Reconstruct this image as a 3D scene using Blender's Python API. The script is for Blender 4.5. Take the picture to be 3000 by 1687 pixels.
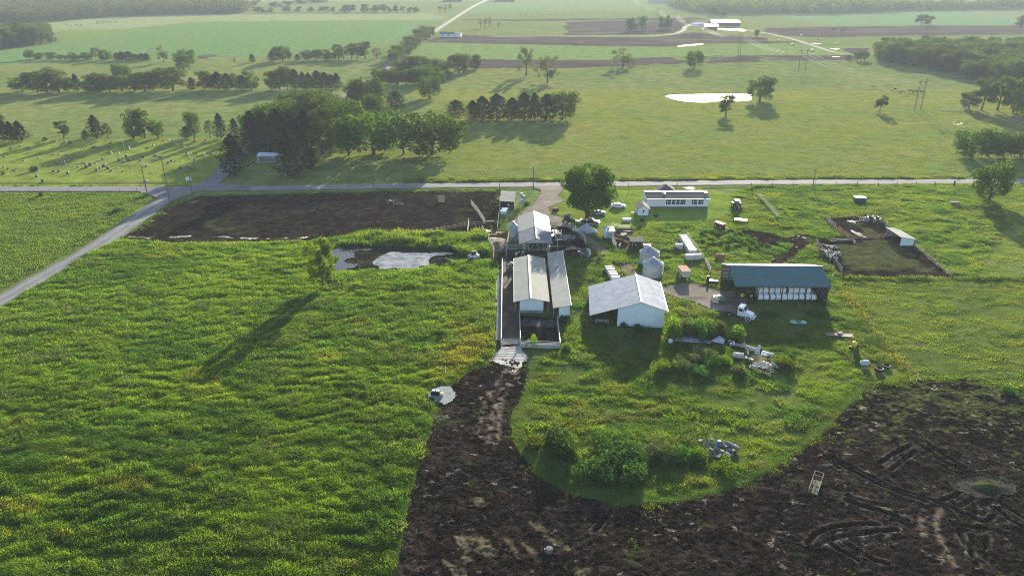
import bpy, bmesh, math, random
import numpy as np
from mathutils import Vector, Matrix
for _o in list(bpy.data.objects): bpy.data.objects.remove(_o)
R = math.radians
SC = bpy.context.scene
COL = SC.collection
# ---------------------------------------------------------------- camera, sky, sun, exposure
FPX, PITCH, CAMH = 2100.0, R(24.3), 66.0           # focal length in pixels of a 3000 wide picture
cam = bpy.data.cameras.new('camera'); camo = bpy.data.objects.new('camera', cam); COL.objects.link(camo)
camo.location = (0, 0, CAMH); camo.rotation_euler = (R(90)-PITCH, 0, 0)
cam.sensor_fit = 'HORIZONTAL'; cam.sensor_width = 36; cam.lens = 36*FPX/3000
cam.clip_start = 0.5; cam.clip_end = 20000
SC.camera = camo
SUN_AZ, SUN_EL = R(15.5), R(14.0)                  # azimuth clockwise from +Y
w = bpy.data.worlds.new('World'); SC.world = w; w.use_nodes = True
nt = w.node_tree; nt.nodes.clear()
sky = nt.nodes.new('ShaderNodeTexSky'); sky.sky_type = 'NISHITA'; sky.sun_disc = False
sky.sun_elevation = SUN_EL; sky.sun_rotation = SUN_AZ; sky.altitude = 100; sky.air_density = 1.0; sky.dust_density = 1.0; sky.ozone_density = 1.6
bg = nt.nodes.new('ShaderNodeBackground'); bg.inputs['Strength'].default_value = 0.105
wo = nt.nodes.new('ShaderNodeOutputWorld')
nt.links.new(sky.outputs[0], bg.inputs[0]); nt.links.new(bg.outputs[0], wo.inputs[0])
sl = bpy.data.lights.new('sun', 'SUN'); sl.energy = 5.0; sl.angle = R(0.6); sl.color = (1.0, 0.89, 0.70)
so = bpy.data.objects.new('sun', sl); COL.objects.link(so)
_sd = Vector((math.sin(SUN_AZ)*math.cos(SUN_EL), math.cos(SUN_AZ)*math.cos(SUN_EL), math.sin(SUN_EL)))
so.rotation_euler = (-_sd).to_track_quat('-Z', 'Y').to_euler(); so.location = _sd*900
SC.view_settings.view_transform = 'Standard'; SC.view_settings.look = 'None'
SC.view_settings.exposure = 1.62; SC.view_settings.gamma = 1.0
SC.render.engine = 'CYCLES'
cy = SC.cycles
cy.max_bounces = 5; cy.diffuse_bounces = 2; cy.glossy_bounces = 2; cy.transmission_bounces = 3; cy.volume_bounces = 0; cy.transparent_max_bounces = 6
cy.use_denoising = True; cy.denoising_prefilter = 'NONE'; cy.filter_width = 1.1
cy.caustics_reflective = False; cy.caustics_refractive = False
cy.use_adaptive_sampling = False
rng = np.random.default_rng(7); random.seed(7)

# ---------------------------------------------------------------- helpers: survey marks to ground metres
CP, SP = math.cos(PITCH), math.sin(PITCH)
CR = {'F':(0,0,1.16460),'a':(0,0,.29126),'b':(750,0,.29126),'c':(1500,0,.29126),'d':(2250,0,.29126),'e':(0,400,.29126),'f':(750,400,.29126),'g':(1400,500,.1941),'h':(1750,500,.1941),'i':(2200,500,.31056),'j':(1400,720,.28986),'k':(1850,720,.23465),'l':(2250,850,.29126),'m':(1200,950,.23465),'n':(1500,1150,.29126),'o':(2250,1265,.29126),'p':(1100,1350,.29115),'q':(2380,620,.12422),'r':(1400,540,.09317),'s':(1480,640,.12422),'t':(1640,600,.12422),'w':(1960,720,.13199),'y':(0,380,.15528),'z':(400,380,.15528),'v':(1930,960,.15528),'S':(0,0,1)}
def at(c, u, v, z=0.0):
    x0, y0, s = CR[c]; a = (x0+u*s-1500)/FPX; b = -(y0+v*s-843.5)/FPX
    t = (z-CAMH)/(-SP+b*CP)
    return (a*t, (CP+b*SP)*t)
def height_at(c, u, v, x, y):
    b = -(CR[c][1]+v*CR[c][2]-843.5)/FPX
    return CAMH+(b*y*CP-y*SP)/(CP+b*SP)
def PG(c, pts): return np.array([at(c, *p) for p in pts])
def PM(*pts): return np.array([at(*p) for p in pts])
def project(x, y, z):
    dz = z-CAMH; zc = y*CP-dz*SP; yc = y*SP+dz*CP
    return 1500+FPX*x/zc, 843.5-FPX*yc/zc
# ---------------------------------------------------------------- helpers: noise and polygons
def _h(ix, iy, s):
    n = (ix.astype(np.int64)*374761393+iy.astype(np.int64)*668265263+s*982451653) & 0xffffffff
    n = ((n ^ (n >> 13))*1274126177) & 0xffffffff
    n = ((n ^ (n >> 16))*2246822519) & 0xffffffff
    return ((n ^ (n >> 15)) & 0xffffff)/float(0xffffff)
def vn(x, y, s=0):
    x = np.asarray(x, float); y = np.asarray(y, float)
    ix = np.floor(x); iy = np.floor(y); fx = x-ix; fy = y-iy
    fx = fx*fx*(3-2*fx); fy = fy*fy*(3-2*fy)
    a = _h(ix, iy, s); b = _h(ix+1, iy, s); c = _h(ix, iy+1, s); d = _h(ix+1, iy+1, s)
    return (a*(1-fx)+b*fx)*(1-fy)+(c*(1-fx)+d*fx)*fy
def fbm(x, y, s=0, o=4):
    t = 0; a = .5; n = 0
    for k in range(o):
        t = t+a*vn(x*2**k+17.3*k, y*2**k-9.1*k, s+k); n += a; a *= .5
    return t/n
def sdist(poly, x, y):
    """signed distance to a polygon, positive inside"""
    d = np.full(x.shape, 1e18); ins = np.zeros(x.shape, bool); n = len(poly)
    for i in range(n):
        ax, ay = poly[i]; bx, by = poly[(i+1) % n]
        ex, ey = bx-ax, by-ay; L = ex*ex+ey*ey+1e-12
        t = np.clip(((x-ax)*ex+(y-ay)*ey)/L, 0, 1)
        d = np.minimum(d, (x-ax-t*ex)**2+(y-ay-t*ey)**2)
        c = (ay > y) != (by > y)
        if c.any():
            with np.errstate(divide='ignore', invalid='ignore'):
                ins ^= c & (x < ex*(y-ay)/(by-ay if by != ay else 1e-12)+ax)
    d = np.sqrt(d)
    return np.where(ins, d, -d)
def sd_box(poly, x, y, pad):
    """sdist evaluated only near the polygon's box, -pad elsewhere"""
    out = np.full(x.shape, -float(pad))
    lo = poly.min(0)-pad; hi = poly.max(0)+pad
    m = (x > lo[0]) & (x < hi[0]) & (y > lo[1]) & (y < hi[1])
    if m.any(): out[m] = np.maximum(sdist(poly, x[m], y[m]), -pad)
    return out
def pdist(line, x, y):
    d = np.full(x.shape, 1e18)
    for i in range(len(line)-1):
        ax, ay = line[i]; bx, by = line[i+1]; ex, ey = bx-ax, by-ay
        t = np.clip(((x-ax)*ex+(y-ay)*ey)/(ex*ex+ey*ey+1e-12), 0, 1)
        d = np.minimum(d, (x-ax-t*ex)**2+(y-ay-t*ey)**2)
    return np.sqrt(d)
def sm(a, b, v):
    t = np.clip((v-a)/(b-a), 0, 1); return t*t*(3-2*t)
def smooth_line(pts, n=6):
    pts = np.asarray(pts, float)
    if len(pts) < 3: return pts
    P = np.vstack([2*pts[0]-pts[1], pts, 2*pts[-1]-pts[-2]]); out = []
    for i in range(1, len(P)-2):
        for k in range(n):
            t = k/n; out.append(.5*((2*P[i])+(-P[i-1]+P[i+1])*t+(2*P[i-1]-5*P[i]+4*P[i+1]-P[i+2])*t*t+(-P[i-1]+3*P[i]-3*P[i+1]+P[i+2])*t**3))
    out.append(P[-2]); return np.array(out)
def smooth_poly(pts, n=5):
    pts = np.asarray(pts, float); N = len(pts); out = []
    for i in range(N):
        p0, p1, p2, p3 = pts[i-1], pts[i], pts[(i+1) % N], pts[(i+2) % N]
        for k in range(n):
            t = k/n; out.append(.5*((2*p1)+(-p0+p2)*t+(2*p0-5*p1+4*p2-p3)*t*t+(-p0+3*p1-3*p2+p3)*t**3))
    return np.array(out)
# ---------------------------------------------------------------- helpers: meshes, things, parts
class MB:
    def __init__(s): s.v = []; s.f = []
    def add(s, vs, fs):
        k = len(s.v); s.v.extend([tuple(map(float, p)) for p in vs]); s.f.extend([[i+k for i in f] for f in fs]); return s
    def box(s, c, d, rz=0, rx=0, ry=0, taper=1.0):
        M = Matrix.Rotation(rz, 3, 'Z') @ Matrix.Rotation(ry, 3, 'Y') @ Matrix.Rotation(rx, 3, 'X'); vs = []
        for z in (-.5, .5):
            q = taper if z > 0 else 1
            for x, y in ((-.5, -.5), (.5, -.5), (.5, .5), (-.5, .5)):
                vs.append(M @ Vector((x*d[0]*q, y*d[1]*q, z*d[2]))+Vector(c))
        return s.add(vs, [(0, 3, 2, 1), (4, 5, 6, 7), (0, 1, 5, 4), (1, 2, 6, 5), (2, 3, 7, 6), (3, 0, 4, 7)])
    def tube(s, p, q, r0, r1=None, n=8, cap=True):
        r1 = r0 if r1 is None else r1; p = Vector(p); q = Vector(q); d = (q-p).normalized()
        u = d.orthogonal().normalized(); w_ = d.cross(u); vs = []
        for c, r in ((p, r0), (q, r1)):
            for k in range(n):
                a = 2*math.pi*k/n; vs.append(c+u*(math.cos(a)*r)+w_*(math.sin(a)*r))
        fs = [(k, (k+1) % n, n+(k+1) % n, n+k) for k in range(n)]
        if cap: fs += [tuple(range(n-1, -1, -1)), tuple(range(n, 2*n))]
        return s.add(vs, fs)
    def path(s, pts, r, n=6):
        for a, b in zip(pts[:-1], pts[1:]): s.tube(a, b, r, r, n)
        return s
    def lathe(s, prof, c=(0, 0, 0), n=24, cap=True):
        vs = []; m = len(prof)
        for r, z in prof:
            for k in range(n):
                a = 2*math.pi*k/n; vs.append((c[0]+r*math.cos(a), c[1]+r*math.sin(a), c[2]+z))
        fs = [(i*n+k, i*n+(k+1) % n, (i+1)*n+(k+1) % n, (i+1)*n+k) for i in range(m-1) for k in range(n)]
        if cap: fs += [tuple(range(n-1, -1, -1)), tuple(range((m-1)*n, m*n))]
        return s.add(vs, fs)
    def wheel(s, c, r, wd, axis=(1, 0, 0), n=18, hole=.0):
        """tyre as a lathe about AXIS"""
        ax = Vector(axis).normalized(); u = Vector((1, 0, 0)) if abs(ax.z) > .9 else Vector((0, 0, 1)); w_ = ax.cross(u); ri = r*hole if hole else 0.0
        prof = [(ri, -.36), (r*.9, -.5), (r, -.36), (r, .36), (r*.9, .5), (ri, .36)]
        vs = []
        for rr, t in prof:
            for k in range(n):
                a = 2*math.pi*k/n; vs.append(Vector(c)+ax*(t*wd)+u*(math.sin(a)*rr)+w_*(math.cos(a)*rr))
        m = len(prof)
        fs = [(i*n+k, i*n+(k+1) % n, (i+1)*n+(k+1) % n, (i+1)*n+k) for i in range(m-1) for k in range(n)]
        if hole: fs += [((m-1)*n+k, (m-1)*n+(k+1) % n, (k+1) % n, k) for k in range(n)]
        return s.add(vs, fs)
    def extrude(s, prof, x0, x1, axis='x'):
        """side profile [(y,z)] extruded along x (or [(x,z)] along y)"""
        n = len(prof)
        if axis == 'x': vs = [(x0, a, b) for a, b in prof]+[(x1, a, b) for a, b in prof]
        else: vs = [(a, x0, b) for a, b in prof]+[(a, x1, b) for a, b in prof]
        return s.add(vs, [tuple(range(n)), tuple(range(2*n-1, n-1, -1))]+[(i, i+n, (i+1) % n+n, (i+1) % n) for i in range(n)])
    def mesh(s, name):
        me = bpy.data.meshes.new(name); me.from_pydata(s.v, [], s.f)
        bm = bmesh.new(); bm.from_mesh(me); bmesh.ops.recalc_face_normals(bm, faces=bm.faces); bm.to_mesh(me); bm.free()
        return me
def npmesh(name, V, Fc, sides, attrs=None, smooth=False):
    me = bpy.data.meshes.new(name); V = np.asarray(V, np.float32); Fc = np.asarray(Fc, np.int32).ravel(); nf = len(Fc)//sides
    me.vertices.add(len(V)); me.vertices.foreach_set('co', V.ravel())
    me.loops.add(len(Fc)); me.loops.foreach_set('vertex_index', Fc)
    me.polygons.add(nf); me.polygons.foreach_set('loop_start', np.arange(nf, dtype=np.int32)*sides)
    if smooth: me.polygons.foreach_set('use_smooth', np.ones(nf, bool))
    for k, a in (attrs or {}).items():
        a = np.asarray(a, np.float32)
        if a.ndim == 2:
            A = me.attributes.new(k, 'FLOAT_COLOR', 'POINT'); A.data.foreach_set('color', np.hstack([a, np.ones((len(a), 1), np.float32)]).ravel())
        else:
            A = me.attributes.new(k, 'FLOAT', 'POINT'); A.data.foreach_set('value', a)
    me.update(calc_edges=True); return me
def link(name, me, m, parent=None, loc=None, rz=0):
    o = bpy.data.objects.new(name, me); COL.objects.link(o)
    if m is not None and not me.materials: me.materials.append(m)
    if parent: o.parent = parent
    if loc is not None: o.location = loc
    if rz: o.rotation_euler[2] = rz
    return o
def tag(o, label, cat, group=None):
    o['label'] = label; o['category'] = cat
    if group: o['group'] = group
    return o
def thing(name, label, cat, loc=(0, 0, 0), rz=0, group=None):
    o = bpy.data.objects.new(name, None); o.empty_display_size = .3; COL.objects.link(o)
    o.location = (loc[0], loc[1], loc[2] if len(loc) > 2 else 0); o.rotation_euler = (0, 0, rz)
    return tag(o, label, cat, group)
def part(name, mb, m, parent, label=None, smooth=False):
    me = mb if isinstance(mb, bpy.types.Mesh) else mb.mesh(name)
    if smooth: me.polygons.foreach_set('use_smooth', np.ones(len(me.polygons), bool))
    o = link(name, me, m, parent)
    if label: o['label'] = label
    return o
def solo(name, mb, m, label, cat, loc=(0, 0, 0), rz=0, group=None):
    o = link(name, mb if isinstance(mb, bpy.types.Mesh) else mb.mesh(name), m, None, (loc[0], loc[1], loc[2] if len(loc) > 2 else 0), rz)
    return tag(o, label, cat, group)
def dup(root, loc, rz=0, label=None, scale=None, group=None):
    r = root.copy(); COL.objects.link(r); r.location = (loc[0], loc[1], loc[2] if len(loc) > 2 else 0); r.rotation_euler = (0, 0, rz)
    if label: r['label'] = label
    if group: r['group'] = group
    if scale is not None: r.scale = scale
    for ch in list(root.children):
        c = ch.copy(); COL.objects.link(c); c.parent = r
        for g in ch.children:
            d = g.copy(); COL.objects.link(d); d.parent = c
    return r
def setting(name, me, m, kind='structure'):
    o = link(name, me, m); o['kind'] = kind; return o
# ---------------------------------------------------------------- materials
def base_mat(name):
    m = bpy.data.materials.new(name); m.use_nodes = True; n = m.node_tree
    for x in list(n.nodes): n.nodes.remove(x)
    out = n.nodes.new('ShaderNodeOutputMaterial'); return m, n, out
def N(n, t, **kw):
    x = n.nodes.new(t)
    for k, v in kw.items():
        if k in x.inputs.keys(): x.inputs[k].default_value = v
        else: setattr(x, k, v)
    return x
def mat(name, col, rough=.7, metal=0.0, var=.18, scale=1.5, col2=None, bump=0.0, spec=.3, dirt=None, dirt_scale=.6, dirt_amt=.5, ribs=None, detail=5):
    """procedural paint/metal/stone: noise-varied colour, optional second colour blotches, optional corrugation (axis, pitch)"""
    m, n, out = base_mat(name); p = n.nodes.new('ShaderNodeBsdfPrincipled'); n.links.new(p.outputs[0], out.inputs[0])
    tc = n.nodes.new('ShaderNodeTexCoord')
    nz = N(n, 'ShaderNodeTexNoise', Scale=scale, Detail=detail, Roughness=.6); n.links.new(tc.outputs['Object'], nz.inputs['Vector'])
    mix = N(n, 'ShaderNodeMix', data_type='RGBA')
    c2 = col2 or tuple(c*(1-2*var) for c in col); c1 = tuple(min(1, c*(1+var)) for c in col)
    rmp = N(n, 'ShaderNodeMapRange'); rmp.inputs[1].default_value = .3; rmp.inputs[2].default_value = .7
    n.links.new(nz.outputs[0], rmp.inputs[0]); n.links.new(rmp.outputs[0], mix.inputs[0])
    mix.inputs[6].default_value = (*c2, 1); mix.inputs[7].default_value = (*c1, 1); last = mix.outputs[2]
    if dirt:
        nd = N(n, 'ShaderNodeTexNoise', Scale=dirt_scale, Detail=6, Roughness=.7); n.links.new(tc.outputs['Object'], nd.inputs['Vector'])
        r2 = N(n, 'ShaderNodeMapRange'); r2.inputs[1].default_value = 1-dirt_amt; r2.inputs[2].default_value = 1-dirt_amt+.22; r2.clamp = True
        n.links.new(nd.outputs[0], r2.inputs[0]); mx = N(n, 'ShaderNodeMix', data_type='RGBA')
        n.links.new(r2.outputs[0], mx.inputs[0]); n.links.new(last, mx.inputs[6]); mx.inputs[7].default_value = (*dirt, 1); last = mx.outputs[2]
    n.links.new(last, p.inputs['Base Color'])
    p.inputs['Roughness'].default_value = rough; p.inputs['Metallic'].default_value = metal; p.inputs['Specular IOR Level'].default_value = spec
    if ribs:
        ax, pitch = ribs
        wv = N(n, 'ShaderNodeTexWave', wave_type='BANDS', bands_direction=ax.upper(), wave_profile='SIN'); wv.inputs['Scale'].default_value = 1.0/pitch*.314159*1.0
        n.links.new(tc.outputs['Object'], wv.inputs['Vector'])
        bp = N(n, 'ShaderNodeBump', Strength=.3, Distance=.03); n.links.new(wv.outputs[1], bp.inputs['Height']); n.links.new(bp.outputs[0], p.inputs['Normal'])
    elif bump:
        n2 = N(n, 'ShaderNodeTexNoise', Scale=scale*6, Detail=4); n.links.new(tc.outputs['Object'], n2.inputs['Vector'])
        bp = N(n, 'ShaderNodeBump', Strength=bump, Distance=.05); n.links.new(n2.outputs[0], bp.inputs['Height']); n.links.new(bp.outputs[0], p.inputs['Normal'])
    return m
def ground_mat(name, rough=.95, s1=1.2, s2=.18, amp=.45, bump=.6, dist=.25, spec=.0, wet=False):
    """colour from the ground's own 'tint' attribute, broken up by two noises; 'wet' lowers roughness"""
    m, n, out = base_mat(name); p = n.nodes.new('ShaderNodeBsdfPrincipled'); n.links.new(p.outputs[0], out.inputs[0])
    g = n.nodes.new('ShaderNodeNewGeometry'); a = N(n, 'ShaderNodeAttribute', attribute_name='tint')
    z1 = N(n, 'ShaderNodeTexNoise', Scale=s1, Detail=6, Roughness=.65); z2 = N(n, 'ShaderNodeTexNoise', Scale=s2, Detail=4, Roughness=.6)
    n.links.new(g.outputs['Position'], z1.inputs['Vector']); n.links.new(g.outputs['Position'], z2.inputs['Vector'])
    ad = N(n, 'ShaderNodeMath', operation='ADD'); n.links.new(z1.outputs[0], ad.inputs[0]); n.links.new(z2.outputs[0], ad.inputs[1])
    mr = N(n, 'ShaderNodeMapRange'); mr.inputs[1].default_value = .65; mr.inputs[2].default_value = 1.35; mr.inputs[3].default_value = 1-amp; mr.inputs[4].default_value = 1+amp
    n.links.new(ad.outputs[0], mr.inputs[0])
    vm = N(n, 'ShaderNodeVectorMath', operation='SCALE'); n.links.new(a.outputs['Color'], vm.inputs[0]); n.links.new(mr.outputs[0], vm.inputs['Scale'])
    last = vm.outputs[0]
    if wet:
        zf = N(n, 'ShaderNodeTexNoise', Scale=3.6, Detail=5, Roughness=.75); n.links.new(g.outputs['Position'], zf.inputs['Vector']); zg = N(n, 'ShaderNodeMapRange'); zg.inputs[1].default_value = .585; zg.inputs[2].default_value = .68; zg.inputs[4].default_value = .5; n.links.new(zf.outputs[0], zg.inputs[0])
        fm = N(n, 'ShaderNodeMix', data_type='RGBA'); n.links.new(zg.outputs[0], fm.inputs[0]); n.links.new(last, fm.inputs[6]); fm.inputs[7].default_value = (.12, .096, .075, 1); last = fm.outputs[2]
    n.links.new(last, p.inputs['Base Color']); p.inputs['Roughness'].default_value = rough; p.inputs['Specular IOR Level'].default_value = spec
    if wet:
        b = N(n, 'ShaderNodeAttribute', attribute_name='wet'); mrw = N(n, 'ShaderNodeMapRange'); mrw.inputs[3].default_value = rough; mrw.inputs[4].default_value = .08
        ns = N(n, 'ShaderNodeMath', operation='MULTIPLY_ADD'); n.links.new(z1.outputs[0], ns.inputs[0]); ns.inputs[1].default_value = .8; 
        s_ = N(n, 'ShaderNodeMath', operation='SUBTRACT'); n.links.new(b.outputs['Fac'], ns.inputs[2]); n.links.new(ns.outputs[0], s_.inputs[0]); s_.inputs[1].default_value = .45
        n.links.new(s_.outputs[0], mrw.inputs[0]); n.links.new(mrw.outputs[0], p.inputs['Roughness']); 
        n.links.new(s_.outputs[0], (sw := N(n, 'ShaderNodeMapRange')).inputs[0]); sw.inputs[1].default_value = .2; sw.inputs[2].default_value = .7; sw.inputs[3].default_value = .0; sw.inputs[4].default_value = .5; n.links.new(sw.outputs[0], p.inputs['Specular IOR Level'])
    z3 = N(n, 'ShaderNodeTexNoise', Scale=s1*2.2, Detail=5, Roughness=.7); n.links.new(g.outputs['Position'], z3.inputs['Vector'])
    bp = N(n, 'ShaderNodeBump', Strength=bump, Distance=dist); n.links.new(z3.outputs[0], bp.inputs['Height']); n.links.new(bp.outputs[0], p.inputs['Normal'])
    return m
def leaf_mat(name, col=None, trans=.45, var=.25, attr=None, tcol=(1.25, 1.2, .6)):
    """foliage: diffuse + translucent; colour from an attribute or a fixed green varied per object"""
    m, n, out = base_mat(name); d = n.nodes.new('ShaderNodeBsdfDiffuse'); t = n.nodes.new('ShaderNodeBsdfTranslucent'); mx = n.nodes.new('ShaderNodeMixShader')
    mx.inputs[0].default_value = trans; n.links.new(d.outputs[0], mx.inputs[1]); n.links.new(t.outputs[0], mx.inputs[2]); n.links.new(mx.outputs[0], out.inputs[0])
    if attr: c = N(n, 'ShaderNodeAttribute', attribute_name=attr).outputs['Color']
    else:
        oi = n.nodes.new('ShaderNodeObjectInfo'); g = n.nodes.new('ShaderNodeTexCoord')
        z = N(n, 'ShaderNodeTexNoise', Scale=.9, Detail=4, Roughness=.7); n.links.new(g.outputs['Object'], z.inputs['Vector'])
        hs = N(n, 'ShaderNodeHueSaturation', Color=(*col, 1))
        a = N(n, 'ShaderNodeMapRange'); a.inputs[1].default_value = .3; a.inputs[2].default_value = .7; a.inputs[3].default_value = 1-var; a.inputs[4].default_value = 1+var; n.links.new(z.outputs[0], a.inputs[0])
        b = N(n, 'ShaderNodeMapRange'); b.inputs[3].default_value = .62; b.inputs[4].default_value = 1.25; n.links.new(oi.outputs['Random'], b.inputs[0])
        k = N(n, 'ShaderNodeMath', operation='MULTIPLY'); n.links.new(a.outputs[0], k.inputs[0]); n.links.new(b.outputs[0], k.inputs[1]); n.links.new(k.outputs[0], hs.inputs['Value'])
        h = N(n, 'ShaderNodeMapRange'); h.inputs[3].default_value = .465; h.inputs[4].default_value = .52; n.links.new(oi.outputs['Random'], h.inputs[0]); n.links.new(h.outputs[0], hs.inputs['Hue'])
        c = hs.outputs[0]
    n.links.new(c, d.inputs[0])
    v = N(n, 'ShaderNodeVectorMath', operation='MULTIPLY'); n.links.new(c, v.inputs[0]); v.inputs[1].default_value = tcol; n.links.new(v.outputs[0], t.inputs[0])
    return m
def water_mat(name, col, rough=.03, bump=.02, scale=.5, col2=None):
    m, n, out = base_mat(name); p = n.nodes.new('ShaderNodeBsdfPrincipled'); n.links.new(p.outputs[0], out.inputs[0])
    p.inputs['Base Color'].default_value = (*col, 1); p.inputs['Roughness'].default_value = rough; p.inputs['IOR'].default_value = 1.33; p.inputs['Specular IOR Level'].default_value = .5
    g = n.nodes.new('ShaderNodeNewGeometry'); z = N(n, 'ShaderNodeTexNoise', Scale=scale, Detail=3); n.links.new(g.outputs['Position'], z.inputs['Vector'])
    if col2:
        z2 = N(n, 'ShaderNodeTexNoise', Scale=.45, Detail=6, Roughness=.65); n.links.new(g.outputs['Position'], z2.inputs['Vector']); r2 = N(n, 'ShaderNodeMapRange'); r2.inputs[1].default_value = .42; r2.inputs[2].default_value = .62; n.links.new(z2.outputs[0], r2.inputs[0]); mx = N(n, 'ShaderNodeMix', data_type='RGBA'); n.links.new(r2.outputs[0], mx.inputs[0]); mx.inputs[6].default_value = (*col, 1); mx.inputs[7].default_value = (*col2, 1); n.links.new(mx.outputs[2], p.inputs['Base Color'])
    bp = N(n, 'ShaderNodeBump', Strength=bump, Distance=.1); n.links.new(z.outputs[0], bp.inputs['Height']); n.links.new(bp.outputs[0], p.inputs['Normal'])
    return m
# ---------------------------------------------------------------- the ground and what is laid out on it
LOT_UP = PM(('e',1225,1035),('e',1350,950),('e',1500,840),('e',1720,700),('e',2000,605),('e',2300,592),('f',0,590),('f',600,570),('f',1200,556),('f',2000,548),('f',2450,545),('f',2455,650),('f',2450,800),('f',2435,900),('f',2420,1000),('f',2280,960),('f',2100,992),('f',1850,990),('f',1600,985),('f',1300,1000),('f',850,1000),('f',700,1022),('f',500,1042),('f',0,1057),('e',2200,1062),('e',1700,1066))
LOT_LOW = PG('F', [(1252,903),(1190,930),(1140,965),(1110,1010),(1085,1080),(1065,1150),(1040,1230),(1015,1340),(1000,1449),(985,1600),(2900,1600),(2850,1010),(2576,985),(2440,958),(2310,956),(2190,966),(2130,1035),(2060,1105),(1990,1150),(1940,1185),(1850,1230),(1700,1266),(1550,1272),(1430,1245),(1340,1190),(1290,1110),(1278,1050),(1312,1000),(1328,930),(1312,895)])
LOT_CALF = PG('i', [(700,445),(1000,442),(1230,440),(1290,535),(1545,700),(1720,850),(1900,1000),(870,1002),(700,820),(615,680),(700,650),(930,640),(850,590),(770,520)])
LOT_BARN = PM(('s',0,330),('s',60,360),('s',90,430),('s',60,700),('s',470,720),('s',480,500),('s',1040,300),('s',1090,280),('s',1330,170),('s',1520,230),('s',1700,330),('s',1850,450),('s',1900,700),('s',1960,850),('s',1900,930),('s',1340,935),('s',1320,1000),('s',210,1000),('s',0,1040),('g',370,1449),('g',240,1380),('g',215,1200),('g',130,1010),('g',60,900),('g',200,890))
ALLEY = PG('j', [(243,140),(365,130),(372,540),(425,560),(428,1000),(236,1008)])
YARD = PG('j', [(430,700),(800,745),(832,1010),(432,1010)])
APRON = PG('m', [(1135,285),(1385,255),(1410,330),(1485,420),(1420,480),(1390,540),(1310,605),(1240,530),(1150,520),(1050,470),(985,462),(1040,410)])
STRIP = PG('j', [(197,240),(247,240),(238,958),(172,955)])
PADW = PG('m', [(380,775),(510,780),(550,840),(572,890),(520,950),(440,992),(320,962),(325,930),(240,900),(240,850),(300,800)])
BASIN = PG('f', [(745,1150),(880,1098),(1300,1105),(1990,1130),(2010,1175),(2150,1200),(2380,1225),(2380,1245),(2140,1250),(1980,1225),(1770,1295),(1580,1342),(1200,1335),(940,1350),(745,1345)])
GARDEN = PG('h', [(1900,905),(2300,900),(2700,950),(2760,1130),(2450,1160),(2250,1090),(2120,1000),(1900,960)])
RUTMUD = PM(('i',0,600),('i',130,590),('i',330,640),('i',450,600),('i',540,610),('i',690,650),('i',560,700),('i',480,760),('i',380,850),('i',200,880),('i',140,840),('i',300,790),('i',400,700),('i',300,680),('i',100,690),('i',0,680))
PENS = PM(('t',1290,590),('t',1700,590),('t',1750,720),('t',1650,760),('t',1600,900),('t',1640,1080),('t',1400,1080),('t',1310,960),('t',1230,830),('t',1280,770))
LOTS = [LOT_UP, LOT_LOW, LOT_CALF, LOT_BARN, ALLEY, YARD, BASIN, GARDEN, PENS]
ROADW = 5.6
ROAD_N = smooth_line(PM(('e',-900,527),('e',0,530),('e',700,530),('e',1500,527),('e',2100,524),('f',0,522),('f',1200,502),('f',2400,487),('g',1300,208),('h',1300,192),('i',0,112),('i',1500,106),('i',2575,102),('i',4200,96)), 5)
ROAD_S = smooth_line(PM(('e',2300,320),('e',2200,400),('e',2050,495),('e',1850,555),('e',1650,640),('e',1350,850),('e',980,1105),('e',390,1440),('F',0,757),('F',-300,880)), 6)
ROAD_F = smooth_line(PM(('e',2240,360),('e',2300,300),('S',720,440),('S',1021,277),('S',1150,184),('S',1280,88),('S',1410,8),('S',1500,-30)), 8)
DRIVE = PM(('g',820,245),('g',960,300),('g',900,430),('g',790,550),('g',600,690),('g',480,790),('g',640,840),('g',760,700),('g',1060,705),('g',1110,830),('g',1300,850),('g',1420,800),('g',1330,720),('g',1180,690),('g',1090,640),('g',1075,560),('g',1200,500),('g',1310,460),('g',1330,430),('g',1215,390),('g',1270,300),('g',1380,235))
LANE = PM(('k',365,525),('k',600,480),('k',770,470),('k',980,530),('k',1160,560),('k',1330,560),('k',1480,700),('k',1330,800),('k',1170,835),('k',960,775),('k',700,672),('k',400,602))
TRACK = smooth_line(PM(('g',1480,880),('t',600,760),('t',760,930),('t',980,1060),('t',1130,1200),('t',1230,1400),('k',-130,200),('k',60,420),('k',320,540)), 6)
POND_BIG = smooth_poly(PG('c', [(1540,967),(1640,950),(1800,946),(2100,944),(2380,946),(2412,985),(2380,1012),(2200,1021),(2080,1018),(1960,1030),(1800,1026),(1650,1006)]))
POND_A = smooth_poly(PG('f', [(775,1150),(890,1112),(1060,1120),(1270,1140),(1080,1150),(965,1168),(1000,1215),(880,1250),(980,1285),(1010,1300),(940,1338),(790,1335),(760,1250)]))
POND_B = smooth_poly(PG('f', [(1197,1290),(1205,1240),(1290,1182),(1400,1166),(1700,1176),(1960,1165),(1980,1185),(1770,1210),(1735,1285),(1680,1302),(1580,1336),(1400,1326),(1250,1322)]))
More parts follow.
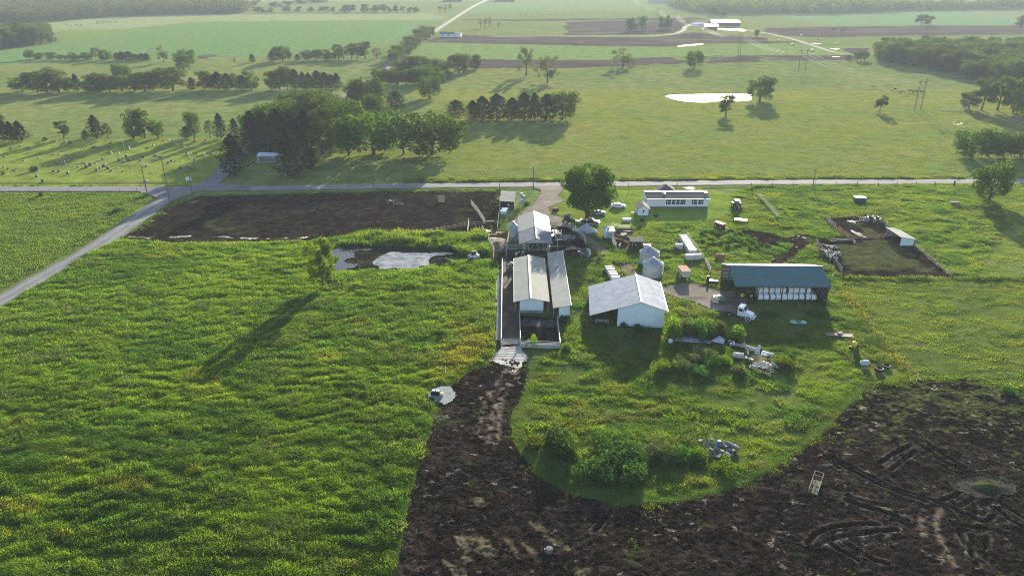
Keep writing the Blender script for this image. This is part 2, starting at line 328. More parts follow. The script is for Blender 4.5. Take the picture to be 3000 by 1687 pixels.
# colour regions (linear albedo) of the grass sheet
CEM = PM(('e',-400,60),('e',2575,-10),('e',2270,280),('e',2080,440),('e',1900,495),('e',-400,505))
YARDG = PM(('g',1090,500),('g',1380,245),('h',1480,225),('h',1680,320),('h',2040,330),('h',1990,640),('h',1650,750),('h',800,800),('h',560,860),('g',1780,880),('g',1400,720),('g',1090,640))
NWF = PM(('e',-300,560),('e',1400,555),('e',1560,610),('e',1200,870),('e',830,1110),('e',300,1430),('F',-200,840))
TALL = PM(('F',-260,880),('F',0,775),('e',480,1449),('e',900,1175),('e',1200,1042),('f',0,1060),('f',700,1025),('f',860,992),('f',2000,995),('f',2290,960),('f',2400,1230),('j',205,200),('j',170,960),('m',1060,280),('m',980,465),('m',640,690),('m',290,780),('m',230,900),('m',290,980),('F',1080,1080),('F',1060,1150),('F',1035,1230),('F',1008,1340),('F',990,1449),('F',970,1640),('F',-500,1640))
FARM = PM(('g',1330,900),('t',1000,700),('t',1280,560),('h',800,800),('h',1650,750),('h',1990,640),('h',2040,330),('i',30,140),('i',2080,120),('i',2480,440),('i',2100,980),('i',870,1005),('i',790,1040),('l',1000,310),('l',1480,920),('l',1000,950),('F',2130,1030),('F',2060,1100),('F',1990,1148),('F',1850,1225),('F',1700,1262),('F',1550,1268),('F',1430,1242),('F',1340,1187),('F',1292,1110),('F',1282,1050),('F',1315,1000),('F',1330,930),('j',835,1020),('j',940,600),('j',850,60),('s',1340,935),('s',1960,860),('s',1900,600))
RPAST = PM(('i',790,1010),('i',1900,1010),('i',2700,1010),('l',2800,-100),('l',2900,900),('l',2700,1000),('l',1500,930),('l',1000,320),('i',770,1000))
WHEAT_L = PM(('a',-200,560),('a',0,515),('a',600,430),('a',1200,340),('a',1700,262),('a',2100,225),('a',2575,222),('b',1000,205),('b',1880,212),('b',1650,262),('b',1420,420),('b',1150,480),('b',400,520),('b',0,570),('a',1900,590),('a',900,620),('a',-200,650))
WHEAT_M = PM(('c',0,450),('c',900,470),('c',1650,475),('c',2575,445),('d',700,470),('d',820,550),('c',2575,555),('c',1300,580),('c',960,600),('c',0,600),('b',1900,590),('b',1520,560),('b',1700,440))
WHEAT_T = PM(('c',0,20),('c',1300,20),('c',1500,100),('c',0,120),('b',2100,140),('b',2300,20))
WHEAT_R = PM(('d',500,150),('d',1800,105),('d',2575,190),('d',2575,258),('d',700,265),('d',0,150))
PALE_L = PM(('a',300,250),('a',1300,150),('a',2575,140),('b',0,145),('b',1900,135),('b',1900,200),('b',0,215),('a',2000,222),('a',1200,300),('a',450,330))
PALE_R = PM(('d',1800,100),('d',2900,100),('d',2900,200),('d',2400,185))
BRIGHT = PM(('a',500,300),('a',1600,290),('a',700,430))
def mixc(c, col, m): return c*(1-m[:, None])+np.array(col)[None, :]*m[:, None]
G_DRY = (.175, .205, .060); G_LUSH = (.060, .112, .018); G_MOW = (.200, .250, .040); G_WHEAT = (.120, .225, .075); G_PALE = (.27, .30, .14)
def grass_tint(x, y):
    """natural colour of the sward at ground points, before the small noise of the shader"""
    n1 = fbm(x/55, y/40, 3, 4); n2 = fbm(x/9, y/6, 11, 4); n3 = fbm(x/160, y/120, 5, 3)
    c = np.tile(np.array(G_DRY), (len(x), 1))
    c = mixc(c, (.140, .190, .055), sm(.42, .62, n1)); c = mixc(c, (.22, .215, .085), sm(.55, .75, n2)*.5); c = mixc(c, (.13, .19, .055), sm(.5, .7, n3)*.5)
    for poly, col, soft, amt in ((CEM, G_MOW, 3, .9), (NWF, (.075, .115, .026), 2, .9), (TALL, G_LUSH, 1.5, 1), (FARM, (.085, .115, .026), 2, .9), (YARDG, (.165, .245, .035), 1.5, 1), (RPAST, (.09, .118, .030), 2, .9),
                                 (WHEAT_L, G_WHEAT, 4, .9), (WHEAT_M, (.16, .25, .075), 4, .8), (WHEAT_T, (.16, .25, .105), 8, .8), (WHEAT_R, (.15, .25, .105), 8, .9), (PALE_L, G_PALE, 8, .8), (PALE_R, (.2, .21, .11), 8, .8), (BRIGHT, (.15, .23, .05), 10, .8)):
        c = mixc(c, col, sm(-soft, soft, sd_box(poly, x, y, soft+1))*amt)
    c = mixc(c, (.17, .185, .045), sm(.58, .74, fbm(x/14+50, y/9, 23, 3))*.55)
    c = mixc(c, (.17, .15, .06), sm(.68, .82, fbm(x/6+9, y/4, 31, 3))*.5)
    return c
TRACKS_GRASS = [PG('k', q) for q in ([(2575,740),(2500,830)],)]
RUTG = [PG('v', q) for q in ([(2575,790),(2400,960),(2150,1150),(1900,1300),(1500,1390),(1050,1350)], [(2575,960),(2420,1150),(2180,1330),(1900,1470)], [(2575,1120),(2400,1330),(2250,1449)])]
def lot_mask(x, y, pad=3.0):
    d = np.full(x.shape, -pad)
    for p in LOTS: d = np.maximum(d, sd_box(p, x, y, pad))
    return d
def road_dist(x, y):
    d = np.full(x.shape, 60.0); m = (y > 90) & (y < 1800)
    for L, k in ((ROAD_N, 0), (ROAD_S, 0), (ROAD_F, 0)):
        d[m] = np.minimum(d[m], pdist(L, x[m], y[m]))
    return d
PONDS = [POND_BIG, POND_A, POND_B]
def relief(x, y):
    far = np.clip((y-250)/500, 0, 1)
    z = (fbm(x/7, y/5, 2, 4)-.5)*.30+(fbm(x/60, y/60, 8, 2)-.5)*.5*(1-far)
    return z*np.clip((y-40)/20, 0, 1)
def build_ground():
    def axis(parts):
        out = []
        for a, b, s in parts: out.append(np.arange(a, b, s))
        return np.concatenate(out)
    ys = axis([(-200, 40, 20), (40, 70, 1), (70, 240, .55), (240, 420, 1.2), (420, 760, 3), (760, 1700, 9), (1700, 5001, 150)])
    xs = axis([(-3300, -900, 200), (-900, -400, 12), (-400, -170, 2.5), (-170, -85, 1.0), (-85, 115, .55), (115, 220, 1.0), (220, 460, 2.5), (460, 900, 12), (900, 3301, 200)])
    X, Y = np.meshgrid(xs, ys); x = X.ravel(); y = Y.ravel()
    z = relief(x, y)
    d = lot_mask(x, y); z = z-.45*sm(-.4, 1.0, d)
    rd = road_dist(x, y); k = sm(3.2, 5.5, rd); z = z*k-.10*(1-k); z = z-.35*np.exp(-((rd-6.2)/1.3)**2)*(y < 330)
    for p in (DRIVE, LANE, STRIP, APRON, PADW): z = z*1-(z+.10)*sm(-1.2, .2, sd_box(p, x, y, 3))
    td = np.full(x.shape, 30.); m = (y > 120) & (y < 215) & (x > 0) & (x < 60); td[m] = pdist(TRACK, x[m], y[m]); z = z-(z+.06)*(1-sm(1.6, 2.6, td))
    for p in PONDS: z = z-(z+.5)*sm(-2.5, 1.0, sd_box(p, x, y, 4))
    c = grass_tint(x, y)
    c = mixc(c, (.045, .078, .016), sm(-3.5, -1.5, d)*.8); c = mixc(c, (.025, .018, .013), sm(-1.0, .6, d)*.95)
    nx, ny = len(xs), len(ys); i = np.arange(nx*ny).reshape(ny, nx)
    q = np.stack([i[:-1, :-1], i[:-1, 1:], i[1:, 1:], i[1:, :-1]], -1).reshape(-1, 4)
    return npmesh('grassland', np.stack([x, y, z], 1), q, 4, {'tint': c}, smooth=True)
M_GRASS = ground_mat('sward', s1=1.1, s2=.16, amp=.5, bump=.35, dist=.25)
setting('grassland', build_ground(), M_GRASS)
def sheet(name, poly, m, z=.02, step=None, tint=None, zf=None, edge=.25, wet=None, kind='structure', seed=1):
    """a ground sheet: grid cells inside a polygon whose outline is roughened by noise"""
    lo = poly.min(0)-.5; hi = poly.max(0)+.5; step = step or 1.0
    xs = np.arange(lo[0], hi[0]+step, step); ys = np.arange(lo[1], hi[1]+step, step); X, Y = np.meshgrid(xs, ys); x = X.ravel(); y = Y.ravel()
    d = sdist(poly, x, y)+(fbm(x/1.6, y/1.6, seed, 3)-.5)*2*edge
    nx, ny = len(xs), len(ys); i = np.arange(nx*ny).reshape(ny, nx); q = np.stack([i[:-1, :-1], i[:-1, 1:], i[1:, 1:], i[1:, :-1]], -1).reshape(-1, 4)
    keep = (d[q] > -step*.5).all(1); q = q[keep]
    zz = np.full(x.shape, z) if zf is None else zf(x, y, d)+z
    at_ = {'tint': tint(x, y, d) if callable(tint) else np.tile(np.array(tint or (.2, .2, .2)), (len(x), 1))}
    if wet is not None: at_['wet'] = wet(x, y, d)
    used, inv = np.unique(q, return_inverse=True)
    return setting(name, npmesh(name, np.stack([x, y, zz], 1)[used], inv.reshape(q.shape), 4, {k: v[used] for k, v in at_.items()}, smooth=True), m, kind)
def ribbon(name, line, wd, m, z, tint, n=5):
    line = np.asarray(line); t = np.gradient(line, axis=0); t /= np.linalg.norm(t, axis=1)[:, None]; nrm = np.stack([-t[:, 1], t[:, 0]], 1)
    L = np.concatenate([[0], np.cumsum(np.linalg.norm(np.diff(line, axis=0), axis=1))]); V = []; T = []
    M_ = max(2, int(L[-1]/1.2)); s = np.linspace(0, L[-1], M_); lx = np.interp(s, L, line[:, 0]); ly = np.interp(s, L, line[:, 1]); qx = np.interp(s, L, nrm[:, 0]); qy = np.interp(s, L, nrm[:, 1])
    offs = np.linspace(-.5, .5, n)
    for k, o in enumerate(offs):
        wob = (fbm(s/2.5, np.full_like(s, k*3.0), 41, 3)-.5)*.9 if k in (0, n-1) else 0
        ww = wd*o+wob; V.append(np.stack([lx+qx*ww, ly+qy*ww, np.full_like(s, z+(.05 if k not in (0, n-1) else -.03))], 1))
        T.append(tint(lx+qx*ww, ly+qy*ww, np.full_like(s, o)))
    V = np.concatenate(V); T = np.concatenate(T); i = np.arange(n*M_).reshape(n, M_)
    q = np.stack([i[:-1, :-1], i[:-1, 1:], i[1:, 1:], i[1:, :-1]], -1).reshape(-1, 4)
    return setting(name, npmesh(name, V, q, 4, {'tint': T}, smooth=True), m)
M_ROAD = ground_mat('road surface', rough=.9, s1=2.5, s2=.25, amp=.2, bump=.2, dist=.03, spec=.12)
def road_tint(x, y, o):
    c = np.tile(np.array((.165, .165, .170)), (len(x), 1)); c = mixc(c, (.12, .118, .115), sm(.5, .75, fbm(x/5, y/5, 61, 3))*.6)
    c = mixc(c, (.26, .25, .24), np.exp(-((np.abs(o)-.2)/.09)**2)*.7); return mixc(c, (.13, .13, .09), sm(.4, .5, np.abs(o))*.8)
ribbon('country_road', ROAD_N, ROADW, M_ROAD, .05, road_tint, n=11)
ribbon('side_road', ROAD_S, 6.0, M_ROAD, .062, road_tint, n=11)
ribbon('far_road', ROAD_F, 6.4, M_ROAD, .04, lambda x, y, o: np.tile(np.array((.125, .115, .105)), (len(x), 1)))
JUNC = PM(('e',1380,552),('e',1480,505),('e',1920,500),('e',2080,440),('e',2200,330),('e',2310,330),('e',2215,470),('f',-60,500),('f',-60,545),('e',2020,548),('e',1720,655),('e',1560,612))
sheet('road_junction', JUNC, M_ROAD, .12, .8, lambda x, y, d: road_tint(x, y, np.zeros_like(x)), edge=.15)
M_GRAVEL = ground_mat('gravel', rough=.95, s1=3.0, s2=.35, amp=.28, bump=.4, dist=.06, spec=.03)
def gravel_tint(x, y, d):
    c = np.tile(np.array((.185, .155, .13)), (len(x), 1)); c = mixc(c, (.10, .075, .058), sm(.48, .7, fbm(x/4, y/3, 71, 4))*.8); return mixc(c, (.25, .235, .215), sm(.5, .7, fbm(x/7+4, y/5, 75, 3))*.6)
sheet('driveway', DRIVE, M_GRAVEL, .05, .5, gravel_tint, edge=.5)
sheet('farm_lane', LANE, M_GRAVEL, .05, .5, gravel_tint, edge=.6)
ribbon('dirt_track', TRACK, 3.0, M_GRAVEL, .03, lambda x, y, o: mixc(np.tile(np.array((.15, .115, .085)), (len(x), 1)), (.10, .11, .035), np.exp(-(o/.1)**2)*.8), n=7)
M_CONC = ground_mat('old concrete', rough=.8, s1=2.0, s2=.5, amp=.28, bump=.15, dist=.03, spec=.1)
sheet('concrete_strip', STRIP, M_CONC, .10, .4, (.24, .24, .225), edge=.1)
sheet('concrete_apron', APRON, M_CONC, .10, .3, lambda x, y, d: mixc(np.tile(np.array((.40, .375, .335)), (len(x), 1)), (.16, .11, .08), sm(.58, .76, fbm(x/1.2, y/1.2, 81, 4))*.8), edge=.35)
sheet('concrete_pad', PADW, M_CONC, .10, .25, lambda x, y, d: mixc(np.tile(np.array((.22, .235, .24)), (len(x), 1)), (.09, .07, .055), sm(.55, .75, fbm(x/1.1, y/.9, 83, 4))*.8), edge=.5)
# muddy lots: churned soil with ruts and puddles
RUTS = [PG('o', q) for q in ([(1430,130),(1250,230),(1120,320)],[(1490,190),(1330,310),(1230,380)],[(1500,110),(1700,260),(1900,370)],[(1620,130),(1800,250),(1980,360)],[(640,240),(1000,430),(1250,560),(1550,650),(1800,740),(2100,880),(2200,900),(2270,840)],[(740,330),(1050,500),(1300,600),(1600,700)],[(800,640),(1000,700),(1300,770)],[(780,690),(1000,760),(1300,850),(1400,890)],[(400,1120),(470,1030),(650,960),(900,930),(1100,930)],[(520,1150),(600,1100),(800,1050),(1100,1000),(1300,990)],[(620,1140),(800,1230),(900,1290)],[(740,1100),(900,1190),(1050,1280),(1200,1330)],[(1850,900),(2000,1150),(2100,1350)],[(2050,1040),(2050,1250)],[(2200,1050),(2190,1280)],[(1960,560),(1880,650),(1740,690)],[(2120,620),(1950,740)],[(2300,760),(2450,900),(2575,960)],[(2330,700),(2500,820),(2620,900)],[(1900,930),(2150,960),(2400,1020)],[(-1200,300),(-1500,700),(-1750,1000)])]
RIDGES = [PG('o', q) for q in ([(1740,780),(1680,900),(1720,1050),(1800,1220),(1950,1449)],[(1560,770),(1540,950),(1560,1050)],[(800,620),(1000,680),(1350,850)],[(560,1140),(700,1100),(1000,1040),(1250,1040)])]+[PG('m', q) for q in ([(1300,610),(1230,760),(1160,900),(1120,1100),(1100,1420)], [(1230,560),(1080,760),(960,960),(900,1200),(880,1420)], [(1340,560),(1290,720),(1180,860),(1060,1060),(1030,1300)], [(1270,600),(1180,760),(1090,950),(1010,1180),(990,1420)],[(990,850),(960,980),(900,1080)])]
PALEMUD = [PG('p', q) for q in ([(800,760),(1000,770),(960,870),(920,920),(850,850)],[(1050,770),(1120,810),(1190,880),(1225,945),(1130,960),(1010,900)],[(1000,370),(1050,390),(1090,460),(1010,440)],[(1540,600),(1640,650),(1780,770),(1960,880),(1800,840),(1600,690)],[(1480,830),(1630,930),(1560,930)],[(690,1010),(860,1100),(960,1180),(860,1200)],[(860,960),(970,990),(900,1030)],[(2020,1090),(2160,1080),(2100,1170),(2000,1170)],[(1310,790),(1400,880),(1440,990)])]
M_MUD = ground_mat('churned mud', rough=.95, s1=3.4, s2=.35, amp=.85, bump=1.0, dist=.35, spec=.05, wet=True)
PUDS = (('q',1050,520,.9,2.2,.10),('q',1180,590,.9,.8,.10),('q',930,240,.8,1.4,.10),('q',800,740,2.0,.45,.10),('q',950,700,.5,.9,.10),('q',850,70,.6,.6,.10),('r',400,1170,1.1,.7,.14),('s',1280,500,.9,.5,.16),('s',1450,505,.5,.3,.16),('s',1390,905,.5,.35,.16),('t',1500,700,.8,1.1,.14),('t',1600,630,.8,.5,.14),('j',30,780,1.1,1.3,.10),('o',600,335,.6,.35,.10),('o',715,385,.35,.25,.10),('i',500,635,.5,.5,.10),('i',450,620,.3,.4,.10),('h',1390,270,2.1,1.3,.12),('d',675,495,3,4,.1),('d',680,574,2.6,2,.1),('d',1920,1245,3.5,2.6,.1),('c',2020,180,10,7,.1),('d',485,443,3,3,.1),('f',2300,1235,2.2,.5,.12),('i',1000,480,.5,.3,.10))
PUDXY = [(*at(p[0], p[1], p[2]), p[3], p[4]) for p in PUDS]
def mud_z(x, y, d):
    z = (fbm(x/.6, y/.6, 91, 4)-.5)*.28+(vn(x/.34, y/.30, 93)-.5)*.16+(fbm(x/5, y/4, 95, 3)-.5)*.35-.12*sm(.6, 0, d)
    for L in RUTS:
        lo = L.min(0)-2; hi = L.max(0)+2; m = (x > lo[0]) & (x < hi[0]) & (y > lo[1]) & (y < hi[1])
        if m.any():
            p = pdist(L, x[m], y[m]); z[m] += (-.26*np.exp(-(p/.24)**2)+.12*np.exp(-((p-.5)/.2)**2))*sm(.05, .35, fbm(x[m]/1.5, y[m]/1.5, 97, 3))
    z = z*np.clip(.4+d, 0, 1)
    for px_, py_, rx_, ry_ in PUDXY:
        m = (np.abs(x-px_) < rx_*3+2) & (np.abs(y-py_) < ry_*3+2)
        if m.any(): k = np.hypot((x[m]-px_)/(rx_+.3), (y[m]-py_)/(ry_+.3)); k = sm(1.9, .9, k); z[m] = z[m]*(1-k)-.06*k
    return z
def mud_tint(x, y, d, green=.0, gs=9.0):
    c = np.tile(np.array((.0155, .0108, .0090)), (len(x), 1)); n = fbm(x/1.1, y/.8, 101, 4); c = mixc(c, (.034, .0245, .020), sm(.45, .65, fbm(x/7+2, y/5, 103, 4))*.75)
    c = mixc(c, (.009, .0065, .006), sm(.5, .3, n)*.8); c = mixc(c, (.042, .031, .026), sm(.55, .72, fbm(x/.9+3, y/.7, 105, 5))*.75); c = mixc(c, (.085, .066, .048), sm(.66, .82, fbm(x/.7, y/.5, 111, 5))*.5)
    for L in RUTS:
        lo = L.min(0)-2; hi = L.max(0)+2; m = (x > lo[0]) & (x < hi[0]) & (y > lo[1]) & (y < hi[1])
        if m.any():
            k = np.zeros(x.shape); k[m] = np.exp(-(pdist(L, x[m], y[m])/.3)**2); c = mixc(c, (.009, .007, .0065), k*.8); k = np.zeros(x.shape); k[m] = np.exp(-((pdist(L, x[m], y[m])-.55)/.17)**2)*sm(.42, .62, fbm(x[m]*1.3, y[m]*1.3, 187, 3)); c = mixc(c, (.095, .078, .064), k*.75)
    for L in RIDGES:
        lo = L.min(0)-2; hi = L.max(0)+2; m = (x > lo[0]) & (x < hi[0]) & (y > lo[1]) & (y < hi[1])
        if m.any():
            k = np.zeros(x.shape); k[m] = np.exp(-(pdist(L, x[m], y[m])/.45)**2)*sm(.3, .55, vn(x[m]*1.5, y[m]*1.5, 7)); c = mixc(c, (.17, .13, .098), k*.85)
    for P_ in PALEMUD:
        k = sm(-.35, .15, sd_box(P_, x, y, 2)+(fbm(x/.7, y/.7, 115, 3)-.5)*.9); c = mixc(c, (.135, .11, .066), k*.85)
    if green: c = mixc(c, (.06, .085, .022), sm(1-green, 1-green+.18, fbm(x/gs, y/(gs*.7), 121, 5))*.85)
    return c
def mud_wet(x, y, d): return sm(.60, .82, fbm(x/1.3+7, y/.9, 131, 4))*.40
def upper_tint(x, y, d): return mud_tint(x, y, d, .33, 12)
def upper_wet(x, y, d):
    e = PM(('e',1300,1010),('e',1500,1020),('e',2100,1000),('e',2575,1030),('f',500,1015)); return np.maximum(mud_wet(x, y, d)*.8, np.exp(-(pdist(e, x, y)/.7)**2)*sm(.4, .6, fbm(x/2, y/2, 133, 3)))
sheet('mud_lot', LOT_LOW, M_MUD, .02, .17, lambda x, y, d: mixc(mud_tint(x, y, d, .30, 5), (.085, .10, .032), sm(.50, .66, fbm(x/1.5, y/1.0, 141, 5)-.016*(np.clip(98-y, -5, 14))+.004*np.clip(x-60, -12, 12))*sm(38, 52, x)*sm(80, 90, y)*.75), mud_z, .9, mud_wet, seed=4)
sheet('upper_mud_lot', LOT_UP, M_MUD, .03, .45, upper_tint, mud_z, .8, upper_wet, seed=5)
sheet('calf_lot', LOT_CALF, M_MUD, .03, .4, lambda x, y, d: mixc(mud_tint(x, y, d), (.085, .10, .034), sm(.0, 2.2, np.where(y < 177, d-2.6, d-5.0)+(fbm(x/2.5, y/2, 145, 4)-.5)*6)*.75), mud_z, .5, lambda x, y, d: mud_wet(x, y, d)*sm(3, 1, d), seed=6)
sheet('barn_lot', LOT_BARN, M_MUD, .05, .35, lambda x, y, d: mixc(mud_tint(x, y, d), (.07, .055, .044), sm(.5, .7, fbm(x/3, y/3, 147, 3))*.6), mud_z, .3, lambda x, y, d: sm(.58, .7, fbm(x/3, y/2, 149, 3))*.75, seed=7)
sheet('feed_alley', ALLEY, M_CONC, .10, .4, lambda x, y, d: mixc(np.tile(np.array((.045, .036, .030)), (len(x), 1)), (.12, .085, .055), sm(.45, .7, fbm(x/2, y/4, 151, 4))*.7), edge=.1)
sheet('cattle_yard', YARD, M_MUD, .06, .3, lambda x, y, d: mixc(mud_tint(x, y, d), (.10, .105, .095), sm(.6, -.6, pdist(PG('j', [(470,780),(800,790)]), x, y)-1.5+(fbm(x, y, 153, 3)-.5)*1.5)), mud_z, .1, mud_wet, seed=8)
sheet('pond_basin', BASIN, M_MUD, -.1, .4, lambda x, y, d: mixc(mud_tint(x, y, d), (.055, .065, .03), sm(.4, .6, fbm(x/4, y/2, 157, 3))*.6), lambda x, y, d: (fbm(x/2, y/2, 159, 3)-.5)*.25, .4, mud_wet, seed=9)
sheet('garden_soil', GARDEN, M_MUD, .04, .5, lambda x, y, d: mud_tint(x, y, d, .35, 4), mud_z, .9, lambda x, y, d: x*0, seed=10)
sheet('rutted_ground', RUTMUD, M_MUD, .03, .5, lambda x, y, d: mud_tint(x, y, d, .45, 3), lambda x, y, d: (fbm(x, y, 9, 3)-.5)*.12, .9, mud_wet, seed=11)
sheet('pen_ground', PENS, M_MUD, .05, .4, lambda x, y, d: mixc(mud_tint(x, y, d), (.20, .16, .115), sm(.48, .62, fbm(x/2, y/1.6, 163, 3))*.8), mud_z, .4, mud_wet, seed=12)
# ponds and puddles
M_WATER = water_mat('still water', (.03, .034, .034), .02, .012, .35)
M_SCUM = water_mat('scummy water', (.24, .25, .245), .14, .03, .8, (.085, .075, .06))
def flat(name, poly, m, z):
    c = poly.mean(0); V = [(p[0], p[1], z) for p in poly]
    bm = bmesh.new(); vs = [bm.verts.new(p) for p in V]; f = bm.faces.new(vs); bmesh.ops.triangulate(bm, faces=[f]); 
    me = bpy.data.meshes.new(name); bmesh.ops.recalc_face_normals(bm, faces=bm.faces)
    if bm.faces[:][0].normal.z < 0: bmesh.ops.reverse_faces(bm, faces=bm.faces)
    bm.to_mesh(me); bm.free(); return setting(name, me, m)
flat('pond_water', POND_BIG, M_WATER, -.12); sheet('lagoon_water', POND_A, M_WATER, .06, .25, edge=.9, seed=21); sheet('lagoon_water', POND_B, M_SCUM, .06, .25, edge=.9, seed=22)
def puddle(c, u, v, rx, ry, z=.06, seed=0, name='puddle_water'):
    x, y = at(c, u, v); r = np.random.default_rng(seed+int(u)); n = 22; a = np.linspace(0, 2*math.pi, n, endpoint=False)
    k = 1+.28*np.sin(2*a+r.random()*6)+.2*np.sin(3*a+r.random()*6)+.12*np.sin(5*a+r.random()*6)
    return flat(name, np.stack([x+rx*k*np.cos(a), y+ry*k*np.sin(a)], 1), M_WATER, z)
for c, u, v, rx, ry, z in PUDS:
    puddle(c, u, v, rx, ry, z)
flat('flooded_ground', smooth_poly(PG('c', [(1660,470),(1740,455),(1905,443),(1910,450),(1780,466)])), M_WATER, .12)
flat('flooded_yard', smooth_poly(PG('c', [(2070,290),(2130,280),(2230,278),(2345,305),(2330,318),(2200,310),(2080,298)])), M_WATER, .12)
# ploughed fields and tracks beyond
M_PLOUGH = ground_mat('ploughed soil', rough=.95, s1=.5, s2=.03, amp=.3, bump=.4, dist=.2, spec=.0)
def plough_tint(x, y, d):
    c = np.tile(np.array((.070, .053, .048)), (len(x), 1)); c = mixc(c, (.105, .086, .075), sm(.5, .7, fbm(x/30, y/9, 171, 4))*.7); return mixc(c, (.12, .135, .055), sm(.6, .75, fbm(x/40, y/16, 175, 3))*.6)
for nm, pg in (('ploughed_strip', PM(('b',1930,596),('b',2300,600),('c',0,606),('c',480,606),('c',960,606),('c',1300,586),('c',2000,566),('c',2575,556),('d',0,560),('d',820,560),('d',1010,592),('d',830,604),('d',0,622),('c',1900,641),('c',1270,661),('c',640,686),('c',0,690),('b',2200,690),('b',2250,640))),
               ('ploughed_strip', PM(('b',1690,428),('b',1780,390),('b',2050,357),('c',0,369),('c',900,377),('c',1400,380),('c',1820,328),('c',2100,352),('c',2575,384),('c',2575,438),('c',1920,441),('c',1650,470),('c',800,466),('c',0,446),('b',2200,440))),
               ('ploughed_field', PM(('c',545,226),('c',1000,212),('c',1750,205),('c',1860,215),('c',1780,245),('c',1730,262),('c',1720,300),('c',1640,332),('c',1300,355),('c',540,358))),
               ('ploughed_strip', PM(('b',2080,200),('c',0,197),('c',700,190),('c',1300,186),('c',1900,181),('c',1950,203),('c',1100,206),('c',500,212),('c',0,216),('b',2080,207))),
               ('ploughed_field', PM(('d',-40,284),('d',600,272),('d',1500,262),('d',3200,262),('d',3200,345),('d',1400,362),('d',600,381),('d',340,372),('d',-40,352))),
               ('ploughed_strip', PM(('d',720,490),('d',1015,486),('d',1015,555),('d',860,552))), ('ploughed_strip', PM(('d',-40,420),('d',260,415),('d',300,428),('d',-40,440))), ('ploughed_patch', PM(('a',1990,560),('a',2160,545),('a',2200,565),('a',2080,590),('a',1980,605)))):
    sheet(nm, pg, M_PLOUGH, .08, 2.5 if pg[:, 1].mean() < 800 else 6, plough_tint, edge=1.5)
for nm, ln, wd in (('farm_track', PM(('c',-200,372),('c',600,366),('c',1300,366),('c',1600,350),('c',1720,310),('c',1740,275),('c',1790,258),('c',1850,252)), 5), ('farm_track', PM(('c',2340,300),('c',2575,340),('d',100,362),('d',250,398),('d',450,460),('d',650,525),('d',800,550)), 4.5)):
    ribbon(nm, smooth_line(ln, 6), wd, M_GRAVEL, .12, lambda x, y, o: np.tile(np.array((.14, .125, .11)), (len(x), 1)))

def ring(c, u, v, rx, ry, x, y): q = at(c, u, v); return np.hypot((x-q[0])/rx, (y-q[1])/ry)
_c = at('o', 2190, 560); _a = np.linspace(0, 2*math.pi, 40, endpoint=False)
sheet('straw_litter', np.stack([_c[0]+4.6*np.cos(_a)*(1+.12*np.sin(3*_a)), _c[1]+2.3*np.sin(_a)*(1+.15*np.sin(2*_a+1))], 1), M_MUD, .16, .2, lambda x, y, d: mixc(mixc(np.tile(np.array((.062, .053, .044)), (len(x), 1)), (.018, .024, .02), sm(.46, .62, fbm(x/.8, y/.5, 181, 4))), (.045, .07, .022), sm(1.0, .75, np.hypot((x-_c[0])/2.2, (y-_c[1])/.9))), lambda x, y, d: .55*np.exp(-np.hypot((x-_c[0])/1.9, (y-_c[1])/.75)**2)+(fbm(x, y, 183, 3)-.5)*.16, 1.4, lambda x, y, d: x*0, seed=13)
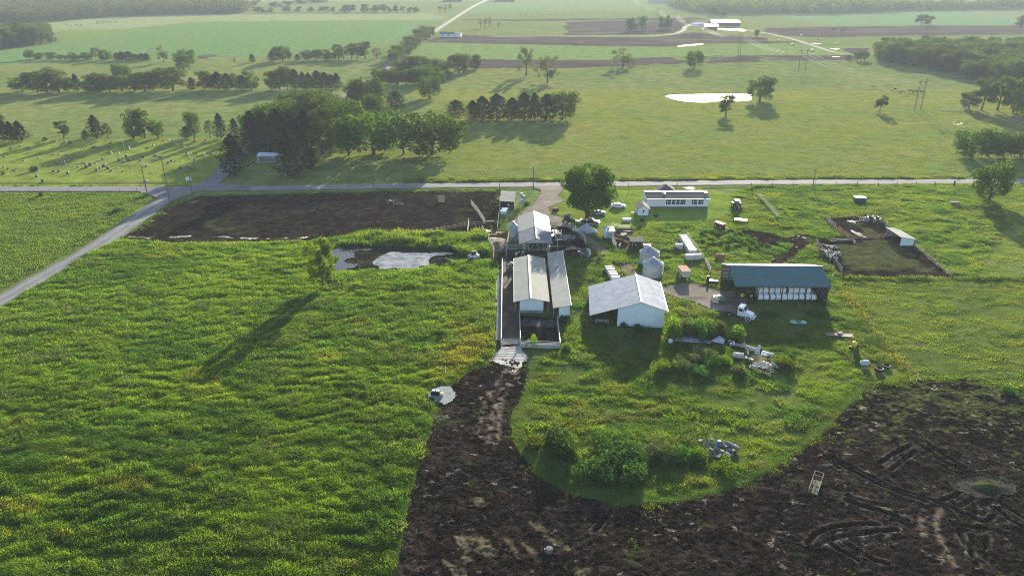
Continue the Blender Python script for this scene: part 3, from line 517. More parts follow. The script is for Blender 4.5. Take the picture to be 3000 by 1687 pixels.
# ---------------------------------------------------------------- grass and weeds: one blade-by-blade mass per stand
def in_view(x, y, mx=.24, top=-200):
    u, v = project(x, y, 0*x); return (u > -3000*mx) & (u < 3000*(1+mx)) & (v < 1687*(1+mx)) & (v > top)
def stand(name, poly, m, step, blades, hgt, wid, lean, tintf, dens=None, excl=None, ymin=0, ymax=1e9, seed=0, spread=.6, flow=None, zoff=-.05):
    """clumps of bent blades over a polygon; the mass is one object"""
    r = np.random.default_rng(seed); lo = poly.min(0); hi = poly.max(0)
    lo[1] = max(lo[1], ymin); hi[1] = min(hi[1], ymax)
    X, Y = np.meshgrid(np.arange(lo[0], hi[0], step), np.arange(lo[1], hi[1], step)); x = X.ravel()+r.uniform(-.5, .5, X.size)*step; y = Y.ravel()+r.uniform(-.5, .5, X.size)*step
    k = in_view(x, y); x, y = x[k], y[k]
    k = sdist(poly, x, y) > r.uniform(-.5, .3, len(x)); x, y = x[k], y[k]
    k = np.ones(len(x), bool)
    for p, pad in (excl or []): k &= sd_box(p, x, y, pad+3) < -pad+r.uniform(-.25, .25, len(x))
    x, y = x[k], y[k]
    H = hgt(x, y); D = np.ones(len(x)) if dens is None else dens(x, y)
    k = (r.random(len(x)) < D) & (H > .05); x, y, H = x[k], y[k], H[k]; C = tintf(x, y); n = len(x)
    if n == 0: return
    z = relief(x, y)+zoff; B = blades
    ang = r.uniform(0, 2*math.pi, (n, B)); rad = r.uniform(0, 1, (n, B))**.7*spread; bx = x[:, None]+np.cos(ang)*rad; by = y[:, None]+np.sin(ang)*rad
    h = H[:, None]*r.uniform(.45, 1.1, (n, B)); wv = wid*r.uniform(.6, 1.4, (n, B))*(.5+.5*H[:, None]/max(H.mean(), .1))
    da = ang+r.uniform(-1.2, 1.2, (n, B)); ln = h*lean*r.uniform(.3, 1.3, (n, B))
    fx, fy = (0, 0) if flow is None else flow(x, y)
    tx = bx+np.cos(da)*ln+(fx*H)[:, None] if flow is not None else bx+np.cos(da)*ln; ty = by+np.sin(da)*ln+(fy*H)[:, None] if flow is not None else by+np.sin(da)*ln
    pa = r.uniform(0, math.pi, (n, B)); px = np.cos(pa)*wv*.5; py = np.sin(pa)*wv*.5; zz = np.repeat(z[:, None], B, 1)
    m1x = bx*.45+tx*.55; m1y = by*.45+ty*.55; mz = zz+h*.68
    V = np.stack([np.stack([bx-px*.6, by-py*.6, zz], -1), np.stack([bx+px*.6, by+py*.6, zz], -1), np.stack([m1x+px, m1y+py, mz], -1), np.stack([m1x-px, m1y-py, mz], -1), np.stack([tx, ty, zz+h], -1)], 2).reshape(-1, 3)
    nb = n*B; b5 = np.arange(nb)*5; F3 = np.stack([b5, b5+1, b5+2, b5, b5+2, b5+3, b5+3, b5+2, b5+4], 1).reshape(-1, 3)
    cc = (1.35*C[:, None, :]*r.uniform(.8, 1.2, (n, B, 1))).reshape(-1, 3); cc = np.repeat(cc, 5, 0)
    o = setting(name, npmesh(name, V, F3, 3, {'tint': cc}), m, 'stuff'); return o
M_BLADE = leaf_mat('grass blades', trans=.55, attr='tint', tcol=(1.9, 1.75, .6))
NOGO = [(p, .3) for p in (LOT_UP, LOT_LOW, LOT_CALF, LOT_BARN, ALLEY, YARD, APRON, STRIP, PADW, DRIVE, LANE, PENS)]+[(POND_A, .1), (POND_B, .1), (BASIN, .2)]
PASTURE_H = lambda x, y: .28+.3*fbm(x/4, y/2.5, 205, 3)
def streak(x, y, s):
    wx = x+4*fbm(x/18, y/14, s+1, 2)*2; wy = y+5*fbm(x/22, y/16, s+2, 2)
    return .5*fbm(wx/3.0, wy/1.3, s, 4)+.5*fbm(wx/1.3, wy/.9, s+5, 3)
def tall_h(x, y):
    s = streak(x, y, 201); k = sm(.30, .70, s)
    return (.27+.47*k)*(.4+.6*sm(.3, 2.2, -sd_box(LOT_LOW, x, y, 4)))
def tall_tint(x, y):
    c = np.tile(np.array((.074, .142, .025)), (len(x), 1)); n = fbm(x/16, y/10, 211, 4)
    c = mixc(c, (.092, .152, .024), sm(.42, .6, fbm(x/34+7, y/24, 213, 3))*.6); c = mixc(c, (.050, .108, .026), sm(.45, .65, n)*.85); c = mixc(c, (.105, .155, .024), sm(.54, .76, fbm(x/7, y/3.5, 215, 4))*.6)
    c = mixc(c, (.15, .15, .04), sm(.62, .8, fbm(x/11+3, y/5, 219, 4))*.6)
    e = PG('m', [(700,150),(1000,150),(900,420),(500,600),(330,620),(300,380),(500,250)]); return mixc(c, (.15, .145, .035), sm(-4, 3, sd_box(e, x, y, 5))*.75)
flow_l = lambda x, y: (.9*(fbm(x/10, y/8, 221, 2)-.5)*2, -.5+.8*(fbm(x/9, y/7, 223, 2)-.5))
stand('tall_grass', TALL, M_BLADE, .235, 12, tall_h, .05, .55, tall_tint, None, NOGO, 0, 112, 1, .38, flow_l)
stand('tall_grass', TALL, M_BLADE, .37, 12, tall_h, .07, .55, tall_tint, None, NOGO, 112, 205, 2, .5, flow_l)
def farm_h(x, y):
    s = streak(x, y, 231); h = (.13+.42*sm(.28, .74, s))*(.55+.9*fbm(x/6, y/4.5, 237, 3)); h = h*(.42+.58*sm(.6, 3.2, -sd_box(LOT_LOW, x, y, 4)))
    for L in RUTG: h = h*(1-np.exp(-(pdist(L, x, y)/.9)**2)*.95)
    h = h*sm(1.5, 2.6, pdist(TRACK, x, y))
    for q in GATEGAP: h = h*(1-np.exp(-(((x-q[0])/q[2])**2+((y-q[1])/q[3])**2)))
    return h
GATEGAP = [(*at('m', 2050, 640), 2.2, 1.8), (*at('m', 1950, 520), 3, .7), (*at('k', 1900, 760), 9, 4), (*at('k', 1500, 900), 6, 2.5), (*at('j', 1400, 870), 3, 2)]+[(at(*q)[0], at(*q)[1]-.6, 1.6, 1.5) for q in (('l',1130,825),('l',1210,785),('l',978,765),('l',868,598),('l',740,470),('l',312,345),('h',2172,790),('h',1862,880),('w',1128,318),('w',950,840),('k',690,450),('i',1030,300),('i',1915,318),('h',1440,1330),('h',1230,1185),('v',1990,760),('v',1850,480),('v',500,240),('v',1100,260),('v',1480,620),('n',2050,620),('n',2180,600),('n',1930,540),('w',330,790))]+[(at('h', 1280+17.5*i, 1075+27.5*i)[0], at('h', 1280+17.5*i, 1075+27.5*i)[1]-.3, 1.7, 1.0) for i in range(9)]
def farm_tint(x, y):
    c = np.tile(np.array((.068, .122, .022)), (len(x), 1)); c = mixc(c, (.042, .088, .026), sm(.42, .62, fbm(x/10, y/7, 241, 4))); c = mixc(c, (.105, .135, .024), sm(.54, .74, fbm(x/9+5, y/5, 243, 4))*.7)
    c = mixc(c, (.105, .09, .04), sm(.64, .8, fbm(x/6+9, y/4, 247, 4))*.6); return mixc(c, (.085, .11, .055), sm(.58, .72, fbm(x/5+2, y/3, 249, 3))*.6)
FX = NOGO+[(YARDG, .2), (GARDEN, -.5), (RUTMUD, .2)]
stand('weeds', FARM, M_BLADE, .30, 11, farm_h, .055, .65, farm_tint, None, FX, 0, 128, 3, .42)
stand('weeds', FARM, M_BLADE, .44, 10, farm_h, .075, .65, farm_tint, None, FX, 128, 240, 4, .55)
def past_h(x, y): return .09+.30*sm(.32, .74, streak(x, y, 251))
def past_tint(x, y):
    c = np.tile(np.array((.078, .120, .026)), (len(x), 1)); c = mixc(c, (.055, .092, .024), sm(.45, .65, fbm(x/9, y/5, 253, 3))); return mixc(c, (.10, .12, .035), sm(.55, .72, fbm(x/6, y/3, 255, 3))*.5)
stand('pasture_grass', RPAST, M_BLADE, .42, 9, past_h, .09, .7, past_tint, None, NOGO, 0, 190, 5, .5)
def nw_h(x, y): return .14+.34*sm(.3, .74, streak(x, y, 261))
REAST = PG('i', [(2080,125),(2950,112),(2950,1010),(1900,1010),(2100,985),(2485,440)])
stand('pasture_grass', REAST, M_BLADE, .55, 9, past_h, .10, .7, past_tint, None, NOGO, 0, 260, 7, .55)
stand('field_grass', NWF, M_BLADE, .6, 9, nw_h, .13, .6, lambda x, y: mixc(farm_tint(x, y), (.06, .10, .025), np.full(len(x), .5)), lambda x, y: sm(3.8, 5.0, road_dist(x, y)), None, 0, 260, 6, .7)
# rank growth: roadside verge, bank behind the pond, foot of the walls
BANKS = [(PG('f', [(840,1085),(1000,1000),(1500,985),(2000,1000),(2280,975),(2330,1100),(2360,1195),(2150,1200),(2010,1170),(1990,1128),(1300,1102),(880,1098)]), 1.7, (.055, .105, .022)), (PG('f', [(1010,1375),(1200,1372),(1580,1378),(1770,1335),(1980,1275),(2140,1275),(2390,1272),(2420,1400),(2300,1520),(900,1520),(700,1400)]), .95, (.065, .125, .024)),
         (PM(('g',0,180),('g',1300,172),('g',1300,120),('g',0,125),('f',1500,430),('f',1500,470)), .8, (.055, .088, .024)), (PM(('h',350,170),('i',0,80),('i',2000,75),('i',2000,52),('i',0,58),('h',350,120)), .8, (.06, .09, .026))]
def strip(c, pts, w_):
    p = smooth_line(PG(c, pts), 4); t_ = np.gradient(p, axis=0); t_ /= np.linalg.norm(t_, axis=1)[:, None]; q = np.stack([-t_[:, 1], t_[:, 0]], 1)*w_/2; return np.vstack([p+q, (p-q)[::-1]])
BANKS += [(strip('i', [(870,1015),(1400,1022),(1900,1020),(2575,1028),(2900,1030)], 1.4), .75, (.045, .08, .02)), (strip('l', [(760,-10),(1000,330),(1250,640),(1485,905)], 1.6), .5, (.10, .11, .035)), (strip('i', [(1300,470),(1700,440),(2250,425),(2480,440)], 1.3), .6, (.045, .08, .022)), (strip('l', [(1480,915),(1300,935),(1050,960)], 1.2), .6, (.045, .07, .02)), (strip('e', [(-100,500),(700,500),(1500,500),(1900,490)], 1.0), .5, (.05, .085, .02))]
for k, (pg, hh, cc) in enumerate(BANKS):
    stand('rank_weeds', pg, M_BLADE, .45, 14, lambda x, y: hh*(.5+.6*sm(.3, .7, fbm(x/2.5, y/2.5, 271, 3))), .13, .7, lambda x, y: mixc(np.tile(np.array(cc), (len(x), 1)), (.13, .16, .03), sm(.5, .75, fbm(x/4, y/3, 273+k, 3))*.7), lambda x, y: sm(3.4, 4.0, road_dist(x, y)), None, 0, 400, 20+k, .6)

MEAD = PM(('f',-60,490),('f',500,470),('g',1300,110),('h',1200,105),('i',2900,45),('d',2700,700),('c',2300,640),('c',0,720),('b',1900,760),('b',1500,900),('f',2100,120),('f',1200,170),('f',700,200))
stand('meadow_grass', MEAD, M_BLADE, .72, 6, lambda x, y: .10+.24*sm(.35, .7, streak(x*.7, y*.7, 281)), .13, .7, lambda x, y: mixc(np.tile(np.array((.078, .104, .036)), (len(x), 1)), (.098, .106, .046), sm(.45, .65, fbm(x/30, y/18, 283, 4))), lambda x, y: sm(4.5, 7, road_dist(x, y)), [(POND_BIG, 1.5)], 0, 420, 40, .8)

# straggling tufts where the sward gives way to mud
EDGE = lambda P_, wd: (lambda x, y: np.exp(-(sd_box(P_, x, y, 4)/wd)**2)*.8*sm(.35, .6, fbm(x/2, y/2, 291, 3)))
def hull(P_): lo = P_.min(0)-2; hi = P_.max(0)+2; return np.array([(lo[0], lo[1]), (hi[0], lo[1]), (hi[0], hi[1]), (lo[0], hi[1])])
stand('edge_tufts', hull(LOT_LOW), M_BLADE, .34, 8, lambda x, y: .10+.16*fbm(x, y, 293, 2), .06, .8, farm_tint, EDGE(LOT_LOW, 1.3), None, 0, 125, 50, .3)
stand('edge_tufts', hull(LOT_UP), M_BLADE, .6, 8, lambda x, y: .14+.2*fbm(x, y, 295, 2), .10, .8, farm_tint, EDGE(LOT_UP, 1.6), None, 0, 260, 51, .5)
stand('mud_tufts', LOT_LOW, M_BLADE, .5, 7, lambda x, y: .07+.10*fbm(x, y, 297, 2), .06, .8, lambda x, y: mixc(farm_tint(x, y), (.07, .08, .03), np.full(len(x), .5)), lambda x, y: sm(.62, .78, fbm(x/2.2, y/1.6, 299, 4))*.5+sm(.50, .68, fbm(x/1.5, y/1.0, 141, 5)-.016*(np.clip(98-y, -5, 14)))*sm(38, 52, x)*sm(80, 90, y)*.7, None, 0, 125, 52, .3)
stand('lawn_grass', YARDG, M_BLADE, .6, 6, lambda x, y: .07+.05*fbm(x/3, y/3, 301, 2), .10, .8, lambda x, y: mixc(np.tile(np.array((.085, .135, .022)), (len(x), 1)), (.11, .135, .03), sm(.45, .65, fbm(x/5, y/4, 303, 3))), lambda x, y: sm(3.4, 4, road_dist(x, y)), [(DRIVE, .3)], 0, 260, 53, .5)

leafy = lambda x, y: mixc(mixc(np.tile(np.array((.040, .086, .026)), (len(x), 1)), (.075, .105, .048), sm(.45, .6, fbm(x/6, y/5, 307, 3))), (.085, .14, .024), sm(.55, .68, fbm(x/4, y/3, 309, 3)))
stand('leafy_weeds', FARM, M_BLADE, .6, 26, lambda x, y: .4+.5*fbm(x/2, y/2, 311, 3), .085, .9, leafy, lambda x, y: sm(.555, .65, fbm(x/4.5, y/3.6, 313, 4))*sm(1.5, 4, -sd_box(LOT_LOW, x, y, 5)), FX+[(LANE, 1)], 0, 240, 60, .5)
stand('leafy_weeds', TALL, M_BLADE, .68, 26, lambda x, y: .5+.45*fbm(x/2, y/2, 315, 3), .08, .9, leafy, lambda x, y: sm(.57, .66, fbm(x/5.5, y/3.2, 317, 4))*.9, NOGO, 0, 205, 61, .5)
# ---------------------------------------------------------------- buildings
W_WHITE = mat('white ribbed siding', (.68, .73, .77), .7, var=.05, scale=.7, ribs=('x', .6), spec=.2, dirt=(.45, .44, .40), dirt_amt=.36)
W_HOUSE = mat('white vinyl siding', (.70, .74, .78), .6, var=.03, scale=.8, ribs=('z', .2), spec=.3)
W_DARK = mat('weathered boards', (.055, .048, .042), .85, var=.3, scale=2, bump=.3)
W_GREY = mat('grey painted boards', (.42, .44, .46), .7, var=.12, scale=1.5, ribs=('x', .3))
W_WOOD = mat('bare grey lumber', (.30, .26, .20), .85, var=.25, scale=3, bump=.3)
W_PALE = mat('pale sunbleached lumber', (.52, .47, .36), .8, var=.18, scale=3, bump=.2)
M_GALV = mat('galvanised steel', (.34, .38, .42), .5, .3, var=.12, scale=.8, spec=.5)
M_GALVR = mat('galvanised roof', (.15, .17, .22), .85, .0, var=.16, scale=.5, spec=.1, ribs=('y', .9), dirt=(.20, .17, .12), dirt_scale=1.3, dirt_amt=.40)
M_RUSTR = mat('streaked galvanised roof', (.28, .325, .395), .85, .0, var=.14, scale=.6, spec=.1, ribs=('y', .75), dirt=(.24, .205, .19), dirt_scale=1.1, dirt_amt=.51)
M_PALER = mat('pale metal roof', (.29, .295, .265), .85, .0, var=.08, scale=.4, spec=.08, ribs=('y', .9), dirt=(.22, .22, .205), dirt_scale=.8, dirt_amt=.42)
M_CREAMR = mat('cream metal roof', (.17, .17, .14), .42, .1, var=.06, scale=.4, spec=.5, ribs=('y', .9))
M_GREENR = mat('blue green metal roof', (.055, .135, .145), .6, .0, var=.06, scale=.6, spec=.25, ribs=('x', .45))
M_SHINGLE = mat('dark shingles', (.075, .075, .08), .9, var=.25, scale=6, spec=.1, bump=.2)
M_SHINGLE2 = mat('brown grey shingles', (.17, .155, .14), .9, var=.2, scale=6, spec=.1, bump=.2)
M_TRIM = mat('pale trim', (.72, .71, .66), .4, var=.05, spec=.5)
M_DARKTRIM = mat('dark green trim', (.03, .05, .055), .5, var=.1)
M_GLASS = mat('window glass', (.02, .025, .03), .08, var=.05, spec=.6)
M_BLACK = mat('black paint', (.018, .018, .02), .5, var=.2)
M_CONW = mat('concrete wall', (.40, .40, .37), .85, var=.15, scale=1.2, dirt=(.16, .14, .11), dirt_amt=.42)
M_SKIRT = mat('skirting', (.20, .17, .16), .8, var=.15, scale=2)
def slab(mb, p, t=.07):
    """thick sheet under four top corners"""
    q = [Vector(a) for a in p]; n_ = (q[1]-q[0]).cross(q[3]-q[0]).normalized()
    if n_.z < 0: n_ = -n_
    lo = [a-n_*t for a in q]
    return mb.add(q+lo, [(0, 1, 2, 3), (7, 6, 5, 4), (0, 4, 5, 1), (1, 5, 6, 2), (2, 6, 7, 3), (3, 7, 4, 0)])
def roof_y(t, m, xl, xr, xm, y0, y1, zl, zr, zm, name='roof', label=None, th=.08):
    """gable with its ridge along local y"""
    b = MB(); slab(b, [(xl, y0, zl), (xm, y0, zm), (xm, y1, zm), (xl, y1, zl)], th); slab(b, [(xm, y0, zm), (xr, y0, zr), (xr, y1, zr), (xm, y1, zm)], th); return part(name, b, m, t, label)
def roof_x(t, m, x0, x1, yf, yb, ym, zf, zb, zm, name='roof', label=None, th=.08):
    b = MB(); slab(b, [(x0, yf, zf), (x1, yf, zf), (x1, ym, zm), (x0, ym, zm)], th); slab(b, [(x0, ym, zm), (x1, ym, zm), (x1, yb, zb), (x0, yb, zb)], th); return part(name, b, m, t, label)
def wall_prof(t, m, prof, y, th=.1, name='wall', label=None): return part(name, MB().extrude(prof, y, y+th, 'y'), m, t, label)
def posts(t, pts, h, s=.16, m=None, name='post'):
    for i, p in enumerate(pts):
        hh = h if not isinstance(h, (list, tuple)) else h[i]; part(name, MB().box((p[0], p[1], hh/2), (s, s, hh)), m or W_WOOD, t)
# long free stall barn
t = thing('cattle_barn', 'long white walled barn with low pale gable roof and bright ridge cap', 'barn', (.9, 133.6), R(0))
roof_y(t, M_PALER, -.45, 6.85, 3.0, -.6, 23.3, 2.85, 2.85, 3.62)
part('ridge_cap', MB().box((3.0, 11.35, 3.70), (.42, 24.0, .10)), M_TRIM, t)
wall_prof(t, W_WHITE, [(.7, .55), (5.6, .55), (5.6, 3.0), (3.0, 3.45), (.7, 3.0)], .1, name='front_wall')
part('foundation', MB().box((3.15, .15, .28), (4.9, .3, .55)), M_CONW, t)
wall_prof(t, W_WHITE, [(.7, 0), (5.6, 0), (5.6, 3.0), (3.0, 3.45), (.7, 3.0)], 22.9, name='rear_wall')
posts(t, [(-.25, y) for y in (.6, 6, 11.5, 17, 22.6)]+[(6.6, y) for y in (.6, 6, 11.5, 17, 22.6)], 2.8)
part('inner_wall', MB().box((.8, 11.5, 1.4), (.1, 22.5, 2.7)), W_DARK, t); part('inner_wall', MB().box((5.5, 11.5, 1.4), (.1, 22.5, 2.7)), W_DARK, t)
part('gutter', MB().box((-.5, 11.35, 2.76), (.12, 23.9, .12)), M_TRIM, t)
# lean to feed shed beside it
t = thing('feed_shed', 'narrow shed with one sloping pale roof beside the long barn', 'shed', (9.0, 130.9), R(-.3))
b = MB(); slab(b, [(-.7, -.4, 2.62), (2.95, -.4, 3.28), (2.95, 29.9, 3.28), (-.7, 29.9, 2.62)]); part('roof', b, M_PALER, t)
part('edge_trim', MB().box((3.0, 14.75, 3.26), (.10, 30.4, .14)), M_TRIM, t)
wall_prof(t, W_WHITE, [(.55, 0), (2.8, 0), (2.8, 3.15), (.55, 2.76)], 0, name='front_wall')
part('side_wall', MB().box((2.8, 14.8, 1.6), (.1, 29.4, 3.1)), W_WHITE, t); part('corner_trim', MB().box((2.82, -.02, 1.58), (.14, .14, 3.1)), M_DARKTRIM, t)
posts(t, [(-.5, y) for y in (.4, 6, 12, 18, 24, 29.2)], 2.6); part('inner_wall', MB().box((.6, 14.8, 1.3), (.1, 29.2, 2.6)), W_DARK, t)
# loafing barn with the two toned roof
t = thing('loafing_barn', 'open fronted gable barn with half cream half grey metal roof', 'barn', (2.6, 166.3), R(.3))
roof_y(t, M_CREAMR, -.9, 7.5, 3.45, 8.2, 20.6, 3.0, 3.0, 4.62, name='rear_roof', label='cream rear half of the roof')
roof_y(t, M_GALVR, -.9, 7.5, 3.45, -.6, 8.2, 2.98, 2.98, 4.58, name='front_roof', label='dull galvanised front half of the roof')
part('ridge_cap', MB().box((3.45, 10, 4.66), (.30, 21.3, .09)), M_TRIM, t)
wall_prof(t, W_GREY, [(.3, 3.1), (6.4, 3.1), (3.45, 4.42)], -.05, name='gable_panel')
part('side_wall', MB().box((.1, 12, 1.5), (.1, 16.5, 3.0)), W_WHITE, t); part('side_wall', MB().box((6.7, 9.5, 1.5), (.1, 18, 3.0)), W_WHITE, t); part('rear_wall', MB().box((3.4, 20, 1.5), (6.6, .1, 3.0)), W_DARK, t)
posts(t, [(.4, 0), (6.3, 0), (.1, 4.2), (6.7, 4.2)], 3.1, .22, W_PALE)
part('flue', MB().tube((5.6, 18.3, 3.6), (5.6, 18.3, 5.0), .07).lathe([(.05, 0), (.12, .06), (.02, .2)], (5.6, 18.3, 5.0), 10), M_BLACK, t)
# big galvanised machine barn
t = thing('machine_barn', 'big white barn with weathered galvanised roof running into a lean to', 'barn', (21.0, 127.6), R(-4.5))
b = MB(); slab(b, [(-5.55, -.35, 2.35), (4.45, -.35, 5.62), (4.45, 13.9, 5.62), (-5.55, 13.9, 2.35)]); slab(b, [(4.45, -.35, 5.62), (9.75, -.35, 3.85), (9.75, 13.9, 3.85), (4.45, 13.9, 5.62)]); part('roof', b, M_RUSTR, t)
part('ridge_cap', MB().box((4.45, 6.8, 5.66), (.28, 14.2, .07)), M_GALV, t)
wall_prof(t, W_WHITE, [(0, 0), (9.1, 0), (9.1, 3.95), (4.45, 5.5), (0, 4.02)], 0, name='front_wall'); wall_prof(t, W_WHITE, [(-5.2, 0), (9.1, 0), (9.1, 3.95), (4.45, 5.5), (-5.2, 2.35)], 13.5, name='rear_wall')
part('side_wall', MB().box((9.1, 6.8, 1.95), (.1, 13.6, 3.9)), W_WHITE, t); part('side_wall', MB().box((.05, 6.8, 2.0), (.1, 13.4, 4.0)), W_DARK, t)
part('eave_trim', MB().box((9.78, 6.8, 3.80), (.10, 14.2, .12)), M_TRIM, t)
posts(t, [(-5.2, .1), (-2.6, .1), (-5.2, 6.8)], [2.3, 3.1, 2.3], .18, W_DARK); part('lean_to_wall', MB().box((-5.3, 8.5, 1.15), (.08, 10, 2.3)), W_DARK, t)
b = MB()
for z in (.9, 1.25): b.box((-3.0, .15, z), (2.6, .06, .12))
part('manger', b.box((-4.2, .15, .7), (.1, .1, 1.3)).box((-1.8, .15, .7), (.1, .1, 1.3)), M_CONW, t)
# hay shed with the blue green roof
t = thing('hay_shed', 'open hay shed with blue green metal roof and back wall', 'shed', (47.3, 138.3), R(-1.6))
roof_x(t, M_GREENR, -.2, 19.9, -.3, 12.2, 5.95, 4.15, 4.15, 6.3); part('ridge_cap', MB().box((9.85, 5.95, 6.35), (20.1, .34, .08)), M_TRIM, t)
M_GIRT = mat('siding seen between girts', (.36, .37, .38), .7, var=.08)
part('back_wall', MB().box((9.85, 11.9, 2.05), (19.6, .08, 4.1)), M_GIRT, t)
b = MB()
for z in (.7, 1.6, 2.5, 3.4): b.box((9.85, 11.82, z), (19.6, .10, .14))
part('girts', b, W_DARK, t)
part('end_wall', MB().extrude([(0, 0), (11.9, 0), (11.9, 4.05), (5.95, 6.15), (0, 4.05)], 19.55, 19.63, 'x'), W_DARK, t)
b = MB()
for z in (.7, 1.6, 2.5, 3.4): b.box((19.5, 5.95, z), (.1, 11.8, .14))
part('girts', b, W_GREY, t)
posts(t, [(x, 0) for x in (.1, 5, 10, 15, 19.5)]+[(.1, 5.95), (.1, 11.8)], [4.1]*5+[6.1, 4.1], .15, W_DARK)
part('fascia', MB().box((9.85, -.33, 4.05), (20.1, .05, .16)), M_DARKTRIM, t)
part('rafters', MB().box((9.85, 5.95, 4.1), (19.5, .12, .12)).box((9.85, 2.9, 4.95), (19.5, .12, .12)), W_WOOD, t)
# calf shed on the right
t = thing('calf_shed', 'small white ended lean to shed beside the muddy calf pens', 'shed', (99.9, 172.6), R(0))
b = MB(); slab(b, [(-.6, -.3, 2.5), (3.6, -.3, 1.85), (2.9, 7.2, 1.95), (-1.0, 7.2, 2.6)]); part('roof', b, M_PALER, t)
wall_prof(t, W_WHITE, [(-.15, 0), (3.3, 0), (3.3, 1.85), (-.15, 2.36)], 0, name='front_wall'); part('rear_wall', MB().box((1.2, 7.0, 1.1), (3.5, .08, 2.1)), W_GREY, t)
part('side_wall', MB().box((3.1, 3.5, .9), (.08, 6.9, 1.75)), W_DARK, t); posts(t, [(-.2, .05), (-.5, 3.5), (-.8, 6.9)], 2.35, .14, M_DARKTRIM); part('corner_trim', MB().box((3.32, -.02, .92), (.12, .1, 1.85)), M_DARKTRIM, t)
# house
t = thing('ranch_house', 'long white ranch house with dark shingle roof and shuttered windows', 'house', (40.0, 203.7), R(.2))
part('skirting', MB().box((9.1, 4.1, .24), (18.1, 8.0, .48)), M_SKIRT, t)
part('wall', MB().box((9.1, 4.1, 1.74), (18.2, 8.2, 2.5)), W_HOUSE, t)
rf = roof_x(t, M_SHINGLE, -.25, 18.45, -.35, 8.55, 4.1, 2.97, 2.97, 3.85, th=.12)
part('gable_wall', MB().extrude([(.05, 2.99), (8.15, 2.99), (4.1, 3.72)], .02, .1, 'x'), W_HOUSE, t); part('gable_wall', MB().extrude([(.05, 2.99), (8.15, 2.99), (4.1, 3.72)], 18.1, 18.18, 'x'), W_HOUSE, t)
part('fascia', MB().box((9.1, -.38, 2.88), (18.75, .05, .18)), M_TRIM, t); part('ridge_trim', MB().box((9.1, 4.1, 3.87), (18.7, .25, .05)), M_TRIM, t)
part('roof_vent', MB().lathe([(.16, 0), (.16, .3), (.26, .34), (.05, .5)], (5.0, 2.6, 3.5), 10), M_TRIM, t); part('roof_vent', MB().box((5.6, 2.6, 3.6), (.3, .3, .25)), M_TRIM, t)
part('satellite_dish', MB().lathe([(.02, 0), (.3, .06), (.42, .18)], (17.9, 3.0, 3.75), 14).tube((17.9, 3, 3.4), (17.9, 3, 3.8), .04), M_TRIM, t)
for x0, x1 in ((6.0, 7.1), (7.28, 8.36), (8.55, 9.64), (9.78, 10.9), (13.7, 14.85), (15.05, 16.2)):
    f = part('window', MB().box(((x0+x1)/2, -.02, 1.9), (x1-x0, .08, 1.5)), M_TRIM, t); part('pane', MB().box(((x0+x1)/2, -.07, 2.24), (x1-x0-.16, .03, .6)).box(((x0+x1)/2, -.07, 1.52), (x1-x0-.16, .03, .6)), M_GLASS, f)
for x in (5.78, 11.1, 13.45, 16.45): part('shutter', MB().box((x, -.03, 1.9), (.34, .07, 1.5)), M_BLACK, t)
f = part('window', MB().box((-.02, 1.2, 1.9), (.08, 1.0, 1.4)), M_TRIM, t); part('pane', MB().box((-.07, 1.2, 1.9), (.03, .84, 1.2)), M_GLASS, f)
b = MB(); b.add([(4.6, 8.2, 2.75), (10.2, 8.2, 2.75), (10.2, 13, 2.75), (4.6, 13, 2.75), (7.4, 10.4, 4.35), (7.4, 10.8, 4.35)], [(0, 1, 4), (1, 2, 5, 4), (2, 3, 5), (3, 0, 4, 5), (3, 2, 1, 0)]); part('porch_roof', b, M_SHINGLE2, t)
for x, y in ((4.9, 12.7), (9.9, 12.7)): part('porch_post', MB().box((x, y, 1.4), (.14, .14, 2.8)), M_TRIM, t)
part('drain_pipe', MB().tube((14.6, -.06, .5), (14.6, -.06, 1.15), .04), M_BLACK, t); part('drain_pipe', MB().tube((4.2, -.06, .5), (4.2, -.06, .9), .05), M_BLACK, t)
# garden shed in front of the house
t = thing('garden_shed', 'little white gabled garden shed in front of the ranch house', 'shed', (36.0, 196.2), R(-2))
part('wall', MB().extrude([(0, .25), (3.2, .25), (3.2, 2.25), (1.6, 3.2), (0, 2.25)], 0, 4.4, 'y'), W_HOUSE, t)
roof_y(t, M_SHINGLE2, -.4, 3.6, 1.6, -.4, 4.7, 2.08, 2.08, 3.36, th=.1); part('floor_skid', MB().box((1.6, 2.2, .12), (3.1, 4.3, .24)), W_DARK, t)
f = part('window', MB().box((1.62, -.03, 1.55), (.6, .07, .85)), M_TRIM, t); part('pane', MB().box((1.62, -.075, 1.55), (.46, .03, .70)), M_GLASS, f)
for x in (.03, 3.17): part('corner_trim', MB().box((x, -.03, 1.2), (.1, .06, 2.0)), M_DARKTRIM, t)
part('ramp_board', MB().box((1.2, -.35, .55), (.16, .05, 1.3), rx=R(-30)), M_TRIM, t)
# grey pump house
t = thing('pump_house', 'small grey boarded pump house with white door near the gravel pile', 'shed', (24.4, 177.6), R(3))
part('wall', MB().box((1.25, 1.1, 1.05), (2.5, 2.2, 2.1)), W_GREY, t); b = MB(); slab(b, [(-.2, -.3, 2.1), (2.75, -.3, 2.1), (2.75, 2.5, 2.62), (-.2, 2.5, 2.62)], .1); part('roof', b, mat('blue grey roofing', (.30, .36, .42), .5, .1, var=.1), t)
part('roof_cap', MB().box((1.2, 1.7, 2.62), (.5, .4, .3), taper=.6), M_GALV, t); part('door', MB().box((-.05, .55, 1.0), (.08, .9, 1.95)), M_TRIM, t); part('door_jamb', MB().box((.2, -.05, 1.0), (.35, .06, 2.0)), M_TRIM, t)
f = part('window', MB().box((1.4, -.03, 1.3), (.45, .06, .55)), M_TRIM, t); part('pane', MB().box((1.4, -.07, 1.3), (.33, .03, .43)), M_GLASS, f)
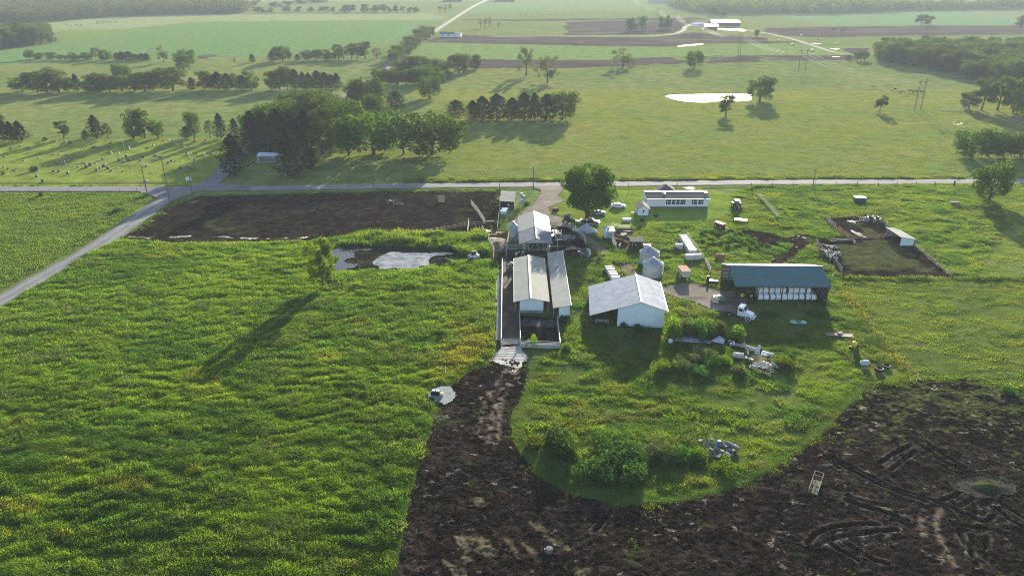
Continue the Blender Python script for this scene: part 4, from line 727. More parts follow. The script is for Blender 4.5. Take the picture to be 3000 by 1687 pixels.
# calf shelter by the pens
t = thing('calf_shelter', 'small open shelter with flat grey roof among the wet pens', 'shelter', (30.6, 170.5), R(1))
b = MB(); slab(b, [(-.5, -.35, 2.0), (3.0, -.35, 2.0), (2.8, 2.6, 2.35), (-.8, 2.6, 2.35)], .1); part('roof', b, M_SHINGLE2, t)
part('wall', MB().box((1.2, 2.4, 1.1), (2.9, .08, 2.2)), W_DARK, t); part('wall', MB().box((2.7, 1.2, 1.0), (.08, 2.4, 2.0)), W_PALE, t); posts(t, [(0, 0), (2.65, 0)], 1.98, .14, W_WOOD)
# upper cattle shed
t = thing('cattle_shed', 'open fronted shed with pale sloping roof at the corner of the mud lot', 'shed', (-3.3, 202.2), R(-1))
b = MB(); slab(b, [(-.35, -.4, 2.85), (4.1, -.4, 2.55), (4.3, 7.4, 3.35), (-.05, 7.4, 3.65)], .1); part('roof', b, M_PALER, t)
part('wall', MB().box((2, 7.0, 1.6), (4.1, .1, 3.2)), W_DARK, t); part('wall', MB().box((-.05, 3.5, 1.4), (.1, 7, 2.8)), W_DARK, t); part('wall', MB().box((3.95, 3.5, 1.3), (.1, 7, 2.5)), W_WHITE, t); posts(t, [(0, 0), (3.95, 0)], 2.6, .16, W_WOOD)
# roofed shelter near the cemetery cedars
x, y = at('f', 20, 262); t = thing('picnic_shelter', 'low white roofed shelter under the cedars near the cemetery', 'shelter', (x, y), R(4))
b = MB(); slab(b, [(-.2, -.3, 2.5), (8.6, -.3, 2.3), (8.4, 3.6, 2.7), (-.2, 3.6, 2.9)], .12); part('roof', b, mat('white sheet roof', (.72, .76, .8), .45, .1, var=.05), t)
part('wall', MB().box((4.2, 3.3, 1.3), (8.2, .1, 2.5)), W_GREY, t); part('wall', MB().box((.0, 1.6, 1.2), (.1, 3.4, 2.4)), W_WHITE, t)
posts(t, [(8.2, 0), (8.2, 3.3), (0, 0)], 2.3, .18, M_TRIM); part('slab', MB().box((4.2, 1.6, .08), (8.6, 3.6, .16)), M_CONW, t)
# far house and far farmstead
x, y = at('b', 1850, 376); t = thing('far_house', 'tiny white house beside the distant straight road', 'house', (x, y), R(-8))
part('wall', MB().extrude([(0, 0), (0, 3), (3.5, 4.6), (7, 3), (7, 0)], 0, 14, 'x'), W_WHITE, t); roof_x(t, M_SHINGLE2, -.4, 14.4, -.4, 7.4, 3.5, 2.95, 2.95, 4.75, th=.15)
part('wing', MB().box((17.2, 5, 1.8), (6.4, 6, 3.6)), W_WHITE, t); b = MB(); slab(b, [(14, 1.7, 3.7), (20.7, 1.7, 3.7), (20.7, 8.3, 3.9), (14, 8.3, 3.9)], .15); part('wing_roof', b, M_SHINGLE, t)
for xx in (3, 8.5): part('window', MB().box((xx, -.05, 1.7), (1.1, .06, 1.2)), M_GLASS, t)
M_SHINE = mat('bright sheet roof', (.75, .76, .76), .28, .5, var=.05, spec=.6)
def far_barn(c, u, v, L, D, hw, hr, label, wallm, roofm, rz=0, name='far_barn'):
    x, y = at(c, u, v); t = thing(name, label, 'barn', (x, y), rz)
    part('wall', MB().extrude([(0, 0), (0, hw), (D/2, hr), (D, hw), (D, 0)], 0, L, 'x'), wallm, t)
    roof_x(t, roofm, -.5, L+.5, -.5, D+.5, D/2, hw, hw, hr+.1, th=.2); return t
far_barn('c', 2010, 262, 33, 18, 3.5, 5.5, 'largest shining roofed barn of the distant farmstead', W_DARK, M_SHINE, R(0))
far_barn('c', 1935, 300, 14, 16, 3.5, 5, 'dark walled barn below the shining roof of the distant farmstead', W_DARK, M_SHINE, R(-14))
far_barn('c', 1815, 268, 13, 7, 2.6, 3.8, 'low white roofed shed left of the distant farmstead', W_WHITE, M_SHINE, 0, 'far_shed')
far_barn('c', 1400, 32, 60, 30, 6, 10, 'faint grey barn on the far plain beside the far wood', W_GREY, M_GALV, 0)
far_barn('b', 1880, 22, 38, 24, 5, 8, 'faint dark barn left of the far end of the road', W_DARK, M_SHINGLE, 0)
far_barn('b', 2400, 22, 38, 20, 5, 8, 'faint dark barn right of the far end of the road', W_DARK, M_GALV, 0)
# feed bins and grain bins
def feed_bin(loc, r, htop, hop, label, plate=False, lab=None):
    t = thing('feed_bin', label, 'feed bin', loc); z0 = hop; zc = htop-.9*r
    part('body', MB().lathe([(r, z0), (r, zc)], n=22, cap=False), M_GALV, t, smooth=True); part('hopper', MB().lathe([(.18, .65), (r, z0)], n=22), M_GALV, t, smooth=True)
    part('cone_roof', MB().lathe([(r*1.03, zc), (.3, htop-.22), (.3, htop)], n=22), M_GALV, t); part('lid', MB().lathe([(.36, htop-.02), (.36, htop+.08), (.05, htop+.16)], n=16), M_TRIM, t)
    for k in range(4):
        a = math.pi/4+k*math.pi/2; part('leg', MB().tube((r*.98*math.cos(a), r*.98*math.sin(a), 0), (r*.98*math.cos(a), r*.98*math.sin(a), z0+.6), .06), M_GALV, t)
    b = MB()
    for k in range(9): b.box((r+.08, 0, .6+k*(zc-.6)/8), (.05, .4, .04))
    part('ladder', b.box((r+.08, .2, zc/2+.2), (.05, .05, zc-.2)).box((r+.08, -.2, zc/2+.2), (.05, .05, zc-.2)), M_GALV, t)
    if plate: part('sign_plate', MB().box((0, -r-.03, zc-.75), (.8, .05, .45)), M_TRIM, t)
    return t
x, y = at('s', 190, 560); t = feed_bin((x, y), 1.08, 5.6, 2.2, 'tall blue grey feed bin beside the two toned barn')
part('auger_tube', MB().tube((.2, -.6, .7), (2.6, -1.2, 2.7), .11), M_GALV, t)
x, y = at('r', 1372, 690); feed_bin((x, y), .86, 3.95, 1.6, 'smaller feed bin with white plate beside the driveway', True)
M_BINROOF = mat('bin roof panels', (.40, .43, .46), .42, .5, var=.2, scale=1.2, spec=.5)
M_BINW = mat('ringed bin wall', (.42, .42, .41), .55, .2, var=.1, scale=.8, ribs=('z', .28))
def grain_bin(c, u, v, label):
    x, y = at(c, u, v); r = 2.3; t = thing('grain_bin', label, 'grain bin', (x, y+r)); hw = 2.95
    part('wall', MB().lathe([(r+(.03 if k % 2 else 0), hw*k/10) for k in range(11)], n=36, cap=False), M_BINW, t)
    b = MB(); n_ = 20
    for k in range(n_):
        a0, a1 = 2*math.pi*k/n_, 2*math.pi*(k+1)/n_; am = (a0+a1)/2
        P = lambda a, rr, z: (rr*math.cos(a), rr*math.sin(a), z)
        b.add([P(a0, r*1.06, hw-.05), P(am, r*1.06, hw-.02), P(a1, r*1.06, hw-.05), P(a1, .3, hw+1.18), P(am, .3, hw+1.2), P(a0, .3, hw+1.18)], [(0, 1, 4, 5), (1, 2, 3, 4)])
        b.tube(P(a0, r*1.05, hw), P(a0, .3, hw+1.23), .05, n=4)
    part('cone_roof', b, M_BINROOF, t); part('roof_cap', MB().lathe([(.36, hw+1.15), (.36, hw+1.38), (.1, hw+1.5)], n=16), M_GALV, t)
    part('hatch', MB().box((-.1, -r-.03, 1.0), (.7, .08, .9)), M_GALV, t); part('base_ring', MB().lathe([(r+.15, 0), (r+.15, .15), (r, .15)], n=30), M_CONW, t)
    b = MB()
    for k in range(8): b.box((r+.1, 0, .4+k*.35), (.05, .4, .04))
    part('ladder', b.box((r+.1, .2, 1.6), (.05, .05, 3)).box((r+.1, -.2, 1.6), (.05, .05, 3)), M_GALV, t); return t
grain_bin('k', 282, 412, 'nearer of the two squat silver grain bins with cone roof'); grain_bin('k', 236, 262, 'farther of the two squat silver grain bins, half hidden')
# ---------------------------------------------------------------- trees, shrubs and far woods
M_BARK = mat('bark', (.055, .045, .036), .95, var=.3, scale=3)
LV_OAK = leaf_mat('oak leaves', (.056, .098, .015), .36, tcol=(1.7, 1.8, .5)); LV_MID = leaf_mat('broad leaves', (.085, .125, .030), .33, tcol=(1.7, 1.75, .55)); LV_DARK = leaf_mat('cedar needles', (.024, .036, .015), .22, tcol=(1.2, 1.2, .7))
LV_PALE = leaf_mat('willow leaves', (.11, .145, .055), .42, tcol=(1.4, 1.35, .8)); LV_LIME = leaf_mat('young leaves', (.11, .20, .022), .5, tcol=(1.7, 1.6, .5)); LV_BUSH = leaf_mat('shrub leaves', (.06, .135, .034), .42, tcol=(1.5, 1.5, .7))
def leaf_quads(P, Nn, size, r, asp=.62):
    n = len(P); t = r.normal(size=(n, 3)); Nn = Nn+r.normal(size=(n, 3))*.38; Nn /= np.linalg.norm(Nn, axis=1)[:, None]
    a = np.cross(Nn, t); a /= np.linalg.norm(a, axis=1)[:, None]+1e-9; b = np.cross(Nn, a); s = size*r.uniform(.6, 1.35, (n, 1))
    V = np.stack([P-a*s*.5, P+b*s*.5*asp+Nn*s*.08, P+a*s*.5, P-b*s*.5*asp+Nn*s*.08], 1).reshape(-1, 3); return V
def shell(lobes, n, r, inner=.72):
    """leaf centres and outward normals spread over overlapping lobes"""
    w_ = np.array([l[3]**2 for l in lobes]); idx = r.choice(len(lobes), n, p=w_/w_.sum()); L = np.array([l[:5] for l in lobes])[idx]
    d = r.normal(size=(n, 3)); d /= np.linalg.norm(d, axis=1)[:, None]; rad = L[:, 3]*(inner+(1.06-inner)*r.random(n)**.6)
    bump = 1+.16*np.sin(d[:, 0]*5+idx)*np.sin(d[:, 1]*4+idx*2)*np.cos(d[:, 2]*5)
    P = L[:, :3]+d*(rad*bump)[:, None]*np.stack([np.ones(n), np.ones(n), L[:, 4]], 1); return P, d
def crown_broad(seed, n, w=10., h=12., base=.28, nl=16, size=.55, lr=(.105, .165), flat=.85):
    r = np.random.default_rng(seed); lobes = []
    for k in range(nl):
        a = r.uniform(0, 6.28); zz = r.uniform(base+.10, .86)*h; rr = w*.5*math.sqrt(max(.05, 1-((zz/h-.55)/.52)**2))*r.uniform(.5, .84); R_ = w*r.uniform(*lr)
        lobes.append((rr*math.cos(a), rr*math.sin(a), zz, R_, flat))
    lobes += [(0, 0, h*.55, w*.22, 1.0), (w*.05, 0, h*.84, w*.13, .9)]
    P, d = shell(lobes, n, r); k = P[:, 2] > h*base*.75; P, d = P[k], d[k]
    V = leaf_quads(P, d, size, r); V[:, 2] *= h/max(V[:, 2].max(), .1); return npmesh('crown', V, np.arange(len(V)), 4)
def crown_cone(seed, n, w=6., h=12., size=.5):
    r = np.random.default_rng(seed); t = r.random(n)**.8; z = h*(.06+.94*t); ring = 1+.18*np.sin(z*2.6+r.uniform(0, 1, n)); a = r.uniform(0, 6.28, n); lob = 1+.26*np.sin(a*3+z*.8+seed)+.16*np.sin(a*7-z*1.7)+.12*np.sin(a*2+z*.5)
    R_ = w*.5*np.minimum(1, (1-t)**.55*1.1)*np.minimum(1, .55+t*4)*ring*lob*r.uniform(.6, 1.03, n)
    P = np.stack([R_*np.cos(a), R_*np.sin(a), z], 1); d = np.stack([np.cos(a), np.sin(a), np.full(n, .5)], 1); V = leaf_quads(P, d, size, r, .5); return npmesh('crown', V, np.arange(len(V)), 4)
def crown_sparse(seed, n, w=9., h=12., size=.5, base=.2, nl=30):
    r = np.random.default_rng(seed); lobes = []
    for k in range(nl):
        a = r.uniform(0, 6.28); zz = r.uniform(base+.05, .92)*h; rr = w*.5*math.sqrt(max(.05, 1-((zz/h-.5)/.55)**2))*r.uniform(.3, .95); lobes.append((rr*math.cos(a), rr*math.sin(a), zz, w*r.uniform(.07, .13), 1.25))
    P, d = shell(lobes, n, r, .3); V = leaf_quads(P, d, size, r, .5); return npmesh('crown', V, np.arange(len(V)), 4)
def mound(seed, n, w=4., h=2., size=.35, nl=9):
    r = np.random.default_rng(seed); lobes = [(0, 0, h*.45, h*.52, 1)]
    for k in range(nl):
        a = r.uniform(0, 6.28); rr = w*.5*r.uniform(.2, 1.05)*(1.25 if k % 2 else .8); q = h*r.uniform(.16, .44); lobes.append((rr*math.cos(a), rr*math.sin(a), q*r.uniform(.7, 1.2), q, 1.05))
    P, d = shell(lobes, n, r, .6); k = P[:, 2] > -.05; V = leaf_quads(P[k], d[k], size, r, .6); return npmesh('foliage', V, np.arange(len(V)), 4)
def trunk(seed, h, r0, w, base=.3, limbs=6):
    r = random.Random(seed); b = MB(); p = Vector((0, 0, -.3)); q = Vector((r.uniform(-.2, .2), r.uniform(-.2, .2), h*base)); b.tube(p, q, r0*1.25, r0*.85, 8); top = Vector((r.uniform(-.4, .4), r.uniform(-.4, .4), h*.78)); b.tube(q, top, r0*.85, r0*.22, 7)
    for k in range(limbs):
        a = 6.28*k/limbs+r.uniform(-.4, .4); s = q.lerp(top, r.uniform(0, .6)); e = Vector((math.cos(a)*w*r.uniform(.25, .42), math.sin(a)*w*r.uniform(.25, .42), min(h*.85, s.z+h*r.uniform(.15, .4)))); mid = s.lerp(e, .5)+Vector((0, 0, -h*.03))
        b.tube(s, mid, r0*.42, r0*.28, 6); b.tube(mid, e, r0*.28, r0*.08, 5)
    return b.mesh('trunk')
PROTO = {}
def proto(key, crown, tr, m, w, h):
    crown.materials.append(m); 
    if tr: tr.materials.append(M_BARK)
    PROTO.setdefault(key, []).append((crown, tr, w, h))
for s in range(4): proto('broad', crown_broad(10+s, 4200, base=.03, size=.6, nl=34+s), trunk(s, 12, .30, 10, .24), LV_MID, 10, 12)
for s in range(3): proto('tall', crown_broad(30+s, 3400, 7.5, 13, .12, 30, .55), trunk(40+s, 13, .26, 7.5, .32), LV_MID, 7.5, 13)
for s in range(3): proto('cedar', crown_cone(50+s, 2600, 6, 12, .55), trunk(60+s, 11, .2, 1, .1, 0), LV_DARK, 6.2, 12)
for s in range(2): proto('round', crown_broad(70+s, 4000, 11, 10, .05, 38, .6), trunk(75+s, 10, .28, 11, .2), LV_OAK, 11, 10)
for s in range(3): proto('pale', crown_sparse(80+s, 2600, size=.55), trunk(85+s, 12, .28, 9, .2, 9), LV_PALE, 9, 12)
for s in range(3): proto('far', crown_broad(90+s, 900, 10, 11, .08, 12, 1.4), trunk(95+s, 11, .35, 8, .2, 3), LV_MID, 10.4, 11)
for s in range(2): proto('thin', crown_sparse(100+s, 260, 6, 12, 1.0, .3, 14), trunk(105+s, 12, .3, 6, .3, 7), LV_PALE, 6, 12)
for s in range(3): proto('bush', mound(110+s, 2300, nl=16, size=.3), None, LV_BUSH, 4, 2)
for s in range(2): proto('limebush', mound(120+s, 1900, 3.4, 2.4, .28, nl=14), None, LV_LIME, 3.4, 2.4)
for s in range(2): proto('greybush', mound(130+s, 2300, 4, 2.2, .28, nl=17), None, LV_PALE, 4, 2.2)
proto('sapling', crown_sparse(140, 4500, 7, 9, .42, .10, 40), trunk(141, 9, .14, 7, .15, 12), LV_LIME, 7, 9)
proto('oak', crown_broad(151, 11000, 15, 15, .13, 70, .66, (.085, .135)), trunk(152, 15, .55, 15, .17, 11), LV_OAK, 15, 15)
_tc = [0]
def plant(kind, x, y, h, wd, label, group=None, name=None, cat='tree', dz=0):
    pr = PROTO[kind]; cr, tr, w0, h0 = pr[_tc[0] % len(pr)]; _tc[0] += 1
    bush = tr is None
    if bush:
        o = solo(name or 'shrub', cr, None, label, cat if cat != 'tree' else 'shrub', (x, y, dz), random.uniform(0, 6.28), group)
    else:
        o = thing(name or {'cedar': 'cedar_tree', 'oak': 'oak_tree', 'pale': 'willow_tree', 'thin': 'bare_tree', 'sapling': 'young_tree'}.get(kind, 'leafy_tree'), label, cat, (x, y, dz), random.uniform(0, 6.28), group)
        part('crown', cr, None, o); part('trunk', tr, None, o)
    q = random.uniform(.85, 1.18) if bush else 1
    o.scale = (wd/w0*q, wd/w0/q, h/h0); return o
def tree(kind, c, u, v, vt, wpx, label, group=None, **k):
    x, y = at(c, u, v); h = max(1.2, height_at(c, u, vt, x, y)); wd = wpx*CR[c][2]*(y*CP+CAMH*SP)/FPX
    return plant(kind, x, y, h, wd, label, group, **k)
ORD = 'first second third fourth fifth sixth seventh eighth ninth tenth eleventh twelfth thirteenth fourteenth fifteenth sixteenth seventeenth eighteenth nineteenth twentieth'.split()
def row(rows, where, group, kind='broad'):
    """a line of trees given left to right: each label says its place in the line"""
    rows = sorted(rows, key=lambda q: px_of(q))
    for i, q in enumerate(rows):
        kd = q[5] if len(q) > 5 else kind
        look = {'cedar': 'dark pointed cedar', 'pale': 'pale loose crowned tree', 'broad': 'broad leafy tree', 'round': 'round crowned tree', 'tall': 'tall leafy tree', 'far': 'small hazy tree', 'thin': 'thin half bare tree'}[kd]
        jv = random.uniform(.88, 1.08) if kd == 'cedar' else random.uniform(.9, 1.05)
        tree(kd, q[0], q[1], q[2], q[2]-(q[2]-q[3])*jv, q[4]*(1.05 if 'grove' in where else 1.25)*(random.uniform(.82, 1.15) if kd == 'cedar' else 1), '%s, %s from left in %s' % (look, ORD[i], where), group)
def px_of(q): return CR[q[0]][0]+q[1]*CR[q[0]][2]
# the oak in the yard
x, y = at('g', 1655, 705); plant('oak', x, y, 15.6, 16.2, 'great spreading tree shading the parked truck beside the driveway')
# grove beyond the crossroads
for q in ((('F',593,440,338,72),'cedar','dense dark cedar standing alone at the road fork, nearest the cemetery'), (('F',735,443,325,78),'cedar','tallest dark cedar, just right of the white roofed shelter'), (('F',782,425,368,42),'cedar','small slim cedar right of the tallest cedar by the shelter'), (('F',832,392,335,38),'tall','slender tree standing clear before the grove, right of the small cedar')):
    tree(q[1], *q[0], q[2])
row([('F',640,385,275,75,'cedar'),('F',672,388,268,80,'cedar'),('F',705,392,262,80,'cedar'),('F',742,390,270,70,'cedar'),('F',775,388,285,70,'cedar'),('F',812,388,276,80,'tall'),('F',878,390,292,80,'broad'),('F',940,390,264,160,'round'),('F',1016,388,300,62,'tall'),('F',1088,388,274,160,'round')], 'the front of the dark grove', 'front trees of the grove')
row([('F',655,360,268,85),('F',700,350,247,100,'round'),('F',750,342,240,105),('F',800,338,232,115,'round'),('F',862,345,244,125,'round')], 'the back of the dark grove', 'back trees of the grove')
row([('F',745,305,228,90),('F',795,300,224,100,'round'),('F',842,308,238,86)], 'the far fringe of the grove', 'far trees of the grove')
for q in ((('F',925,262,192,98),'round','big pale green tree rising behind the grove beside the far road'), (('F',893,262,215,60),'broad','darker tree against the left side of the big pale green one'), (('F',938,290,235,62),'round','lower round tree in front of the big pale green one'), (('F',995,268,230,58),'cedar','dark cone shaped cedar right of the big pale green tree'), (('F',1082,248,188,62),'round','lone round tree with clear trunk in open pasture beyond the grove')):
    tree(q[1], *q[0], q[2])
row([('F',1147,288,248,46,'cedar'),('F',1190,302,248,40,'cedar'),('F',1214,303,243,46,'cedar'),('F',1250,303,240,62,'cedar'),('F',1288,302,246,44,'cedar'),('F',1318,302,237,46,'cedar'),('F',1344,301,234,36,'cedar'),('F',1375,301,238,50,'cedar'),('F',1415,301,224,68,'broad')], 'the short central row', 'cedar row in the central pasture')
# thicket and hedge along the far road
row([('b',1250,830,680,150),('b',1330,850,690,170),('b',1420,855,695,170),('b',1510,850,700,150),('b',1600,850,700,130),('b',1690,840,650,190),('b',1780,820,670,150),('b',1850,835,720,110),('b',1930,790,720,110)], 'the front of the roadside thicket', 'front trees of the roadside thicket', 'round')
row([('b',1430,740,610,150),('b',1540,720,570,170),('b',1640,720,545,190),('b',1740,720,575,150),('b',1840,720,590,120),('b',1910,735,600,110),('b',2042,735,530,210),('b',2190,700,545,110),('b',2228,700,550,80)], 'the back of the roadside thicket', 'back trees of the roadside thicket')
row([('b',1390,640,490,110),('b',1440,605,440,140),('b',1500,560,400,140),('b',1560,520,365,140),('b',1610,480,330,120),('b',1660,430,285,130),('b',1705,395,245,130),('b',1760,370,260,80)], 'the far road hedge', 'hedge trees along the far road')
# hedgerow across the left pasture
row([('a',230,920,750,190),('a',380,925,700,190),('a',480,930,668,230),('a',600,930,715,200),('a',690,925,770,110),('a',780,918,735,90,'cedar'),('a',930,925,740,180),('a',1020,928,735,170),('a',1110,925,735,150),('a',1230,915,745,190),('a',1350,918,760,150),('a',1460,918,700,210),('a',1550,915,750,110),('a',1740,915,672,270),('a',1935,905,780,80,'cedar'),('a',2060,905,715,150),('a',2130,905,735,100)], 'the left half hedgerow', 'left half of the long hedgerow')
tree('round', 'a', 1240, 860, 630, 200, 'pale round tree standing just behind the long hedgerow')
row([('a',2200,905,720,120,'cedar'),('a',2290,905,725,120,'cedar'),('a',2380,905,735,120),('a',2450,905,765,100,'cedar'),('a',2530,905,700,140),('b',160,905,690,130),('b',240,905,670,140),('b',320,905,660,120),('b',400,905,690,110,'cedar'),('b',480,905,735,90,'cedar'),('b',540,905,720,110,'cedar'),('b',620,905,712,120,'cedar'),('b',700,902,722,110,'cedar'),('b',760,898,735,100,'cedar'),('b',815,895,742,90,'cedar')], 'the right half hedgerow', 'right half of the long hedgerow')
# second line of trees, farther left
row([('a',303,600,495,95),('a',395,600,525,90),('a',512,605,530,95),('a',610,605,545,65),('a',672,605,558,48),('a',735,605,522,85),('a',790,605,560,42),('a',880,605,520,125),('a',965,590,480,90,'pale'),('a',1075,605,490,130),('a',1180,610,525,90,'cedar'),('a',1230,610,522,90,'cedar'),('a',1300,610,515,95,'cedar'),('a',1370,610,540,80,'cedar'),('a',1430,610,535,85,'cedar'),('a',1480,612,535,80,'cedar')], 'the left fields tree line', 'thin line of trees in the left fields')
for q in ((('a',1650,634,450,115),'pale','tall slim tree in the left fields, left of the round pair'), (('a',1890,660,492,190),'round','dark round tree of the pair in the left fields'), (('a',1830,690,530,170),'round','paler round tree of the pair in the left fields'), (('a',1850,712,625,150),'pale','grey green bush at the foot of the round pair'), (('a',2540,632,545,78),'cedar','small lone dark cedar in the left fields'), (('a',2360,632,580,55),'thin','faint bare tree left of the lone dark cedar'), (('a',552,426,374,66),'far','small lone tree just right of the left grove')):
    tree(q[1], *q[0], q[2])
row([('b',165,622,510,85,'cedar'),('b',270,622,455,160),('b',335,617,500,45,'tall'),('b',420,610,540,65,'cedar'),('b',515,612,500,110),('b',600,606,495,110),('b',700,606,500,110),('b',775,602,530,80),('b',832,597,435,100,'tall'),('b',880,600,515,95,'pale'),('b',965,597,432,110,'tall'),('b',1020,597,430,110,'tall'),('b',1100,597,415,115,'tall'),('b',1215,592,480,85,'pale')], 'the roadside tree line', 'tree line left of the far road')
# trees around the cemetery
row([('a',-30,1385,1010,170),('a',50,1420,1215,110,'cedar'),('a',130,1425,1235,110,'cedar'),('a',215,1420,1230,120,'cedar')], 'the left edge cluster', 'cluster above the left end of the cemetery')
for q in ((('a',645,1397,1212,150),'tall','small leaning tree on the far cemetery border'), (('a',862,1392,1312,90),'cedar','little dark cedar left of the big dark cemetery cedar'), (('a',975,1392,1158,170),'cedar','big dark cedar on the far cemetery border'), (('a',1090,1392,1235,110),'pale','pale tree against the right side of the big dark cemetery cedar'), (('a',1345,1392,1092,210),'broad','left crown of the big three tree clump behind the headstones'), (('a',1460,1390,1092,190),'broad','middle crown of the big three tree clump behind the headstones'), (('a',1590,1388,1200,150),'broad','right and lowest crown of the three tree clump behind the headstones'), (('a',1955,1393,1125,170),'broad','bright leafy tree on the cemetery border near the wires'), (('a',1880,1388,1270,130),'cedar','low dark cedar under the bright leafy cemetery tree'), (('a',2115,1382,1200,120),'pale','grey green tree right of the bright leafy cemetery tree'), (('a',2225,1392,1140,140),'cedar','dark pointed cedar crossed by the wires above the cemetery'), (('a',2370,1392,1190,120),'cedar','second dark cedar crossed by the wires above the cemetery'), (('a',2480,1400,1200,130),'cedar','dark cedar joining the grove by the cemetery gate')):
    tree(q[1], *q[0], q[2])
tree('bush', 'a', 455, 1412, 1372, 42, 'small dark bush on the cemetery far border'); tree('bush', 'e', 340, 345, 288, 80, 'dark bush among the cemetery headstones')
tree('limebush', 'e', 35, 378, 325, 45, 'pale young bush at the left edge of the cemetery'); tree('bush', 'e', 1190, 755, 705, 75, 'dark bush in the field corner beside the side road'); tree('greybush', 'e', 415, 600, 545, 45, 'brown bush on the road verge below the cemetery')
# pasture trees to the right
for q in ((('c',140,765,468,210),'pale','taller of the two pale trees in the central far pasture'), (('c',358,830,560,260),'pale','broader of the two pale trees in the central far pasture'), (('c',1112,684,480,250),'pale','drooping willow on the edge of the ploughed strip'), (('c',1215,660,590,90),'pale','low willow branch clump right of the drooping willow'), (('c',1832,688,500,180),'round','lone umbrella shaped tree in the far right pasture'), (('c',2490,1022,768,290),'broad','dark dense tree at the right end of the bright pond'), (('c',2150,1162,958,175),'tall','small tree standing before the bright pond'), (('d',1122,1130,955,125),'tall','small tree near the black cattle and power line'), (('c',2455,375,300,70),'far','small tree right of the distant farmstead'), (('c',2040,150,70,170),'far','hazy tree above the distant farmstead'), (('c',2130,170,110,80),'far','lower hazy tree above the distant farmstead'), (('d',1540,255,145,130),'far','left crown of the hazy pair on the right plain'), (('d',1612,255,160,105),'far','right crown of the hazy pair on the right plain'), (('d',2545,272,150,140),'far','big hazy tree at the right edge of the plain'), (('d',660,325,275,45),'far','left hazy bush on the green island in the ploughed land'), (('d',745,322,265,45),'far','right hazy bush on the green island in the ploughed land')):
    tree(q[1], *q[0], q[2])
row([('c',1200,312,170,110,'far'),('c',1312,300,160,105,'far'),('c',1500,297,155,75,'far'),('c',1562,297,155,85,'far')], 'the four ploughland trees', 'four trees on the distant ploughed field')
row([('d',808,602,555,46),('d',895,612,508,62),('d',930,612,505,60),('d',970,612,510,66)], 'the group before the wood', 'little group before the right wood', 'tall')
row([('d',2020,1100,900,160),('d',2145,1110,780,190,'tall'),('d',2305,1112,770,200,'tall'),('d',2460,1140,795,210),('d',2570,1190,905,200)], 'the clump behind pylons', 'clump behind the right power poles')
row([('F',2440,394,325,82),('F',2486,394,324,60),('F',2522,394,328,60),('F',2566,394,330,70)], 'the right edge clump', 'bright clump at the right edge', 'round')
tree('round', 'F', 2488, 505, 402, 96, 'tall dense ivy clad tree beside the road at the right')
tree('sapling', 'F', 813, 718, 600, 92, 'young yellow green tree at the edge of the lagoon')
row([('b',20,135,62,90),('b',70,135,70,70),('b',150,133,75,62),('b',310,128,52,98),('b',428,126,60,62),('b',550,124,62,62),('b',690,124,65,100),('b',775,122,68,50),('b',890,126,55,90),('b',945,126,42,120)], 'the far left line', 'left half of the far tree line', 'far')
row([('b',1095,125,45,90),('b',1195,125,50,85),('b',1275,125,45,85),('b',1340,125,66,62),('b',1408,125,44,52),('b',1475,125,62,54),('b',1545,125,70,62),('b',1612,125,70,72),('b',1850,132,45,62,'thin'),('b',1905,132,40,40,'thin'),('b',1952,132,30,46,'thin')], 'the far central line', 'right half of the far tree line', 'far')
row([('b',2262,287,170,50,'thin'),('b',2300,287,172,50,'thin'),('b',2352,280,170,46,'thin'),('b',2440,287,215,42,'thin')], 'the bare far group', 'bare trees right of the straight road')
row([('a',2560,55,5,120),('b',200,72,20,120),('b',330,60,10,120),('b',450,40,-5,140),('b',620,30,-12,170)], 'the hazy horizon group', 'hazy trees on the horizon', 'far')
def wood(poly, sp, h, lab, group, kinds, seed=0):
    r = np.random.default_rng(seed); lo = poly.min(0); hi = poly.max(0); k = 0
    X, Y = np.meshgrid(np.arange(lo[0], hi[0], sp), np.arange(lo[1], hi[1], sp)); x = X.ravel()+r.uniform(-.4, .4, X.size)*sp; y = Y.ravel()+r.uniform(-.4, .4, X.size)*sp
    q = (sdist(poly, x, y) > 0) & in_view(x, y, .05)
    for xx, yy in zip(x[q], y[q]): plant(kinds[k % len(kinds)], xx, yy, h*r.uniform(.78, 1.15), sp*r.uniform(1.15, 1.6), lab, group); k += 1
    return k
N_W1 = wood(PG('d', [(1070,610),(1400,662),(1800,742),(2100,808),(2300,866),(2800,945),(2800,560),(2000,535),(1500,545),(1080,565)]), 9.5, 13, 'close grown leafy tree in the dense wood at the right', 'trees of the right wood', ['broad', 'broad', 'round', 'broad', 'tall'], 5)
N_W2 = wood(PG('a', [(-250,530),(100,500),(300,466),(515,440),(520,405),(300,385),(-250,370)]), 9.5, 15, 'close grown tree in the grove at the far left', 'trees of the left grove', ['broad', 'tall', 'broad'], 6)
